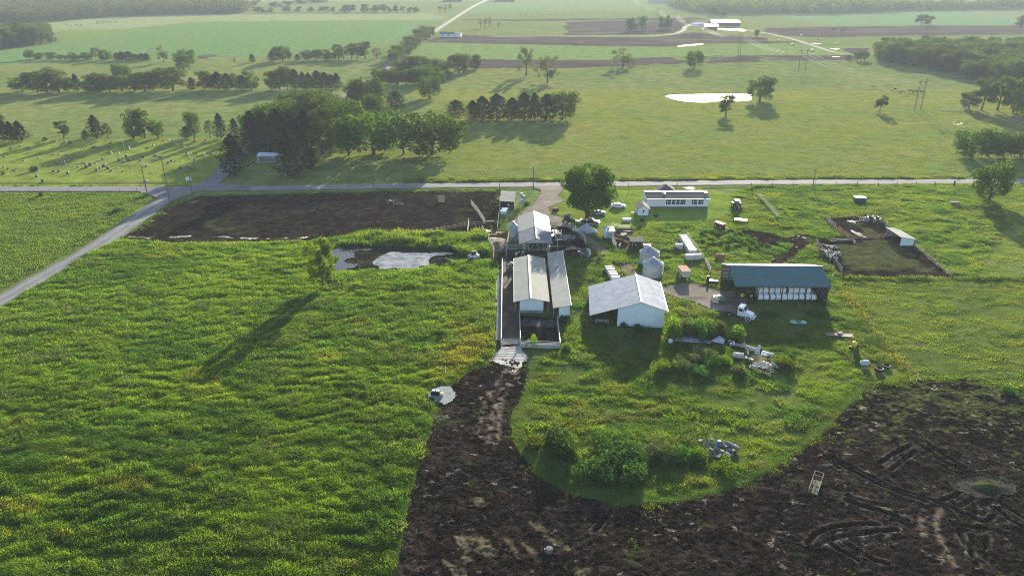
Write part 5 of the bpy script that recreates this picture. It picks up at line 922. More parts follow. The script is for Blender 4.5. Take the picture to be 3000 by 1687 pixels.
def far_wood(poly, sp, h, seed, name='far_wood'):
    r = np.random.default_rng(seed); lo = poly.min(0); hi = poly.max(0); X, Y = np.meshgrid(np.arange(lo[0], hi[0], sp), np.arange(lo[1], hi[1], sp)); x = X.ravel()+r.uniform(-.5, .5, X.size)*sp; y = Y.ravel()+r.uniform(-.5, .5, X.size)*sp
    q = (sdist(poly, x, y) > 0) & in_view(x, y, .06); x, y = x[q], y[q]; n = len(x); K = 150; hh = h*r.uniform(.7, 1.2, n); ww = sp*r.uniform(.75, 1.1, n)
    d = r.normal(size=(n, K, 3)); d /= np.linalg.norm(d, axis=2)[:, :, None]; d[:, :, 2] = np.abs(d[:, :, 2])*.9+.05
    P = np.stack([x[:, None]+d[:, :, 0]*ww[:, None], y[:, None]+d[:, :, 1]*ww[:, None], hh[:, None]*(.12+.88*d[:, :, 2])], -1); P += r.normal(size=P.shape)*np.array([.6, .6, .6])
    V = leaf_quads(P.reshape(-1, 3), d.reshape(-1, 3), 2.6, r); setting(name, npmesh(name, V, np.arange(len(V)), 4), LV_MID, 'stuff'); return n
NF = [far_wood(PG('a', [(-300,240),(0,232),(300,236),(700,207),(1150,168),(1800,152),(2480,137),(2500,80),(2100,60),(1500,45),(900,60),(500,70),(-300,80)]), 11, 14, 1), far_wood(PM(('c',1590,25),('c',1680,85),('c',1900,133),('c',2300,142),('d',0,142),('d',600,136),('d',1000,130),('d',1300,112),('d',1300,70),('d',800,50),('d',0,60),('c',2000,50)), 13, 17, 2), far_wood(PG('d', [(1250,110),(1600,108),(2000,100),(2700,96),(2700,78),(2000,82),(1600,86),(1250,90)]), 13, 13, 3)]
# shrubs in and around the farm
for q in ((('n',460,570,240,330),'bush','dark cone shaped bush on the grass island'), (('n',230,530,400,190),'limebush','bright low bush left of the dark cone shaped bush'), (('n',985,770,500,420),'bush','largest bluish green bush in the middle of the grass island'), (('n',830,800,600,230),'bush','lower bush hugging the left of the largest island bush'), (('n',1080,540,350,290),'bush','upright bush behind the largest island bush'), (('n',1180,700,520,260),'bush','bush spilling right from the largest island bush'), (('n',1390,640,480,240),'greybush','first pale bush of the row running to the rubble'), (('n',1540,640,450,230),'greybush','middle pale bush of the row running to the rubble'), (('n',1680,650,480,200),'bush','last bush of the row before the rubble heap'), (('n',1870,640,510,160),'limebush','small bright bush at the left edge of the rubble'), (('n',1210,860,640,220),'bush','low dark bush below the largest island bush'),
          (('k',500,1140,835,230),'limebush','bright tall bush against the right corner of the machine barn'), (('k',680,1120,880,260),'greybush','left bush of the thicket beside the machine barn'), (('k',840,1130,890,260),'bush','middle bush of the thicket beside the machine barn'), (('k',1050,1110,900,260),'greybush','right bush of the thicket beside the machine barn'), (('k',1310,1140,970,190),'limebush','yellow green bush at the right end of the roof sheets'), (('v',90,800,465,290),'limebush','bright round bush alone in the shade below the machine barn'),
          (('v',430,760,480,300),'greybush','first bush of the scrub below the roof sheets'), (('v',650,640,400,280),'greybush','second bush of the scrub below the roof sheets'), (('v',880,560,290,330),'greybush','tallest bush of the scrub below the roof sheets'), (('v',1020,680,420,280),'bush','fourth bush of the scrub below the roof sheets'), (('v',1240,660,450,240),'limebush','bush of the scrub beside the grey tank'), (('v',1480,850,620,280),'greybush','bush of the scrub left of the broken roof frame'), (('v',2330,740,440,330),'limebush','wide bush right of the broken roof frame'), (('v',2480,600,420,200),'bush','dark bush at the right end of the scrub'), (('v',800,860,640,280),'bush','low bush at the foot of the scrub'),
          (('m',1550,245,125,130),'limebush','bright bush growing inside the walled cattle yard'), (('m',1960,300,215,120),'limebush','lime bush outside the corner of the cattle yard'), (('m',1480,260,180,80),'limebush','small lime bush in the cattle yard corner'), (('k',80,1040,970,90),'bush','dark bush at the foot of the machine barn wall'), (('j',1465,815,785,80),'bush','small dark bush at the left foot of the machine barn wall'), (('r',1545,640,510,150),'bush','dark bush beside the smaller feed bin'), (('n',2150,770,640,200),'limebush','leafy bush in front of the rubble heap'), (('g',1830,1360,1290,120),'bush','weedy bush between the track and the calf shelter'), (('j',895,760,735,110),'bush','dark weedy bush under the end of the feed shed'), (('m',410,120,85,80),'limebush','round tussock in the tall grass near the flooded patch'), (('l',2420,1030,975,130),'bush','dark bush at the edge of the right hand mud')):
    c_, u_, v_, vt_, w_ = q[0]; tree(q[1], c_, u_, v_, v_-(v_-vt_)*(.66 if c_ in 'nv' else .9), w_*1.15, q[2])
GX = PG('h', [(1500,1000),(1650,920),(2100,930),(2575,1150),(2575,1240),(2000,1200),(1550,1130)]); _r = np.random.default_rng(77); _n = 0
for _ in range(400):
    x = _r.uniform(GX[:, 0].min(), GX[:, 0].max()); y = _r.uniform(GX[:, 1].min(), GX[:, 1].max())
    if sdist(GX, np.array([x]), np.array([y]))[0] > 0 and _n < 46:
        plant('bush' if _n % 3 else 'limebush', x, y, _r.uniform(.6, 1.2), _r.uniform(1.1, 2.0), 'low leafy plant in the weedy garden plot behind the hay shed', 'plants of the weedy garden plot', 'garden_plant', 'plant'); _n += 1
# ---------------------------------------------------------------- animals
def skin_mesh(name, pts, edges, rad, sub=1):
    me = bpy.data.meshes.new(name); me.from_pydata(pts, edges, []); o = bpy.data.objects.new(name, me); COL.objects.link(o)
    sk = o.modifiers.new('skin', 'SKIN'); o.modifiers.new('sub', 'SUBSURF').levels = sub
    for i, r in enumerate(rad):
        v = me.skin_vertices[0].data[i]; v.radius = (r, r) if not isinstance(r, tuple) else r; v.use_root = (i == 1)
    bpy.context.view_layer.update(); dg = bpy.context.evaluated_depsgraph_get(); out = bpy.data.meshes.new_from_object(o.evaluated_get(dg)); out.name = name
    out.polygons.foreach_set('use_smooth', np.ones(len(out.polygons), bool)); bpy.data.objects.remove(o); return out
def cow_mesh(graze=False):
    hd = [(1.15, 0, 1.30), (1.42, 0, 1.42), (1.74, 0, 1.24)] if not graze else [(1.12, 0, 1.05), (1.42, 0, .62), (1.62, 0, .26)]
    p = [(-.95, 0, 1.22), (-.35, 0, 1.16), (.25, 0, 1.14), (.72, 0, 1.22)]+hd; e = [(0, 1), (1, 2), (2, 3), (3, 4), (4, 5), (5, 6)]; r = [(.27, .27), (.34, .36), (.36, .37), (.26, .32), .17, .14, .085]
    for s in (-1, 1):
        k = len(p); p += [(.68, s*.19, .82), (.70, s*.19, .44), (.68, s*.19, .03)]; e += [(3, k), (k, k+1), (k+1, k+2)]; r += [.12, .065, .06]
        k = len(p); p += [(-.85, s*.20, .84), (-1.02, s*.20, .50), (-.93, s*.20, .03)]; e += [(0, k), (k, k+1), (k+1, k+2)]; r += [.16, .07, .06]
        k = len(p); p += [(hd[1][0]-.08, s*.24, hd[1][2]+.08)]; e += [(5, k)]; r += [.05]
    k = len(p); p += [(-1.22, 0, 1.15), (-1.24, 0, .62)]; e += [(0, k), (k, k+1)]; r += [.035, .04]
    return skin_mesh('cow', p, e, r)
def hide_mat():
    m, n, out = base_mat('black and white hide'); q = n.nodes.new('ShaderNodeBsdfPrincipled'); n.links.new(q.outputs[0], out.inputs[0]); q.inputs['Roughness'].default_value = .7; q.inputs['Specular IOR Level'].default_value = .2
    tc = n.nodes.new('ShaderNodeTexCoord'); oi = n.nodes.new('ShaderNodeObjectInfo'); ad = N(n, 'ShaderNodeVectorMath', operation='ADD'); sc = N(n, 'ShaderNodeVectorMath', operation='SCALE'); sc.inputs[0].default_value = (37, 11, 5)
    n.links.new(oi.outputs['Random'], sc.inputs['Scale']); n.links.new(tc.outputs['Object'], ad.inputs[0]); n.links.new(sc.outputs[0], ad.inputs[1]); z = N(n, 'ShaderNodeTexNoise', Scale=1.5, Detail=1); n.links.new(ad.outputs[0], z.inputs['Vector'])
    sp = n.nodes.new('ShaderNodeSeparateXYZ'); n.links.new(tc.outputs['Object'], sp.inputs[0]); mr = N(n, 'ShaderNodeMapRange'); mr.inputs[1].default_value = .3; mr.inputs[2].default_value = .8; mr.inputs[3].default_value = .22; mr.inputs[4].default_value = 0; n.links.new(sp.outputs['Z'], mr.inputs[0])
    a2 = N(n, 'ShaderNodeMath', operation='ADD'); n.links.new(z.outputs[0], a2.inputs[0]); n.links.new(mr.outputs[0], a2.inputs[1]); cr = n.nodes.new('ShaderNodeValToRGB'); cr.color_ramp.interpolation = 'EASE'
    cr.color_ramp.elements[0].position = .49; cr.color_ramp.elements[0].color = (.016, .015, .016, 1); cr.color_ramp.elements[1].position = .53; cr.color_ramp.elements[1].color = (.66, .64, .60, 1); n.links.new(a2.outputs[0], cr.inputs[0]); n.links.new(cr.outputs[0], q.inputs['Base Color']); return m
M_HIDE = hide_mat(); M_HBLACK = mat('black hide', (.018, .016, .016), .6, var=.2); M_HBROWN = mat('tan hide', (.26, .17, .10), .7, var=.2)
COW = {}
for nm, gz, mm in (('pied', 0, M_HIDE), ('piedg', 1, M_HIDE), ('black', 0, M_HBLACK), ('blackg', 1, M_HBLACK), ('tan', 0, M_HBROWN)):
    q = cow_mesh(gz); q.materials.append(mm); COW[nm] = q
def cow(k, x, y, rz, label, group=None, s=1.0, z=0.0):
    o = solo('cow', COW[k], None, label, 'cow', (x, y, z), rz, group); o.scale = (s, s, s); return o
_r = np.random.default_rng(3)
for i, (u, v, k, rz) in enumerate([(255,860,'black',2.4),(345,870,'tan',2.7),(440,890,'pied',3.3),(500,905,'pied',3.0),(215,960,'tan',2.9),(310,985,'pied',3.4),(380,1010,'pied',3.2),(430,1050,'pied',3.0),(470,1100,'pied',2.9),(520,1070,'pied',3.4),(570,1030,'pied',3.3),(480,1150,'pied',2.8),(550,945,'black',3.1)]):
    x, y = at('q', u, v+30); cow(k, x, y, rz, '%s, %s from the back of the herd at the lower pen fence' % ({'black': 'black cow', 'tan': 'tan cow', 'pied': 'black and white cow'}[k], ORD[i]), 'herd at the lower pen fence', _r.uniform(.85, .98))
for i, (u, v, k, rz) in enumerate([(1170,215,'pied',.3),(1290,200,'pied',1.2),(1370,190,'black',2.0),(1450,225,'pied',4.4),(1540,200,'black',1.5),(1420,180,'pied',1.0),(1590,240,'tan',4.0)]):
    x, y = at('q', u, v+25); cow(k, x, y, rz, '%s, %s from the left around the hay in the upper calf pen' % ({'black': 'black cow', 'tan': 'tan cow', 'pied': 'black and white cow'}[k], ORD[i]), 'cattle in the upper calf pen', .9)
for i, (u, v, rz) in enumerate([(570,770,-1.5),(670,775,-1.6),(770,775,-1.4),(890,770,-1.7),(940,775,-1.3)]):
    x, y = at('s', u, v); cow('pied', x, y+.6, rz, 'black and white cow, %s from the left inside the two toned barn' % ORD[i], 'cattle in the two toned barn', 1)
for q in (('s',330,900,.4,'pied','black and white cow standing just behind the long cattle barn'),('s',110,1180,-2.2,'pied','black and white cow in the feed alley, nearer the fence'),('s',165,1170,-1.2,'pied','black and white cow in the feed alley, nearer the barn'),('t',1410,1010,1.2,'pied','black and white calf walking beside the pale pen boards'),('t',1780,1010,-1.4,'pied','white faced calf at the front of the calf shelter'),('f',1360,680,.2,'pied','black and white cow lying by the old hay in the upper mud lot'),('q',1765,330,-1.5,'pied','white calf at the back corner of the calf shed'),('r',960,770,-1.4,'pied','black and white cow inside the upper cattle shed'),('r',1075,780,-1.6,'tan','tan cow inside the upper cattle shed')):
    x, y = at(q[0], q[1], q[2]); cow(q[4], x, y, q[3], q[5], None, .62 if 'calf' in q[5] else .95)
for i, (u, v, rz, s, k) in enumerate([(1057,882,2.8,.7,'black'),(1266,918,3.4,1.1,'blackg'),(1320,942,.3,.8,'blackg'),(1354,938,2.9,.8,'black'),(1430,935,3.2,1.1,'black'),(1480,940,.2,1.1,'blackg'),(1548,942,2.0,1.1,'black'),(1390,966,2.6,.7,'tan')]):
    x, y = at('d', u, v); cow(k, x, y, rz, '%s %s, %s from the left in the pasture by the power poles' % ('brown' if k == 'tan' else 'black', 'calf' if s < .9 else 'cow', ORD[i]), 'cattle by the power poles', s*1.05)
for c, pts, w_ in (('c', [(92,158),(125,156),(140,150),(200,150),(205,160),(260,160),(285,156),(305,160),(355,155),(378,156),(400,160),(440,160),(465,152),(520,158),(605,156),(628,156)], 'far pasture below the pale field'), ('a', [(672,258),(712,266),(770,264),(815,258),(980,232),(1000,228),(1035,228),(1060,230),(1078,226),(1100,232),(1120,234),(1145,232),(1168,232),(985,248),(1030,246)], 'far meadow below the left horizon wood')):
    for u, v in pts:
        x, y = at(c, u, v); cow('black', x, y, _r.uniform(0, 6.28), 'tiny dark cow of the scattered herd in the %s' % w_, 'herd in the '+w_, 1.0)
# ---------------------------------------------------------------- vehicles and machines
P_WHITE = mat('white vehicle paint', (.74, .76, .78), .25, var=.03, spec=.5); P_DARK = mat('dark vehicle paint', (.022, .024, .03), .25, var=.1, spec=.5); P_SILVER = mat('silver vehicle paint', (.40, .42, .44), .3, .4, var=.05)
P_GREEN = mat('farm green paint', (.025, .10, .035), .4, var=.15, scale=3); P_YEL = mat('farm yellow paint', (.66, .44, .03), .45, var=.15, scale=3); P_CREAM = mat('faded cream paint', (.62, .55, .36), .5, var=.15, scale=2, dirt=(.30, .2, .1), dirt_amt=.4); P_RED = mat('faded red paint', (.30, .055, .03), .55, var=.2, scale=2, dirt=(.20, .10, .05), dirt_amt=.45)
P_RUST = mat('rusty steel', (.30, .13, .06), .85, var=.35, scale=2.5, dirt=(.45, .30, .18), dirt_amt=.45); P_RUB = mat('rubber', (.022, .021, .022), .8, var=.2, scale=4); P_STEEL = mat('dull steel', (.22, .22, .22), .5, .5, var=.2, scale=3); P_DIRTW = mat('dirty white paint', (.52, .50, .46), .55, var=.15, scale=1.5, dirt=(.30, .19, .11), dirt_amt=.44)
def loft(secs, mb=None):
    """closed rings along x: each (x, [(y,z)...])"""
    mb = mb or MB(); n = len(secs[0][1]); vs = [(x, y, z) for x, rg in secs for y, z in rg]
    fs = [(i*n+k, i*n+(k+1) % n, (i+1)*n+(k+1) % n, (i+1)*n+k) for i in range(len(secs)-1) for k in range(n)]+[tuple(range(n-1, -1, -1)), tuple(range((len(secs)-1)*n, len(secs)*n))]
    return mb.add(vs, fs)
def rg(w_, zb, zt, tp=.9): h = (zt-zb); return [(-w_*.94, zb), (-w_, zb+h*.35), (-w_*tp, zt), (w_*tp, zt), (w_, zb+h*.35), (w_*.94, zb)]
def wheel(t, x, y, r, wd, rimm=P_SILVER, name='wheel'):
    w_ = part(name, MB().wheel((x, y, r), r, wd, (0, 1, 0), 20, .55), P_RUB, t); s = 1 if y > 0 else -1
    part('rim', MB().wheel((x, y, r), r*.6, wd*.8, (0, 1, 0), 16), rimm, w_); return w_
def car(name, loc, rz, m, label, cat='car', pickup=False):
    t = thing(name, label, cat, loc, rz)
    if not pickup:
        part('body', loft([(-2.3, rg(.72, .45, .75)), (-2.2, rg(.84, .3, .92)), (-1.5, rg(.89, .26, .98)), (0, rg(.90, .25, .95)), (1.2, rg(.89, .26, .92)), (2.0, rg(.84, .3, .80)), (2.3, rg(.70, .38, .62))]), m, t, smooth=True)
        c = part('cabin', loft([(-1.75, rg(.72, .9, .96, .95)), (-1.1, rg(.78, .9, 1.34, .78)), (-.2, rg(.79, .9, 1.46, .76)), (.35, rg(.79, .9, 1.40, .76)), (1.2, rg(.74, .88, .93, .95))]), m, t)
        for s in (-1, 1): part('side_window', MB().add([(-1.15, s*.80, 1.0), (.75, s*.80, 1.0), (.25, s*.69, 1.34), (-.95, s*.68, 1.32)], [(0, 1, 2, 3)]), M_GLASS, t)
        part('windscreen', MB().add([(1.15, -.68, .96), (1.15, .68, .96), (.42, .58, 1.41), (.42, -.58, 1.41)], [(0, 1, 2, 3)]), M_GLASS, t); part('rear_window', MB().add([(-1.75, -.62, .99), (-1.75, .62, .99), (-1.12, .56, 1.36), (-1.12, -.56, 1.36)], [(0, 1, 2, 3)]), M_GLASS, t); wb = 1.38; r = .33; yy = .80
        for s in (-1, 1): part('headlight', MB().box((2.2, s*.55, .62), (.14, .34, .14)), P_SILVER, t)
    else:
        part('body', loft([(-2.75, rg(.86, .5, 1.08, .98)), (-.6, rg(.92, .45, 1.12, .98)), (1.0, rg(.92, .45, 1.15, .96)), (2.2, rg(.90, .45, 1.10, .93)), (2.7, rg(.84, .5, .98, .93))]), m, t)
        part('cabin', loft([(-.65, rg(.80, 1.1, 1.16, .96)), (-.5, rg(.82, 1.1, 1.76, .84)), (.6, rg(.82, 1.1, 1.78, .84)), (1.35, rg(.80, 1.1, 1.15, .95))]), m, t)
        part('load_bed', MB().box((-1.7, 0, 1.09), (1.9, 1.5, .1)), M_BLACK, t)
        for s in (-1, 1):
            part('side_window', MB().add([(-.4, s*.835, 1.2), (1.1, s*.835, 1.2), (.6, s*.70, 1.70), (-.35, s*.70, 1.70)], [(0, 1, 2, 3)]), M_GLASS, t); part('headlight', MB().box((2.68, s*.62, .85), (.12, .32, .2)), P_WHITE, t); part('sill', MB().box((.2, s*.95, .5), (2.6, .08, .1)), P_SILVER, t)
        part('windscreen', MB().add([(1.32, -.72, 1.18), (1.32, .72, 1.18), (.68, .64, 1.74), (.68, -.64, 1.74)], [(0, 1, 2, 3)]), M_GLASS, t); part('bumper', MB().box((2.82, 0, .62), (.12, 1.7, .2)), P_WHITE, t); wb = 1.75; r = .40; yy = .82
    for x in (-wb, wb):
        for s in (-1, 1): wheel(t, x, s*yy, r, .22)
    return t
def heading(c, u0, v0, u1, v1):
    a = at(c, u0, v0); b = at(c, u1, v1); return math.atan2(b[1]-a[1], b[0]-a[0])
x, y = at('h', 318, 572); car('parked_car', (x, y+.8), R(-4), P_WHITE, 'white saloon car parked on the lawn left of the ranch house')
x, y = at('t', 900, 250); car('parked_car', (x, y+.6), R(4), P_SILVER, 'silver car half hidden in the shade of the great yard tree')
x, y = at('t', 710, 470); car('pickup_truck', (x, y+.7), R(-14), P_DARK, 'dark pickup with silver trim parked under the great yard tree', 'pickup', True)
# flatbed lorry
a = at('k', 1268, 885); b_ = at('k', 1465, 935); rz = math.atan2(b_[1]-a[1], b_[0]-a[0]); mx_ = ((a[0]+b_[0])/2, (a[1]+b_[1])/2+.9)
t = thing('flatbed_truck', 'white cab flatbed truck parked in the shade of the hay shed', 'truck', mx_, rz)
part('bonnet', loft([(1.15, rg(.82, .75, 1.62, .92)), (2.3, rg(.78, .75, 1.45, .88)), (2.75, rg(.70, .72, 1.30, .85))]), P_WHITE, t); part('cab', loft([(-.35, rg(1.05, .75, 2.35, .92)), (-.3, rg(1.08, .7, 2.62, .88)), (.75, rg(1.08, .7, 2.62, .88)), (1.2, rg(1.05, .75, 1.75, .92))]), P_WHITE, t)
part('windscreen', MB().add([(1.19, -.86, 1.80), (1.19, .86, 1.80), (.83, .86, 2.5), (.83, -.86, 2.5)], [(0, 1, 2, 3)]), M_GLASS, t)
for s in (-1, 1):
    part('side_window', MB().box((.3, s*1.02, 2.0), (.8, .06, .55)), M_GLASS, t); part('mudguard', MB().lathe([(.62, -.16), (.66, -.16), (.66, .16), (.62, .16)], (0, 0, 0), 16).box((0, 0, 0), (.01, .01, .01)), P_WHITE, t).matrix_local = Matrix.Translation((1.95, s*.86, .48)) @ Matrix.Rotation(R(90), 4, 'X')
    part('headlight', MB().box((2.72, s*.5, 1.0), (.1, .28, .2)), P_SILVER, t); part('mirror', MB().box((.95, s*1.25, 2.05), (.08, .2, .4)), M_BLACK, t)
part('bumper', MB().box((2.95, 0, .62), (.18, 2.1, .26)), P_WHITE, t); part('load_bed', MB().box((-2.0, 0, 1.12), (3.1, 2.35, .14)), mat('worn deck', (.10, .08, .07), .8, var=.3), t); part('headboard', MB().box((-.46, 0, 1.75), (.1, 2.3, 1.3)), M_BLACK, t); part('chassis', MB().box((-.6, 0, .8), (5.2, .9, .3)), M_BLACK, t)
for xx in (-1.85, 1.95):
    for s in (-1, 1): wheel(t, xx, s*.92, .48, .3 if xx > 0 else .5)
def tractor(loc, rz, bodym, roofm, rimm, label, s=1.0):
    t = thing('tractor', label, 'tractor', loc, rz)
    part('bonnet', loft([(.25, rg(.36, .95, 1.65, .9)), (1.5, rg(.34, .95, 1.58, .88)), (1.85, rg(.28, .9, 1.42, .9))]), bodym, t); part('chassis', MB().box((.5, 0, .75), (3.0, .5, .45)), M_BLACK, t)
    part('cab', loft([(-1.25, rg(.66, 1.1, 2.5, .92)), (.15, rg(.70, 1.05, 2.55, .90)), (.3, rg(.66, 1.1, 1.7, .95))]), M_GLASS, t); part('cab_roof', MB().box((-.55, 0, 2.62), (1.75, 1.5, .2), taper=.9), roofm, t)
    for xx in (-1.25, .2):
        for q in (-1, 1): part('cab_pillar', MB().tube((xx, q*.68, 1.2), (xx, q*.64, 2.55), .05, n=6), bodym, t)
    for q in (-1, 1):
        wheel(t, -.75, q*.95, .88, .5, rimm); wheel(t, 1.35, q*.8, .56, .34, rimm); part('mudguard', MB().box((-.75, q*.95, 1.85), (1.3, .5, .08)), bodym, t); part('work_lamp', MB().box((.15, q*.6, 2.48), (.1, .16, .12)), P_WHITE, t)
    part('exhaust', MB().tube((1.1, .2, 1.5), (1.1, .2, 2.5), .05), M_BLACK, t); part('tank_weight', MB().box((2.0, 0, .85), (.3, .6, .4)), bodym, t); return t
x, y = at('t', 215, 470); tractor((x, y+.8), R(-18), P_GREEN, mat('dark cab roof', (.05, .08, .08), .4), P_YEL, 'dark green tractor with yellow wheels in the shade by the driveway')
x, y = at('h', 2118, 600); tractor((x, y+1.2), R(-88), mat('grey green tractor paint', (.12, .16, .13), .4), P_WHITE, P_SILVER, 'white roofed tractor parked facing the viewer right of the ranch house')
x, y = at('w', 1700, 1165); tractor((x-.2, y+.9), R(2), P_GREEN, P_GREEN, P_YEL, 'green tractor with bright yellow wheel inside the hay shed')
x, y = at('t', 400, 480); t = thing('hay_rake', 'dark green implement hitched between the tractor and the pickup', 'implement', (x, y+.8), R(-10))
part('frame', MB().box((0, 0, .9), (2.2, 1.2, .25)).box((-.8, 0, 1.2), (.5, 1.0, .7)), P_GREEN, t); part('drawbar', MB().box((-1.6, 0, .6), (1.4, .12, .12)), P_GREEN, t)
for s in (-1, 1): wheel(t, .4, s*.75, .4, .2)
# skid steer by the lagoon
x, y = at('f', 2190, 1245); t = thing('skid_steer', 'small white skid steer loader at the edge of the lagoon', 'loader', (x, y+.8), R(-165))
part('body', loft([(-1.3, rg(.62, .35, 1.15, .95)), (-.5, rg(.66, .3, 1.3, .95)), (.9, rg(.6, .3, .8, .95))]), P_WHITE, t); part('cab', MB().box((0, 0, 1.5), (1.1, .85, 1.1), taper=.85), M_BLACK, t); part('cab_roof', MB().box((-.05, 0, 2.1), (1.15, .9, .1)), P_RUST, t)
for s in (-1, 1):
    part('lift_arm', MB().box((.2, s*.72, 1.15), (2.6, .12, .18), ry=R(18)), P_WHITE, t)
    for xx in (-.75, .55): wheel(t, xx, s*.78, .38, .26, P_CREAM)
part('bucket', MB().extrude([(1.35, .05), (1.95, .05), (1.55, .2), (1.4, .7), (1.3, .7)], -.85, .85, 'y'), P_STEEL, t)
# gravity wagon, red wagon, implements
t = thing('grain_wagon', 'dirty white grain wagon with rusty cover beside the lane', 'wagon', (at('k', 690, 440)[0]-.3, at('k', 690, 440)[1]+2.2), R(6))
part('box', MB().add([(-.75, -1.9, .75), (.75, -1.9, .75), (.75, 1.9, .75), (-.75, 1.9, .75), (-1.15, -1.9, 2.15), (1.15, -1.9, 2.15), (1.15, 1.9, 2.15), (-1.15, 1.9, 2.15)], [(0, 3, 2, 1), (0, 1, 5, 4), (1, 2, 6, 5), (2, 3, 7, 6), (3, 0, 4, 7)]), P_DIRTW, t)
part('cover', MB().box((0, 0, 2.15), (2.2, 3.75, .12)), P_RUST, t)
for s in (-1, 1):
    for yy in (-1.2, 1.2): q = part('wheel', MB().wheel((s*1.0, yy, .42), .42, .24, (1, 0, 0), 18, .5), P_RUB, t); part('rim', MB().wheel((s*1.0, yy, .42), .24, .2, (1, 0, 0), 14), P_DIRTW, q)
b = MB(); b.tube((-.3, -1.9, .6), (0, -3.2, .45), .06); b.tube((.3, -1.9, .6), (0, -3.2, .45), .06); part('drawbar', b, P_DIRTW, t); part('chassis', MB().box((0, 0, .62), (.9, 3.4, .2)), M_BLACK, t)
t = thing('red_wagon', 'faded red box wagon standing in the weeds behind the garden plot', 'wagon', (at('h', 1862, 880)[0], at('h', 1862, 880)[1]+1.2), R(-58))
part('box', MB().box((0, 0, 1.0), (3.0, 1.25, .8)), P_RED, t); part('chassis', MB().box((0, 0, .52), (3.2, .8, .14)), M_BLACK, t)
for xx in (-1, 1):
    for s in (-1, 1): wheel(t, xx, s*.62, .36, .2, P_WHITE)
part('drawbar', MB().box((2.1, 0, .5), (1.2, .1, .1)), P_RED, t)
t = thing('cultivator', 'yellow cultivator with rows of bent shanks left of the rutted track', 'implement', (at('h', 2172, 790)[0], at('h', 2172, 790)[1]+.7), R(-15))
b = MB()
for yy in (-.9, -.3, .3, .9): b.box((0, yy, .75), (3.4, .1, .12))
for xx in (-1.6, -.5, .5, 1.6): b.box((xx, 0, .8), (.1, 1.9, .1))
part('frame', b, P_YEL, t)
for k in range(14):
    xx = -1.6+.5*(k % 7); yy = -.9 if k < 7 else .3; part('shank', MB().path([(xx, yy, .75), (xx, yy-.25, .95), (xx, yy-.45, .55), (xx, yy-.25, .08)], .05, 5), P_YEL, t)
for s in (-1, 1): part('gauge_wheel', MB().wheel((s*1.9, 0, .35), .35, .2, (1, 0, 0), 16), P_RUB, t)
part('drawbar', MB().tube((0, 1, .7), (0, 2.2, .5), .07), P_YEL, t)
# disc mower on the gravel
a = at('w', 1110, 1290); t = thing('disc_mower', 'faded cream and green trailed mower on the gravel left of the hay shed', 'mower', (a[0], a[1]+1.0), R(-22))
part('hood', loft([(-1.5, [(-.35, .3), (-.4, .7), (0, .95), (.4, .7), (.35, .3)]), (-1.3, [(-.45, .3), (-.5, .8), (0, 1.05), (.5, .8), (.45, .3)]), (.2, [(-.45, .3), (-.5, .8), (0, 1.0), (.5, .8), (.45, .3)]), (.3, [(-.4, .3), (-.42, .75), (0, .9), (.42, .75), (.4, .3)])]), P_CREAM, t)
part('cutter_deck', MB().box((1.0, -.1, .5), (1.9, 1.1, .5), taper=.8), P_GREEN, t); part('frame', MB().box((-.2, .9, .95), (1.9, .22, .25)).box((-.9, .55, .9), (.25, .9, .25)).box((.3, 1.15, 1.0), (.9, .5, .35)), P_CREAM, t)
part('drawbar', MB().tube((-.2, 1.0, 1.0), (2.2, 1.9, 1.45), .08), P_GREEN, t); part('gearbox', MB().box((.1, .6, 1.05), (.5, .4, .4), taper=.7), P_STEEL, t)
for s, yy in ((-1, .7), (1, .9)): part('wheel', MB().wheel((s*1.45, yy, .36), .36, .24, (1, 0, 0), 16), P_RUB, t)
# oddments by the lane
x, y = at('w', 858, 800); solo('upright_drum', MB().lathe([(.28, 0), (.30, .1), (.30, 1.25), (.22, 1.35), (.22, 1.5)], n=16), M_BLACK, 'black upright drum standing in the grass near the hay shed', 'drum', (x, y))
x, y = at('w', 985, 845); t = thing('feed_trough', 'black feed trough with white rim lying near the black drum', 'trough', (x, y+.3), R(-14)); part('tub', MB().box((0, 0, .35), (2.0, .7, .7)), M_BLACK, t); part('rim', MB().box((0, .3, .72), (2.05, .14, .1)).box((-.95, 0, .72), (.14, .6, .1)), P_WHITE, t)
x, y = at('w', 1128, 318); t = thing('fuel_tank', 'rusty orange tank lying in the weeds behind the hay shed', 'tank', (x, y+.6)); part('shell', MB().tube((-1.05, 0, .75), (1.05, 0, .75), .58, n=20), P_RUST, t); part('end_band', MB().tube((.86, 0, .75), (1.0, 0, .75), .61, n=20), P_RED, t); part('cradle', MB().box((-.6, 0, .15), (.14, 1.1, .3)).box((.6, 0, .15), (.14, 1.1, .3)), P_RUST, t)
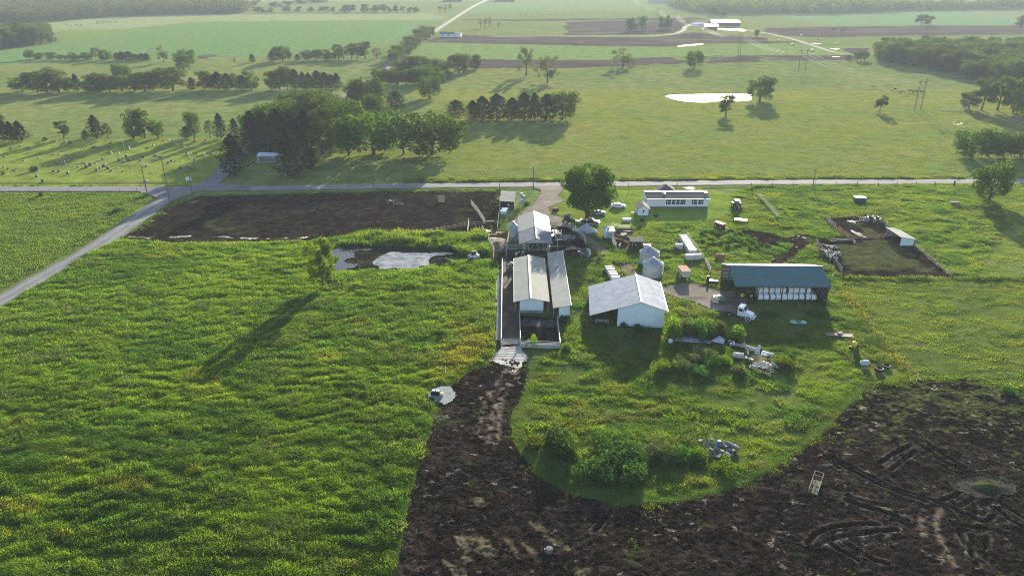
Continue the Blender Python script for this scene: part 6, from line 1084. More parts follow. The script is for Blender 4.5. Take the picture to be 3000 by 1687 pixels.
# calf hutches
M_HUTCH = mat('weathered hutch shell', (.60, .58, .55), .55, var=.1, scale=1.5, dirt=(.38, .33, .28), dirt_amt=.42)
hut = MB().extrude([(-.55, 0), (-.5, .95), (-.32, 1.28), (.32, 1.28), (.5, .95), (.55, 0)], -.95, .95, 'x')
for k in range(5): hut.extrude([(-.57, 0), (-.52, .97), (-.33, 1.31), (.33, 1.31), (.52, .97), (.57, 0)], -.9+k*.42, -.82+k*.42, 'x')
HUT = hut.mesh('calf_hutch'); HUT.materials.append(M_HUTCH)
for i in range(9):
    x, y = at('h', 1296+17.5*i, 1050+27.5*i); solo('calf_hutch', HUT, None, 'grey white calf hutch, %s from the far end of the long diagonal row' % ORD[i], 'hutch', (x, y+.5), R(2), 'calf hutches in the diagonal row')
for u, v, lab in ((1230, 1185, 'lone calf hutch standing left of the long diagonal row'), (1390, 1345, 'left calf hutch of the pair below the diagonal row'), (1512, 1340, 'right calf hutch of the pair below the diagonal row'), (750, 1190, 'calf hutch just behind the farther grain bin')):
    x, y = at('h', u, v); solo('calf_hutch', HUT, None, lab, 'hutch', (x, y+.4), R(3), None)
for i in range(5):
    x, y = at('j', 1325+16*i, 262+26*i); solo('calf_hutch', HUT, None, 'grey white calf hutch, %s from the far end of the row behind the machine barn' % ORD[i], 'hutch', (x, y+.4), R(2), 'calf hutches behind the machine barn')
BOXM = MB().box((0, 0, .35), (1.05, .8, .7), taper=.92).box((0, 0, .73), (1.1, .85, .07)).mesh('storage_box'); BOXM.materials.append(P_WHITE)
for u, lab in ((412, 'left white box on the low mound in the lawn'), (472, 'right white box on the low mound in the lawn')):
    x, y = at('h', u, 760); solo('storage_box', BOXM, None, lab, 'box', (x, y), 0)
# barrels, feeders on legs
M_MAROON = mat('maroon drum paint', (.075, .022, .022), .5, var=.2, scale=3)
DR = MB().lathe([(.27, 0), (.29, .02), (.28, .3), (.295, .32), (.28, .35), (.28, .6), (.295, .62), (.28, .65), (.29, .88), (.26, .88), (.26, .84)], n=16).mesh('steel_drum'); DR.materials.append(M_MAROON)
for i in range(4):
    x, y = at('g', 1140+22*i, 612); solo('steel_drum', DR, None, 'dark maroon drum, %s from the left in the group beside the driveway' % ORD[i], 'drum', (x, y+.2*(i % 2)), 0, 'maroon drums beside the driveway')
M_PBLUE = mat('pale blue sheet', (.42, .52, .60), .5, var=.08)
for i, (u, v) in enumerate(((845, 1040), (805, 1110))):
    x, y = at('r', u, v); t = thing('calf_feeder', ('farther' if i == 0 else 'nearer')+' pale blue feed box on legs beside the upper cattle shed', 'feeder', (x, y), R(0)); part('hopper', MB().box((0, 0, 2.15), (1.6, .9, .75)), M_PBLUE, t); part('lid', MB().box((0, .1, 2.58), (1.7, 1.0, .08), rx=R(8)), P_WHITE, t)
    for xx in (-.7, .7):
        for yy in (-.35, .35): part('leg', MB().box((xx, yy, .9), (.09, .09, 1.8)), W_GREY, t)
# bales in the hay shed
M_WRAP = mat('white bale wrap', (.84, .86, .90), .4, var=.04, scale=1.5, spec=.4, bump=.1); M_HAY = mat('hay', (.30, .22, .11), .95, var=.3, scale=4, bump=.4)
def bale(loc, label, group, r=.73, w_=1.2, rz=0, mw=M_WRAP):
    t = thing('round_bale', label, 'bale', loc, rz); b = MB(); n_ = 24; prof = [(-.5, r*.80), (-.40, r*.97), (0, r*1.0), (.40, r*.97), (.5, r*.80)]; vs = [(w_*a, rr*math.cos(2*math.pi*k/n_), r+rr*math.sin(2*math.pi*k/n_)) for a, rr in prof for k in range(n_)]
    b.add(vs, [(i*n_+k, i*n_+(k+1) % n_, (i+1)*n_+(k+1) % n_, (i+1)*n_+k) for i in range(4) for k in range(n_)]); part('wrap', b, mw, t, smooth=True)
    part('hay_core', MB().tube((-w_*.49, 0, r), (w_*.49, 0, r), r*.95, n=20), M_HAY, t); return t
B0 = at('k', 1572, 690); first = None
for i in range(10):
    for rw in range(2):
        lab = 'white wrapped bale, %s from the left in the lower %s row of the hay shed' % (ORD[i], 'front' if rw == 0 else 'back'); q = (B0[0]+.62+i*1.27+.04*(i % 3), B0[1]+.75+rw*1.5)
        if first is None: first = bale(q, lab, 'g'); first['group'] = 'wrapped bales in the hay shed'
        else: dup(first, (q[0]+_r.uniform(-.05, .05), q[1]+_r.uniform(-.12, .12)), R(_r.uniform(-5, 5)), lab, (1, _r.uniform(.95, 1.06), _r.uniform(.92, 1.04)))
for i in range(9): dup(first, (B0[0]+.6+i*1.27+(.25 if i > 4 else 0), B0[1]+1.5, 1.26), R(_r.uniform(-8, 8)), 'white wrapped bale, %s from the left in the upper row of the hay shed' % ORD[i])
# weathered bale near the corral
M_OLDHAY = mat('old hay', (.13, .09, .055), .95, var=.3, scale=3, bump=.4)
x, y = at('s', 1870, 860); t = thing('feed_bunk', 'round feed bunk with one white curved side near the dirt track', 'feeder', (x, y)); 
for k in range(10):
    a = -1.1+k*.28; part('side_panel', MB().box((1.5*math.cos(a), 1.9*math.sin(a), .6), (.08, .58, 1.2), rz=math.atan2(1.9*math.cos(a), -1.5*math.sin(a))-R(90)), P_WHITE if -0.9 < a < .9 else P_STEEL, t)
part('hay', MB().lathe([(1.35, 0), (1.2, .5), (.6, .85), (.05, .9)], n=18), M_OLDHAY, t)
x, y = at('f', 1430, 690); t = thing('hay_heap', 'trodden heap of old hay in the upper mud lot', 'heap', (x, y+.5)); 
def heap(name, w_, d_, h, m, seed, t=None, n=28):
    xs = np.linspace(-1, 1, n); X, Y = np.meshgrid(xs, xs); rr = np.sqrt(X**2+Y**2); z = h*np.clip(1-rr, 0, 1)**.85*(.75+.5*fbm(X*3+seed, Y*3, seed, 3))+(fbm(X*9, Y*9, seed+3, 2)-.5)*.12*h-.03
    i = np.arange(n*n).reshape(n, n); q = np.stack([i[:-1, :-1], i[:-1, 1:], i[1:, 1:], i[1:, :-1]], -1).reshape(-1, 4); q = q[(rr.ravel()[q] < 1.02).all(1)]
    return npmesh(name, np.stack([X.ravel()*w_/2, Y.ravel()*d_/2, z.ravel()], 1), q, 4, smooth=True)
part('hay', heap('hay', 3.4, 2.4, .9, None, 3), M_OLDHAY, t)
M_GRV = mat('crushed stone', (.36, .38, .41), .95, var=.12, scale=6, bump=.3)
x, y = at('s', 1915, 320); solo('gravel_pile', heap('gravel_pile', 6.2, 4.2, 2.3, None, 5), M_GRV, 'smooth grey gravel pile left of the grey pump house', 'gravel pile', (x, y+.6))
M_MAN = mat('dark manure', (.045, .034, .028), .95, var=.35, scale=2, bump=.5)
x, y = at('f', 1890, 1290); solo('manure_heap', heap('manure_heap', 7.5, 3.4, 1.4, None, 9), M_MAN, 'dark manure heap pushed to the edge of the lagoon', 'heap', (x, y+1.2))
M_BED = mat('spent bedding', (.085, .066, .052), .95, var=.4, scale=1.5, bump=.5)
x, y = at('g', 320, 1190); solo('bedding_heap', heap('bedding_heap', 6.5, 11, 1.1, None, 13), M_BED, 'pale heap of spent bedding between fences left of the feed bin', 'heap', (x, y+3.2))
x, y = at('q', 1400, 235); solo('hay_heap', heap('hay_heap', 6, 2.6, .9, None, 15), M_OLDHAY, 'brown heap of spilled hay in the upper calf pen', 'heap', (x, y+.8))
# white rack, T pole, loader bucket items by the barn
x, y = at('s', 1250, 430); t = thing('milk_cart', 'white steel rack holding a black tub right of the two toned barn', 'cart', (x, y), R(4))
for xx in (-.8, .8): part('upright', MB().box((xx, .2, .9), (.22, .22, 1.8)), P_WHITE, t)
part('shelf', MB().box((0, .2, .85), (1.8, .5, .3)), P_WHITE, t); part('tub', MB().lathe([(.45, 0), (.55, .5)], (0, -.35, .1), 16), M_BLACK, t); part('foot_rail', MB().box((0, -.6, .1), (1.9, .1, .12)), P_WHITE, t)
x, y = at('s', 1165, 420); t = thing('yard_post', 'thick pale timber post with a crossbar beside the two toned barn', 'post', (x, y)); part('post', MB().box((0, 0, 1.9), (.24, .24, 3.8)), W_PALE, t); part('crossbar', MB().box((0, 0, 3.8), (.9, .2, .2)), W_PALE, t)
x, y = at('s', 1800, 960); t = thing('light_post', 'thin yard post with white lamp and guy wire by the muddy corral', 'post', (x, y)); part('post', MB().tube((0, 0, 0), (0, 0, 2.2), .06), W_WOOD, t); part('lamp', MB().box((-.7, 0, 2.1), (.6, .35, .3)), P_WHITE, t); part('arm', MB().tube((0, 0, 2.1), (-.7, 0, 2.2), .04), W_WOOD, t); part('guy_wire', MB().tube((0, 0, 1.8), (3.6, -3.2, .05), .03), M_GALV, t)
# small things around the yard
t = thing('picnic_table', 'brown board bench against the left side of the garden shed', 'bench', at('h', 532, 665), R(0)); part('top', MB().box((0, .3, .6), (.9, .7, .1)), W_PALE, t)
for xx in (-.35, .35): part('leg', MB().box((xx, .3, .28), (.08, .6, .56)), W_WOOD, t)
solo('fire_ring', MB().lathe([(.7, 0), (.75, .4), (.65, .4), (.6, .05)], n=20), M_BLACK, 'black fire ring on the lawn in front of the ranch house', 'fire ring', at('h', 885, 690)); solo('rubber_tyre_casing', MB().wheel((0, 0, .25), .65, .4, (0, 0, 1), 20, .5), P_RUB, 'tyre lying in the shade below the garden shed', 'tyre', at('h', 675, 755))
x, y = at('i', 1030, 295); t = thing('calf_hut', 'low dark flat topped hut alone in the bright grass below the road', 'hut', (x, y+.6), R(-12)); part('shell', MB().box((0, 0, .65), (3.3, 2.2, 1.3)), mat('dark tarpaulin', (.06, .07, .09), .5, var=.15), t); part('top', MB().box((0, 0, 1.34), (3.5, 2.4, .1)), mat('blue grey sheet', (.12, .14, .18), .5, var=.1), t)
x, y = at('i', 1915, 315); t = thing('hay_trailer', 'dark skeletal hay trailer in the grass beside the ivy clad tree', 'trailer', (x, y)); part('frame', MB().box((0, 0, .6), (2.6, 1.4, .2)).box((0, .6, 1.1), (2.6, .08, .1)).box((0, -.6, 1.1), (2.6, .08, .1)), M_BLACK, t); part('drawbar', MB().tube((1.3, 0, .6), (4.2, .3, .5), .06), M_BLACK, t)
for s in (-1, 1): wheel(t, -.2, s*.75, .4, .22)
W_DKG = mat('dark weathered fence', (.16, .15, .15), .8, var=.2, scale=2)
# foreground objects
o4 = [np.array(at('o', *q)) for q in ((395, 632), (490, 655), (560, 450), (465, 420))]; ctr = sum(o4)/4; ux = (o4[1]-o4[0]+o4[2]-o4[3])/2; uy = (o4[3]-o4[0]+o4[2]-o4[1])/2
t = thing('hay_feeder', 'long pale framed hay feeder standing empty in the mud', 'feeder', (ctr[0], ctr[1], 0), math.atan2(uy[1], uy[0])); L_, W_ = np.linalg.norm(uy)/2*.86, np.linalg.norm(ux)/2*.95
for s in (-1, 1): part('top_rail', MB().box((0, s*W_, .85), (L_*2, .06, .07)), W_DKG, t); part('lower_board', MB().box((-L_*.3, s*W_, .3), (L_*1.4, .06, .4)), W_WOOD, t)
for xx in (-1, -.45, .55, 1): part('crossbar', MB().box((L_*xx, 0, .85), (.06, W_*2, .06)), W_DKG, t)
for xx in (-1, 1):
    for s in (-1, 1): part('leg', MB().box((L_*xx, s*W_, .42), (.1, .1, .84)), W_WOOD, t)
part('floor', MB().box((-L_*.25, 0, .12), (L_*1.45, W_*1.9, .1)), mat('hay litter', (.10, .10, .05), .9, var=.4, scale=3), t)
x, y = at('p', 1748, 940); t = thing('water_trough', 'round concrete trough alone in the near mud', 'trough', (x, y+.4)); M_CONG = mat('dark old concrete', (.15, .155, .16), .9, var=.2, scale=3); part('tank', MB().lathe([(.46, 0), (.48, .5), (.44, .62)], n=22), M_CONG, t, smooth=True); part('lid', MB().lathe([(.43, .60), (.38, .68), (.05, .71)], n=22), M_CONG, t); part('float_box', MB().box((-.5, .05, .35), (.14, .3, .3)), P_STEEL, t)
x, y = at('m', 325, 905); t = thing('cattle_waterer', 'dark block waterer with white lids on the small concrete pad', 'waterer', (x, y+.5), R(-8)); part('body', MB().box((0, 0, .42), (1.6, .75, .84)), M_BLACK, t); part('plinth', MB().box((0, 0, .06), (1.9, 1.0, .12)), M_CONW, t)
for xx in (-.35, .35): part('lid', MB().box((xx, .1, .9), (.5, .5, .14)), P_WHITE, t)
part('drinker_end', MB().box((1.05, -.1, .45), (.6, .7, .5)), W_PALE, t); part('marker_post', MB().tube((-.05, -.3, .5), (.0, -.3, 1.9), .035), M_BLACK, t)
for c, u, v, h, lab in (('m', 450, 618, 1.6, 'white marker post in the tall grass near the mud'), ('l', 1490, 912, 1.6, 'white marker post at the end of the right hand fence line'), ('k', 2500, 420, 1.3, 'white marker post right of the hay shed'), ('F', 1105, 805, 1.2, 'thin white marker post in the left tall grass'), ('p', 147, 1130, 1.3, 'dark thin marker post at the edge of the tall grass')):
    x, y = at(c, u, v); solo('marker_post', MB().tube((0, 0, 0), (0, 0, h), .06, n=8).lathe([(.065, h), (.03, h+.05)], n=8), P_WHITE if 'white' in lab else W_DARK, lab, 'post', (x, y))
# yellow sprayer, container, tyres, boards, green mower
x, y = at('l', 868, 598); t = thing('field_sprayer', 'bright yellow sprayer tank on a black frame beside the shadow', 'sprayer', (x, y+.5), R(20)); o = part('tank', MB().lathe([(.25, 0), (.48, .12), (.5, .95), (.3, 1.12), (.12, 1.16)], n=20), mat('yellow plastic', (.72, .55, .02), .35, var=.05), t, smooth=True); o.location = (0, 0, .45); o.rotation_euler = (R(18), R(-10), 0)
part('frame', MB().box((0, 0, .4), (1.5, .9, .1)).box((.6, 0, .8), (.08, .8, .9)), M_BLACK, t)
for s in (-1, 1): part('wheel', MB().wheel((s*.85, -.1, .3), .3, .18, (1, 0, 0), 14), P_RUB, t)
part('boom', MB().tube((.7, .3, .6), (1.1, .4, 2.4), .035).tube((.9, .3, .6), (1.25, .4, 2.2), .03), M_BLACK, t)
x, y = at('l', 978, 765); t = thing('liquid_tote', 'pale blue plastic tank lying in the grass left of the tyres', 'tank', (x, y+.4), R(6)); part('tank', MB().tube((-.65, 0, .5), (.65, 0, .5), .48, n=18), mat('cloudy plastic', (.45, .55, .62), .3, var=.1), t, smooth=True)
b = MB()
for xx in (-.5, -.17, .17, .5): b.tube((xx-.02, 0, .5), (xx+.02, 0, .5), .505, n=18)
part('band', b, P_SILVER, t)
x, y = at('l', 1130, 825); solo('rubber_tyre_casing', MB().wheel((0, 0, .32), .82, .62, (0, 0, 1), 26, .52), P_RUB, 'large black tractor tyre lying flat at the right of the farmyard', 'tyre', (x, y+.5)); x, y = at('l', 1200, 780); solo('rubber_tyre_casing', MB().wheel((0, 0, .2), .75, .36, (0, 0, 1), 24, .66), P_RUB, 'thinner tyre lying flat behind the large tractor tyre', 'tyre', (x, y+.3))
x, y = at('l', 800, 470); solo('plywood_board', MB().box((0, 0, .22), (2.3, 1.1, .06), rz=R(-8), rx=R(5)), W_PALE, 'pale board lying on the scrap at the shadow edge', 'board', (x, y+.3)); x, y = at('l', 735, 455); solo('steel_hood', MB().extrude([(-.5, 0), (-.3, .4), (.3, .45), (.5, .05)], -.5, .5, 'x'), P_RED, 'rusty bent hood between the blue rods and the pale board', 'scrap', (x, y+.5), R(10))
_t = thing('rod_bundle', 'bundle of blue grey steel rods lying beside the pale board', 'rods', (at('l', 670, 465)[0], at('l', 670, 465)[1]+.5), R(-6))
for k in range(9): part('rod', MB().tube((-1.5+.1*(k % 3), -.5+.13*k, .1+.05*(k % 2)), (1.3+.15*(k % 4), -.35+.1*k, .12+.06*(k % 3)), .05, n=6), P_STEEL, _t)
x, y = at('l', 312, 345); t = thing('rotary_mower', 'green rotary mower deck lying in the shade of the hay shed', 'mower', (x, y+.5), R(-3)); sc_ = mat('faded mint paint', (.16, .42, .30), .5, var=.12, scale=2)
part('deck', MB().lathe([(.60, .12), (.68, .2), (.68, .38), (.5, .42)], (-.95, 0, 0), 18).lathe([(.60, .12), (.68, .2), (.68, .38), (.5, .42)], (.95, 0, 0), 18).box((0, 0, .28), (1.9, 1.25, .2)), sc_, t); part('gearbox', MB().box((0, 0, .5), (.5, .4, .3)), P_STEEL, t); part('hitch_frame', MB().tube((-.5, -.2, .4), (0, .3, 1.0), .05).tube((.5, -.2, .4), (0, .3, 1.0), .05).tube((-.5, -.5, .4), (.5, -.5, .4), .05), M_BLACK, t); part('drive_shaft', MB().tube((0, -.2, .5), (.2, -.9, .35), .06), P_STEEL, t)
# roof sheets, broken frame and tank in the scrub
M_SHEET = mat('white blue roof sheet', (.50, .56, .62), .45, .1, var=.1, scale=1, ribs=('x', .25)); M_SHEET2 = mat('pale weathered sheet', (.55, .53, .48), .5, .1, var=.15, scale=2)
def roofsheet(c, pts, label, z=.35, tilt=0, m=None):
    q = [at(c, *p, z) for p in pts]; cx_ = sum(p[0] for p in q)/4; cy_ = sum(p[1] for p in q)/4; b = MB(); slab(b, [(p[0]-cx_, p[1]-cy_, (tilt if i > 1 else 0)) for i, p in enumerate(q)], .05)
    t = thing('roof_sheet', label, 'metal sheet', (cx_, cy_, z)); part('panel', b, m or M_SHEET, t); b = MB()
    for k in (.2, .5, .8):
        a0 = Vector((q[0][0]-cx_, q[0][1]-cy_, .03)).lerp(Vector((q[3][0]-cx_, q[3][1]-cy_, .03+tilt)), k); a1 = Vector((q[1][0]-cx_, q[1][1]-cy_, .03)).lerp(Vector((q[2][0]-cx_, q[2][1]-cy_, .03+tilt)), k); b.tube(a0, a1, .035, n=4)
    part('batten', b, W_DARK, t); return t
roofsheet('v', [(300,240),(640,270),(630,170),(330,180)], 'leftmost long white roof sheet lying under the bushes', .5, .15); roofsheet('v', [(640,265),(810,280),(780,215),(640,190)], 'second white roof sheet from the left in the scrub', .4); roofsheet('v', [(980,250),(1230,300),(1240,250),(1140,180)], 'tilted white sheet in the middle of the sheet line', .5, .35)
roofsheet('v', [(820,270),(980,290),(975,240),(830,235)], 'short pale sheet between the two middle white sheets', .35, 0, M_SHEET2); roofsheet('v', [(1340,325),(1560,345),(1580,300),(1350,280)], 'narrow sheet where the sheet line bends', .35); roofsheet('v', [(1580,360),(1850,450),(1860,400),(1620,325)], 'long bowed sheet left of the upright blue sheet', .5, .1); roofsheet('v', [(1800,480),(1900,500),(1920,390),(1880,380)], 'upright blue grey sheet standing in the heap', .5, .6); roofsheet('v', [(1920,510),(2140,540),(2170,495),(1960,435)], 'right end sheet of the sheet line', .5, .1); roofsheet('v', [(1700,740),(1940,800),(1920,760),(1740,690)], 'blue sheet under the left of the broken roof frame', .3); roofsheet('v', [(2000,860),(2180,830),(2160,780),(2010,800)], 'blue sheet under the right of the broken roof frame', .3)
t = thing('broken_roof_frame', 'collapsed piece of roof with timber purlins over pale sheets', 'wreckage', (0, 0, 0)); q = [at('v', *p, .8) for p in ((1760,660),(2010,770),(2200,715),(1960,605))]
ox, oy = sum(p[0] for p in q)/4, sum(p[1] for p in q)/4; t.location = (ox, oy, 0); b = MB(); slab(b, [(p[0]-ox, p[1]-oy, .7) for p in q], .05); part('panel', b, M_SHEET2, t); Q = [Vector((p[0]-ox, p[1]-oy, .78)) for p in q]
for k in (0, .28, .56, .85, 1.0): part('purlin', MB().tube(Q[0].lerp(Q[1], k), Q[3].lerp(Q[2], k), .07, n=6), W_WOOD, t)
for k in (0, .5, 1.0): part('rafter', MB().tube(Q[0].lerp(Q[3], k)+Vector((0, 0, .07)), Q[1].lerp(Q[2], k)+Vector((0, 0, .07)), .08, n=6), W_WOOD, t)
for k in range(4): part('prop', MB().tube(Q[k]-Vector((0, 0, .8)), Q[k], .07, n=6), W_DARK, t)
for i, (u0, v0, u1, v1) in enumerate(((1690,650,1960,570),(1640,560,1760,660),(1700,550,1870,600),(2060,740,2240,780),(1930,560,2080,530),(2000,600,2160,640))):
    a = at('v', u0, v0); b_ = at('v', u1, v1); cx_, cy_ = (a[0]+b_[0])/2, (a[1]+b_[1])/2; solo('timber', MB().tube((a[0]-cx_, a[1]-cy_, .15), (b_[0]-cx_, b_[1]-cy_, .5), .08, n=6), W_WOOD, 'loose grey timber, %s from the left around the broken roof frame' % ORD[[1, 0, 2, 5, 3, 4][i]], 'timber', (cx_, cy_, 0), 0, 'loose timbers around the broken roof')
x, y = at('v', 1495, 620); t = thing('propane_tank', 'white domed tank in the scrub left of the broken roof frame', 'tank', (x, y+.5), R(-12)); part('shell', MB().tube((-.85, 0, .85), (.85, 0, .85), .5, n=18).lathe([(.0, 0), (.01, .01)], n=3), P_DIRTW, t, smooth=True); part('end_cap', MB().wheel((.9, 0, .85), .47, .2, (1, 0, 0), 18), P_DIRTW, t); part('skid', MB().box((0, 0, .2), (1.4, .6, .4)), W_DARK, t)
x, y = at('v', 225, 290); solo('plastic_tub', MB().lathe([(.42, 0), (.46, .55), (.3, .7), (.05, .72)], n=18), P_WHITE, 'white plastic tub at the left end of the roof sheets', 'tub', (x, y+.3))
# rubble
M_RUB = mat('broken concrete', (.19, .19, .185), .9, var=.2, scale=2, bump=.3, dirt=(.18, .15, .12), dirt_amt=.45)
for i, (u, v, w_, d_, lab) in enumerate(((1890,500,1.0,.7,'small slab at the far left of the rubble heap'),(1960,540,.9,.8,'squarish slab left of the blue barrel'),(2010,500,.8,.6,'slab just behind the blue barrel'),(2060,580,1.1,.8,'wide slab in front of the blue barrel'),(2110,610,1.2,.8,'tilted slab in the middle of the rubble heap'),(2000,600,.8,.7,'dark slab at the left front of the rubble heap'),(2180,590,.9,.6,'slab under the concrete pipe'),(2150,560,.8,.7,'slab between barrel and concrete pipe'),(2220,610,.8,.6,'slab at the right front of the rubble heap'),(2080,650,1.6,.7,'pale bluish slab at the front of the rubble heap'),(2170,640,1.2,.5,'second pale bluish slab at the front of the rubble heap'),(2240,560,.8,.6,'slab at the right end of the rubble heap'))):
    x, y = at('n', u, v); bm = bmesh.new(); bmesh.ops.create_cube(bm, size=1)
    for vv in bm.verts: vv.co = Vector((vv.co.x*w_*_r.uniform(.5, .85), vv.co.y*d_*_r.uniform(.5, .85), vv.co.z*.3*_r.uniform(.7, 1.2)))
    me = bpy.data.meshes.new('concrete_slab'); bm.to_mesh(me); bm.free(); o = solo('concrete_slab', me, mat('bluish slab', (.30, .35, .40), .8, var=.12) if 'bluish' in lab and i == 9 else (bpy.data.materials['bluish slab'] if 'bluish' in lab else M_RUB), lab, 'concrete slab', (x, y, .28+.12*(i % 3)), _r.uniform(0, 3), 'slabs of the rubble heap'); o.rotation_euler = (_r.uniform(-.35, .35), _r.uniform(-.35, .35), _r.uniform(0, 3))
x, y = at('n', 2075, 545); t = thing('plastic_barrel', 'bright blue barrel on the rubble heap', 'barrel', (x, y, .3)); part('barrel', MB().lathe([(.27, 0), (.30, .1), (.30, .75), (.25, .85)], n=18), mat('blue plastic', (.03, .16, .50), .35, var=.05), t, smooth=True); part('lid', MB().lathe([(.24, .84), (.22, .88), (.02, .88)], n=16), P_WHITE, t)
a = at('n', 2150, 525); b_ = at('n', 2270, 590); solo('concrete_pipe', MB().tube((-(b_[0]-a[0])/2, -(b_[1]-a[1])/2, 0), ((b_[0]-a[0])/2, (b_[1]-a[1])/2, 0), .32, n=18), M_RUB, 'grey concrete pipe at the right of the rubble heap', 'pipe', ((a[0]+b_[0])/2, (a[1]+b_[1])/2, .45))
_v = []; _f = []
for k in range(150):
    x, y = at('n', _r.uniform(1850, 2270), _r.uniform(490, 650)); s = _r.uniform(.08, .22); _v += [(x-s, y-s, .05), (x+s, y-s*.6, .03), (x+s*.7, y+s, .06), (x-s*.8, y+s, .02), (x+_r.uniform(-s, s)*.4, y, s*_r.uniform(.6, 1.4)+.08)]; j = k*5; _f += [(j, j+1, j+4), (j+1, j+2, j+4), (j+2, j+3, j+4), (j+3, j, j+4)]
me = bpy.data.meshes.new('rubble'); me.from_pydata(_v, [], _f); setting('rubble', me, M_RUB, 'stuff')
# ---------------------------------------------------------------- fences, gates and walls
def fence(name, pts, h, label, m=W_WOOD, rails=3, gap=2.6, ps=.13, cat='fence', board=.12, rm=None):
    """posts and rails following ground points"""
    pts = [np.array(p) for p in pts]; c0 = pts[0]; t = thing(name, label, cat, (c0[0], c0[1], 0)); b = MB(); np_ = 0
    for a, e in zip(pts[:-1], pts[1:]):
        L = np.linalg.norm(e-a); n = max(1, round(L/gap)); ang = math.atan2(e[1]-a[1], e[0]-a[0])
        for k in range(n+(1 if e is pts[-1] else 0)):
            p = a+(e-a)*k/n-c0
            if np_ < 95: part('post', MB().box((p[0], p[1], h/2+.03), (ps, ps, h+.1), rz=ang), m, t); np_ += 1
        mid = (a+e)/2-c0
        for k in range(rails): b.box((mid[0], mid[1], h*(k+.75)/(rails)), (L, .05 if board > .02 else .012, board), rz=ang)
    if rails: part('rails', b, rm or m, t)
    return t
def PL(c, *p): return [at(c, *q) for q in p]
fence('board_fence', PL('g', (62,900),(150,1050),(245,1230),(235,1390)), 1.5, 'pale board fence sloping down to the lagoon path', W_PALE, 5, 2.2, .14)
fence('board_fence', PL('g', (470,985),(440,1130),(425,1310)), 1.5, 'board fence right of the bedding heap', W_PALE, 4, 2.2, .14)
fence('plank_fence', PL('r', (690,520),(682,860),(655,1080),(632,1290),(615,1449)), 1.4, 'pale plank fence running down from the upper cattle shed', W_PALE, 4, 2.4, .14)
fence('corral_fence', PL('f', (2165,690),(2230,770),(2305,885)), 1.7, 'pale steel pipe fence crossing the upper mud lot', W_PALE, 5, 2.4, .1)
fence('rail_fence', PL('f', (1640,985),(1900,940),(2100,905),(2290,885)), 1.1, 'thin rail fence along the lower edge of the upper mud lot', W_PALE, 2, 3, .1, board=.05)
fence('swing_gate', PL('f', (2128,990),(2142,880)), 1.7, 'pale gate standing open at the corner of the upper mud lot', W_PALE, 5, 4, .14, 'gate')
t = thing('fence_panel', 'pale upright slatted panel standing alone in the upper mud lot', 'fence panel', (at('f', 1865, 662)[0], at('f', 1865, 662)[1]), R(0))
for k in range(7): part('slat', MB().box((-.95+.31*k, .1*(k % 2), 1.1), (.16, .05, 2.2)), W_PALE, t)
part('rails', MB().box((0, .12, .6), (2.1, .05, .12)).box((0, .12, 1.7), (2.1, .05, .12)), W_WOOD, t)
fence('corral_fence', PL('s', (1380,200),(1530,240),(1640,290),(1760,370),(1850,460),(1900,620)), 1.4, 'overgrown curved corral fence left of the gravel pile', W_GREY, 4, 2.0, .12)
fence('corral_fence', PL('s', (50,735),(250,735),(480,735)), 1.3, 'grey pipe fence joining the lagoon path to the two toned barn', W_GREY, 4, 2.6, .1)
fence('corral_fence', PL('s', (490,760),(760,765),(1010,765)), 1.3, 'pipe fence across the open front of the two toned barn', W_GREY, 4, 2.6, .1, board=.06)
fence('corral_fence', PL('s', (1230,600),(1235,770)), 1.6, 'short pipe gate section right of the two toned barn', W_GREY, 4, 2.6, .1)
fence('corral_fence', PL('s', (1180,540),(1640,520)), 1.3, 'low pipe fence behind the flooded corral strip', W_GREY, 3, 2.6, .1)
fence('pen_boards', PL('t', (1225,830),(1250,920),(1330,1020)), 1.5, 'pale boarded pen side below the pump house', W_PALE, 6, 1.6, .12)
fence('lawn_gate', PL('t', (1205,520),(1440,570),(1660,565)), 1.2, 'thin steel pipe gates between the lawn and the wet pens', M_BLACK, 4, 2.6, .06, 'gate', .04)
fence('calf_pen_fence', PL('q', (310,160),(420,300),(545,405)), 1.4, 'grey boarded fence at the upper left of the calf pens', W_DKG, 5, 2.2, .12)
fence('calf_pen_fence', PL('q', (600,440),(700,520),(865,640)), 1.3, 'rusty pipe gate on the left side of the calf pens', P_RUST, 5, 2.4, .1)
fence('calf_pen_fence', PL('q', (865,650),(1180,648),(1450,640),(1765,620)), 1.3, 'pipe fence dividing the two calf pens up to the calf shed', P_RUST, 5, 2.4, .1, board=.05)
fence('calf_pen_fence', PL('q', (75,740),(150,880),(300,1040),(500,1210),(690,1449)), 1.5, 'grey steel feed fence along the lower left of the calf pens', W_DKG, 4, 2.0, .1, board=.08)
fence('calf_pen_fence', PL('i', (1545,715),(1640,800),(1750,900),(1890,1000)), 1.2, 'thin fence on the lower right of the calf pens', W_WOOD, 3, 3, .1, board=.03)
x, y = at('q', 680, 720); solo('feed_trough', MB().extrude([(-.45, 0), (-.5, .6), (-.42, .6), (-.35, .12), (.35, .12), (.42, .6), (.5, .6), (.45, 0)], -3.3, 3.3, 'x'), M_BLACK, 'long black feed trough lying between the two calf pens', 'trough', (x, y+.3), R(8))
fence('yard_fence', PL('w', (800,370),(860,470),(920,600)), 1.4, 'yellowed wooden fence beside the weedy garden plot', W_PALE, 4, 1.8, .12)
fence('panel_fence', PL('w', (930,620),(1070,640),(1215,645)), 1.3, 'dark steel cattle panels left of the hay shed', P_RUST, 4, 1.9, .08, board=.05)
fence('garden_fence', PL('h', (1340,950),(1480,1160),(1600,1330)), 1.1, 'sagging yellowish wire fence along the garden plot', W_PALE, 2, 2.2, .08, board=.03)
fence('paddock_fence', PL('i', (68,245),(150,330),(250,445)), 1.3, 'pale plank fence right of the parked tractor', W_PALE, 3, 2.0, .14)
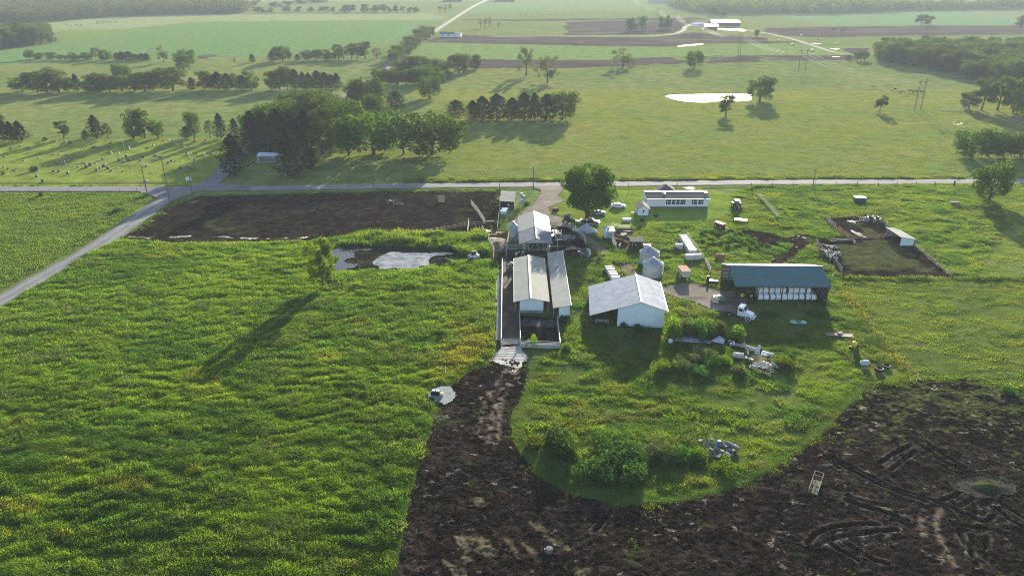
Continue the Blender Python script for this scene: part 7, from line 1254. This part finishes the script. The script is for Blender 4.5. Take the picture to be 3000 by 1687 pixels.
fence('small_gate', PL('k', (435,690),(520,700)), 1.1, 'rusty little gate beside the farm lane at the machine barn', P_RUST, 4, 2, .08, 'gate', .05)
fence('pasture_fence', PL('l', (760,-10),(1000,330),(1250,640),(1485,905)), 1.2, 'wire fence on thin posts along the right of the farmyard', W_DARK, 2, 4.5, .08, 'fence', .012)
fence('pasture_fence', PL('i', (870,1015),(1400,1022),(1900,1020),(2575,1028)), 1.2, 'wire fence across the pasture below the calf pens', W_DARK, 2, 5, .08, 'fence', .012)
fence('roadside_fence', PL('i', (0,150),(600,142),(1200,140),(1910,138)), 1.2, 'wire fence on wooden posts along the lower side of the road', W_DARK, 2, 7, .12, 'fence', .012)
fence('field_fence', PL('e', (100,575),(700,566),(1380,560)), 1.1, 'wire fence on posts below the road at the left', W_DARK, 2, 6, .1, 'fence', .012)
fence('border_fence', PL('a', (290,1408),(900,1400),(1600,1396),(2200,1396)), 1.1, 'thin wire fence along the far border of the cemetery', W_DARK, 2, 8, .1, 'fence', .012)
fence('pasture_fence', PL('d', (560,1128),(860,1140),(1100,1135)), 1.1, 'old wire fence on the bank in the right pasture', W_DARK, 2, 8, .14, 'fence', .03)
fence('stock_pen', PL('d', (1740,1115),(1850,1120),(1960,1118),(2010,1090)), 1.6, 'grey wooden stock pen before the right hand clump of trees', W_GREY, 4, 2.5, .14, 'fence', .1)
# concrete walls round the cattle yard and the alley
def curb(label, pts, h, w_=.18, rails=2):
    a, e = np.array(pts[0]), np.array(pts[1]); L = np.linalg.norm(e-a); ang = math.atan2(e[1]-a[1], e[0]-a[0]); m_ = (a+e)/2; t = thing('concrete_wall', label, 'wall', (m_[0], m_[1], 0), ang); part('wall', MB().box((0, 0, h/2), (L, w_, h)), M_CONW, t)
    if rails:
        b = MB()
        for k in range(rails): b.tube((-L/2, 0, h+.25+.3*k), (L/2, 0, h+.25+.3*k), .04, n=6)
        part('rails', b, M_GALV, t); n = max(2, round(L/2.6))
        for k in range(n+1): part('post', MB().tube((-L/2+L*k/n, 0, h-.1), (-L/2+L*k/n, 0, h+.3*rails), .05, n=6), M_GALV, t)
    return t
curb('low concrete wall with two rails across the front of the cattle yard', PL('j', (432,1022),(832,1036)), .8); curb('concrete wall on the right side of the cattle yard', PL('j', (802,750),(833,1030)), .85, rails=1); curb('concrete wall between the feed alley and the cattle yard', PL('j', (421,700),(431,1015)), .85, rails=1); curb('long pale topped wall on the outer side of the feed alley', PL('j', (247,158),(236,1025)), .75, .2, 1)
b = MB()
t = thing('pipe_gate', 'wide steel pipe gate closing the feed alley above the concrete apron', 'gate', at('j', 236, 1008), heading('j', 236, 1008, 432, 1006)); gl = np.linalg.norm(np.array(at('j', 236, 1008))-np.array(at('j', 432, 1006)))
for k in range(6): part('rail', MB().tube((.15, 0, .25+.24*k), (gl-.15, 0, .25+.24*k), .035, n=6), M_GALV, t)
for xx in (.15, gl*.5, gl-.15): part('stile', MB().tube((xx, 0, .2), (xx, 0, 1.5), .04, n=6), M_GALV, t)
for xx in (0, gl): part('gate_post', MB().tube((xx, 0, 0), (xx, 0, 1.7), .09, n=8), W_PALE, t)
t = thing('barn_gate', 'steel gate standing against the end wall of the long barn', 'gate', (at('j', 425, 705)[0], at('j', 425, 705)[1]-.25), 0)
for k in range(4): part('rail', MB().tube((.1, 0, .3+.28*k), (4.6, 0, .3+.28*k), .035, n=6), P_GREEN, t)
for xx in (.1, 1.6, 3.1, 4.6): part('stile', MB().tube((xx, 0, .25), (xx, 0, 1.2), .035, n=6), P_GREEN, t)
# ---------------------------------------------------------------- poles and wires
M_POLE = mat('weathered pole', (.16, .13, .11), .9, var=.2, scale=2); M_WIRE = mat('bright cable', (.32, .31, .27), .6, .0, var=.05)
def pole(c, u, v, ut, vt, label, arms=1, transformer=False, r=.15):
    x, y = at(c, u, v); h = height_at(c, ut, vt, x, y); t = thing('utility_pole', label, 'pole', (x, y)); part('pole', MB().tube((0, 0, -.2), (0, 0, h), r*1.15, r*.75, 8), M_POLE, t)
    for k in range(arms): part('crossarm', MB().box((0, 0, h-.5-.9*k), (2.4, .12, .14), rz=R(35)), M_POLE, t)
    if transformer: part('transformer', MB().lathe([(.2, 0), (.26, .05), (.26, .75), (.15, .85)], (.38, 0, h-2.2), 12), M_GALV, t)
    for k in (-1, 0, 1): part('insulator', MB().lathe([(.05, 0), (.07, .1), (.03, .2)], (k*.95*math.cos(R(35)) if arms else 0, k*.95*math.sin(R(35)) if arms else 0, h-.42 if arms else h), 6), M_TRIM, t)
    return (x, y, h)
p1 = pole('e', 1480, 572, 1422, 290, 'left pole of the three at the crossroads', 0); p2 = pole('e', 1712, 660, 1635, 210, 'tallest pole at the crossroads with two crossarms', 0); p3 = pole('e', 1937, 582, 1875, 290, 'right pole of the three at the crossroads', 1)
_o = [o for o in bpy.data.objects if o.get('label', '').startswith('tallest pole')][0]
for z in (p2[2]*.56, p2[2]*.52): part('crossarm', MB().box((0, 0, z), (2.6, .14, .14), rz=R(5)), M_POLE, _o)
p4 = pole('f', 1188, 552, 1180, 250, 'faint pole beside the road above the upper mud lot', 0, r=.13); p5 = pole('g', 837, 285, 832, -70, 'pole with white transformer at the mouth of the driveway', 0, True); p6 = pole('i', 583, 152, 610, -30, 'faint slanting pole at the roadside above the calf pens', 0, r=.12); p7 = pole('b', 857, 890, 857, 815, 'pole with crossarm at the end of the long hedgerow', 1); p8 = pole('r', 682, 175, 676, -60, 'thin pole at the corner of the upper cattle shed', 0, r=.11); p9 = pole('h', 460, 360, 465, 130, 'thin flagless pole on the lawn right of the great yard tree', 0, r=.07)
def cable(label, pts, sag, r=.05, m=None, name='power_cable'):
    q = []
    for a, b_ in zip(pts[:-1], pts[1:]):
        a, b_ = Vector(a), Vector(b_)
        for k in range(12): s = k/12; p = a.lerp(b_, s); p.z -= sag*4*s*(1-s); q.append(p)
    q.append(Vector(pts[-1])); c0 = q[0].copy(); o = solo(name, MB().path([p-c0 for p in q], r, 4), m or M_WIRE, label, 'cable', c0); return o
far_p = (*at('b', 1330, 520), 9.0); nxt = (*at('b', 1640, 300), 9.0)
cable('upper pale cable from the crossroads over the grove to the far road', [p1, p7, far_p, nxt], 1.2, .03); cable('lower pale cable from the crossroads over the grove to the far road', [p3, (p7[0]+1, p7[1], p7[2]-.3), (far_p[0]+1.2, far_p[1], 8.8), (nxt[0]+1.2, nxt[1], 8.8)], 1.3, .03)
cable('thin cable along the main road from the crossroads to the driveway pole', [p2, p4, p5, p6], 1.2, .025, M_POLE); cable('thin cable running left from the crossroads', [p2, (p2[0]-130, p2[1]+3, 11)], 1.5, .025, M_POLE); cable('thin cable dropping from the driveway pole to the two toned barn', [p5, (8.0, 184, 4.2)], .8, .022, M_POLE)
HF = []
for i, (c, a, b_, vt) in enumerate((('d', (1470,1115), (1562,1100), 797), ('d', (305,715), (365,712), 490), ('c', (2270,570), (2322,555), 328), ('c', (1875,405), (1932,395), 236), ('c', (1640,245), (1680,238), 140), ('c', (1453,165), (1486,162), 82), ('c', (1310,110), (1333,108), 42))):
    x0, y0 = at(c, *a); x1, y1 = at(c, *b_); h = height_at(c, 0, vt, x0, y0); t = thing('power_pylon', 'wooden H frame pylon, %s from the right along the transmission line' % ORD[i], 'pylon', (x0, y0)); t['group'] = 'H frame pylons of the transmission line'; dx, dy = x1-x0, y1-y0; L = math.hypot(dx, dy); dx, dy = dx/L*5.2, dy/L*5.2
    for q in ((0, 0), (dx, dy)): part('pole', MB().tube((q[0], q[1], 0), (q[0], q[1], h), .24, .16, 8), M_POLE, t)
    a0 = Vector((-dx*.5, -dy*.5, h-1.6)); a1 = Vector((dx*1.5, dy*1.5, h-1.6)); part('crossarm', MB().tube(a0, a1, .14, n=6), M_POLE, t); part('cross_brace', MB().tube((0, 0, h-2), (dx, dy, h-6), .07, n=5).tube((dx, dy, h-2), (0, 0, h-6), .07, n=5), M_POLE, t)
    for k in (0, .5, 1): part('insulator', MB().tube(a0.lerp(a1, k), a0.lerp(a1, k)-Vector((0, 0, 1.3)), .08, n=6), M_TRIM, t)
    HF.append((x0, y0, h, dx, dy))
d0 = (HF[0][0]-HF[1][0], HF[0][1]-HF[1][1]); HF = [(HF[0][0]+d0[0]*.95, HF[0][1]+d0[1]*.95, HF[0][2], HF[0][3], HF[0][4])]+HF; HF.append((*at('c', 1180, -20), HF[-1][2], HF[-1][3], HF[-1][4]))
for k, nm in ((-.5, 'left'), (.5, 'middle'), (1.5, 'right')): cable('%s conductor of the long transmission line crossing the right pastures' % nm, [(q[0]+q[3]*k, q[1]+q[4]*k, q[2]-2.9) for q in HF], 3.5, .042)
# ---------------------------------------------------------------- cemetery
M_ST = [mat('grey granite', (.22, .21, .22), .6, var=.15, scale=3), mat('dark granite', (.10, .09, .095), .4, var=.15, scale=3), mat('pale marble', (.50, .49, .46), .6, var=.12, scale=3), mat('reddish granite', (.20, .11, .09), .5, var=.15, scale=3)]
STN = {'y': [(205,365,50,40,1),(380,315,40,30,0),(585,370,60,45,0),(720,270,35,30,1),(1035,225,60,25,0),(1215,240,45,25,3),(1180,268,40,20,3),(1335,260,80,60,1),(1140,330,45,50,0),(1630,330,25,45,3),(1780,345,110,30,1),(1890,340,60,30,0),(2050,340,40,50,1),(2085,255,45,25,1),(2445,370,25,70,2),(2005,215,30,15,3),(85,525,35,45,1),(95,465,40,20,0),(990,480,30,20,1),(1115,475,25,25,1),(1250,480,35,25,1),(720,550,30,40,0),(445,590,40,15,0),(250,600,25,25,0),(1340,575,70,20,0),(1075,645,35,45,1),(1225,655,40,75,0),(2105,455,30,50,2),(2250,465,25,60,2),(2385,520,45,60,1),(1940,570,45,60,0),(1835,600,25,45,2),(2180,590,25,60,2),(2240,590,40,50,1),(2275,595,30,40,0),(2340,600,45,45,2),(2440,590,65,60,1),(2540,550,60,25,0),(1700,680,60,70,1),(1630,720,65,65,1),(1800,640,35,20,0),(1475,715,40,40,0),(1550,640,35,25,1),(1600,640,40,25,1),(1960,700,70,50,1),(2000,660,20,70,2),(1905,735,25,60,2),(1825,780,60,70,0),(2040,740,55,60,1),(2100,780,60,35,0),(705,795,45,35,0),(1005,795,45,45,1),(1110,795,50,50,1),(1280,840,50,60,1),(70,715,35,40,0),(150,745,30,30,1),(310,735,25,25,1),(315,795,20,40,2),(695,900,45,55,1),(805,985,50,60,1),(265,775,40,20,1),(815,695,40,15,1),(2455,735,25,30,1),(2225,725,14,25,2),(2310,790,30,15,1),(530,450,30,18,1),(1350,690,14,22,2),(1410,690,14,22,2)],
       'z': [(125,525,50,35,1),(75,595,50,35,0),(305,595,55,40,3),(445,530,80,40,1),(355,500,80,25,1),(190,695,50,40,0),(605,630,45,50,0),(650,595,60,30,1),(735,590,16,25,0),(855,590,18,35,2),(1095,590,40,55,0),(945,460,30,45,1),(985,490,20,60,2),(1040,480,25,45,2),(1135,460,30,45,1),(1285,490,22,60,2),(1420,460,45,25,3),(1475,355,35,60,1),(1310,205,40,30,1),(1095,220,50,30,0),(610,205,35,25,2),(690,210,40,25,2),(515,210,35,15,1),(310,310,30,35,1),(385,285,18,20,1),(205,350,60,20,1),(480,360,60,40,0),(905,335,50,25,2),(750,280,25,25,0),(845,275,50,30,0),(830,735,65,30,1),(280,820,35,25,0),(345,725,20,30,2),(620,815,25,25,2),(835,815,20,25,2),(730,775,12,25,0),(1000,555,12,20,1),(980,735,28,22,1),(1020,735,28,24,1),(1060,733,28,22,0),(1100,728,28,20,1),(185,975,45,40,2)]}
for c, L in STN.items():
    for i, (u, v, wp, hp, mi) in enumerate(L):
        x, y = at(c, u, v); zc = y*CP+CAMH*SP; wd = max(.35, wp*CR[c][2]*zc/FPX*.85); h = max(.35, height_at(c, u, v-hp, x, y)*.85); ob = h > wd*1.7 and h > 1.0; colr = ['grey', 'dark', 'pale', 'reddish'][mi]
        b = MB()
        if ob: b.box((0, 0, .15), (wd*1.2, wd*1.2, .3)); b.box((0, 0, .3+h*.42), (wd*.7, wd*.7, h*.84), taper=.55); b.box((0, 0, .3+h*.88), (wd*.38, wd*.38, h*.1), taper=.1)
        else:
            th = min(.35, wd*.5); b.box((0, 0, .08), (wd*1.15, th*1.6, .16)); n_ = 7; pr = [(-wd/2, .16), (wd/2, .16)]+[(wd/2*math.cos(math.pi*k/n_), h*.82+h*.18*math.sin(math.pi*k/n_)) for k in range(n_+1)]; b.extrude(pr, -th/2, th/2, 'y')
        zone = 'near the road' if v > 680 else ('in the middle rows' if v > 400 else 'by the far border'); side = 'left part' if (c == 'y' and u < 1300) else ('centre' if c == 'y' else 'right part')
        size = 'tall slender' if ob else ('large' if wd*h > 1.6 else ('wide low' if wd > h*1.5 else 'small upright'))
        solo('obelisk' if ob else 'headstone', b, M_ST[mi], '%s %s %s %s of the cemetery, %s' % (size, colr, 'obelisk' if ob else 'headstone', zone, side), 'gravestone', (x, y), R(_r.uniform(-12, 12)), 'gravestones of the cemetery')
x, y = at('z', 980, 990); t = thing('cemetery_sign', 'pale blank sided board standing at the cemetery corner by the crossroads', 'sign', (x, y+.3), R(14)); part('board', MB().box((0, 0, 1.1), (1.7, .1, 1.1)), P_WHITE, t)
for xx in (-.75, .75): part('post', MB().box((xx, .08, .8), (.1, .1, 1.6)), P_WHITE, t)
x, y = at('z', 2350 / 2576 * 0 + 1, 1) ; t = thing('flagpole', 'white flagpole rising among the far headstones', 'flagpole', at('y', 2350, 370)); part('pole', MB().tube((0, 0, 0), (0, 0, 6.5), .07, .04, 8), P_WHITE, t); part('flag', MB().box((.35, 0, 5.9), (.7, .03, .5)), mat('faded flag', (.32, .34, .42), .8, var=.2), t)
# mailbox and gate posts along the road
for c, u, v, lab in (('h', 1203, 212, 'dark mailbox on a post across the lawn by the road'), ('i', 8, 200, 'thick wooden corner post at the roadside right of the house'), ('i', 1915, 145, 'thick wooden post at the roadside before the ivy clad tree')):
    x, y = at(c, u, v); t = thing('mailbox' if 'mailbox' in lab else 'gate_post', lab, 'mailbox' if 'mailbox' in lab else 'post', (x, y)); part('post', MB().box((0, 0, .75), (.16, .16, 1.5) if 'mail' in lab else (.3, .3, 1.5)), W_DARK, t)
    part('box' if 'mailbox' in lab else 'cap', MB().box((0, 0, 1.6), (.3, .55, .3), taper=.85), W_DARK, t)
for i, (u, v) in enumerate(((245,458),(330,365),(200,340),(105,415),(515,405),(685,450),(445,518))):
    x, y = at('d', u, v); dup(first, (x, y), _r.uniform(0, 3), 'tiny pale round bale, %s of those scattered along the distant track' % ORD[i], (1.3, 1.3, 1.1), 'bales along the distant track')

# loose scrap along the line of roof sheets
SCR = smooth_line(PG('v', [(330, 300), (820, 300), (1240, 300), (1500, 360), (1720, 470), (1640, 600), (1900, 640), (2080, 580), (2200, 790), (1960, 860)]), 8)
for i in range(18):
    p = SCR[int((i+.5)/18*(len(SCR)-1))]+_r.normal(0, .35, 2); w_, d_ = _r.uniform(.5, 1.5), _r.uniform(.25, .7); b = MB(); b.box((0, 0, 0), (w_, d_, .05)); 
    if i % 3 == 0: b.tube((-w_*.6, d_*.4, .1), (w_*.7, -d_*.3, .25), .05, n=5)
    o = solo('scrap_piece', b, (M_SHEET, W_WOOD, P_RUST, M_SHEET2, W_DARK)[i % 5], '%s scrap piece, %s from the start of the scrap line' % (('bluish sheet', 'grey wooden', 'rusty', 'pale sheet', 'dark wooden')[i % 5], ORD[i]), 'scrap', (p[0], p[1], .45+.25*_r.random()), 0, 'scrap along the roof sheets'); o.rotation_euler = (_r.uniform(-.5, .5), _r.uniform(-.5, .5), _r.uniform(0, 3))
# ---------------------------------------------------------------- haze
HZ = MB().box((0, 2400, 33.5), (7000, 5400, 73)); hm = HZ.mesh('haze')
m, n, out = base_mat('haze air'); pv = n.nodes.new('ShaderNodeVolumePrincipled'); pv.inputs['Color'].default_value = (.53, .63, .76, 1); pv.inputs['Density'].default_value = .00016; pv.inputs['Anisotropy'].default_value = .2
n.links.new(pv.outputs[0], out.inputs['Volume'])
setting('haze', hm, m, 'stuff')
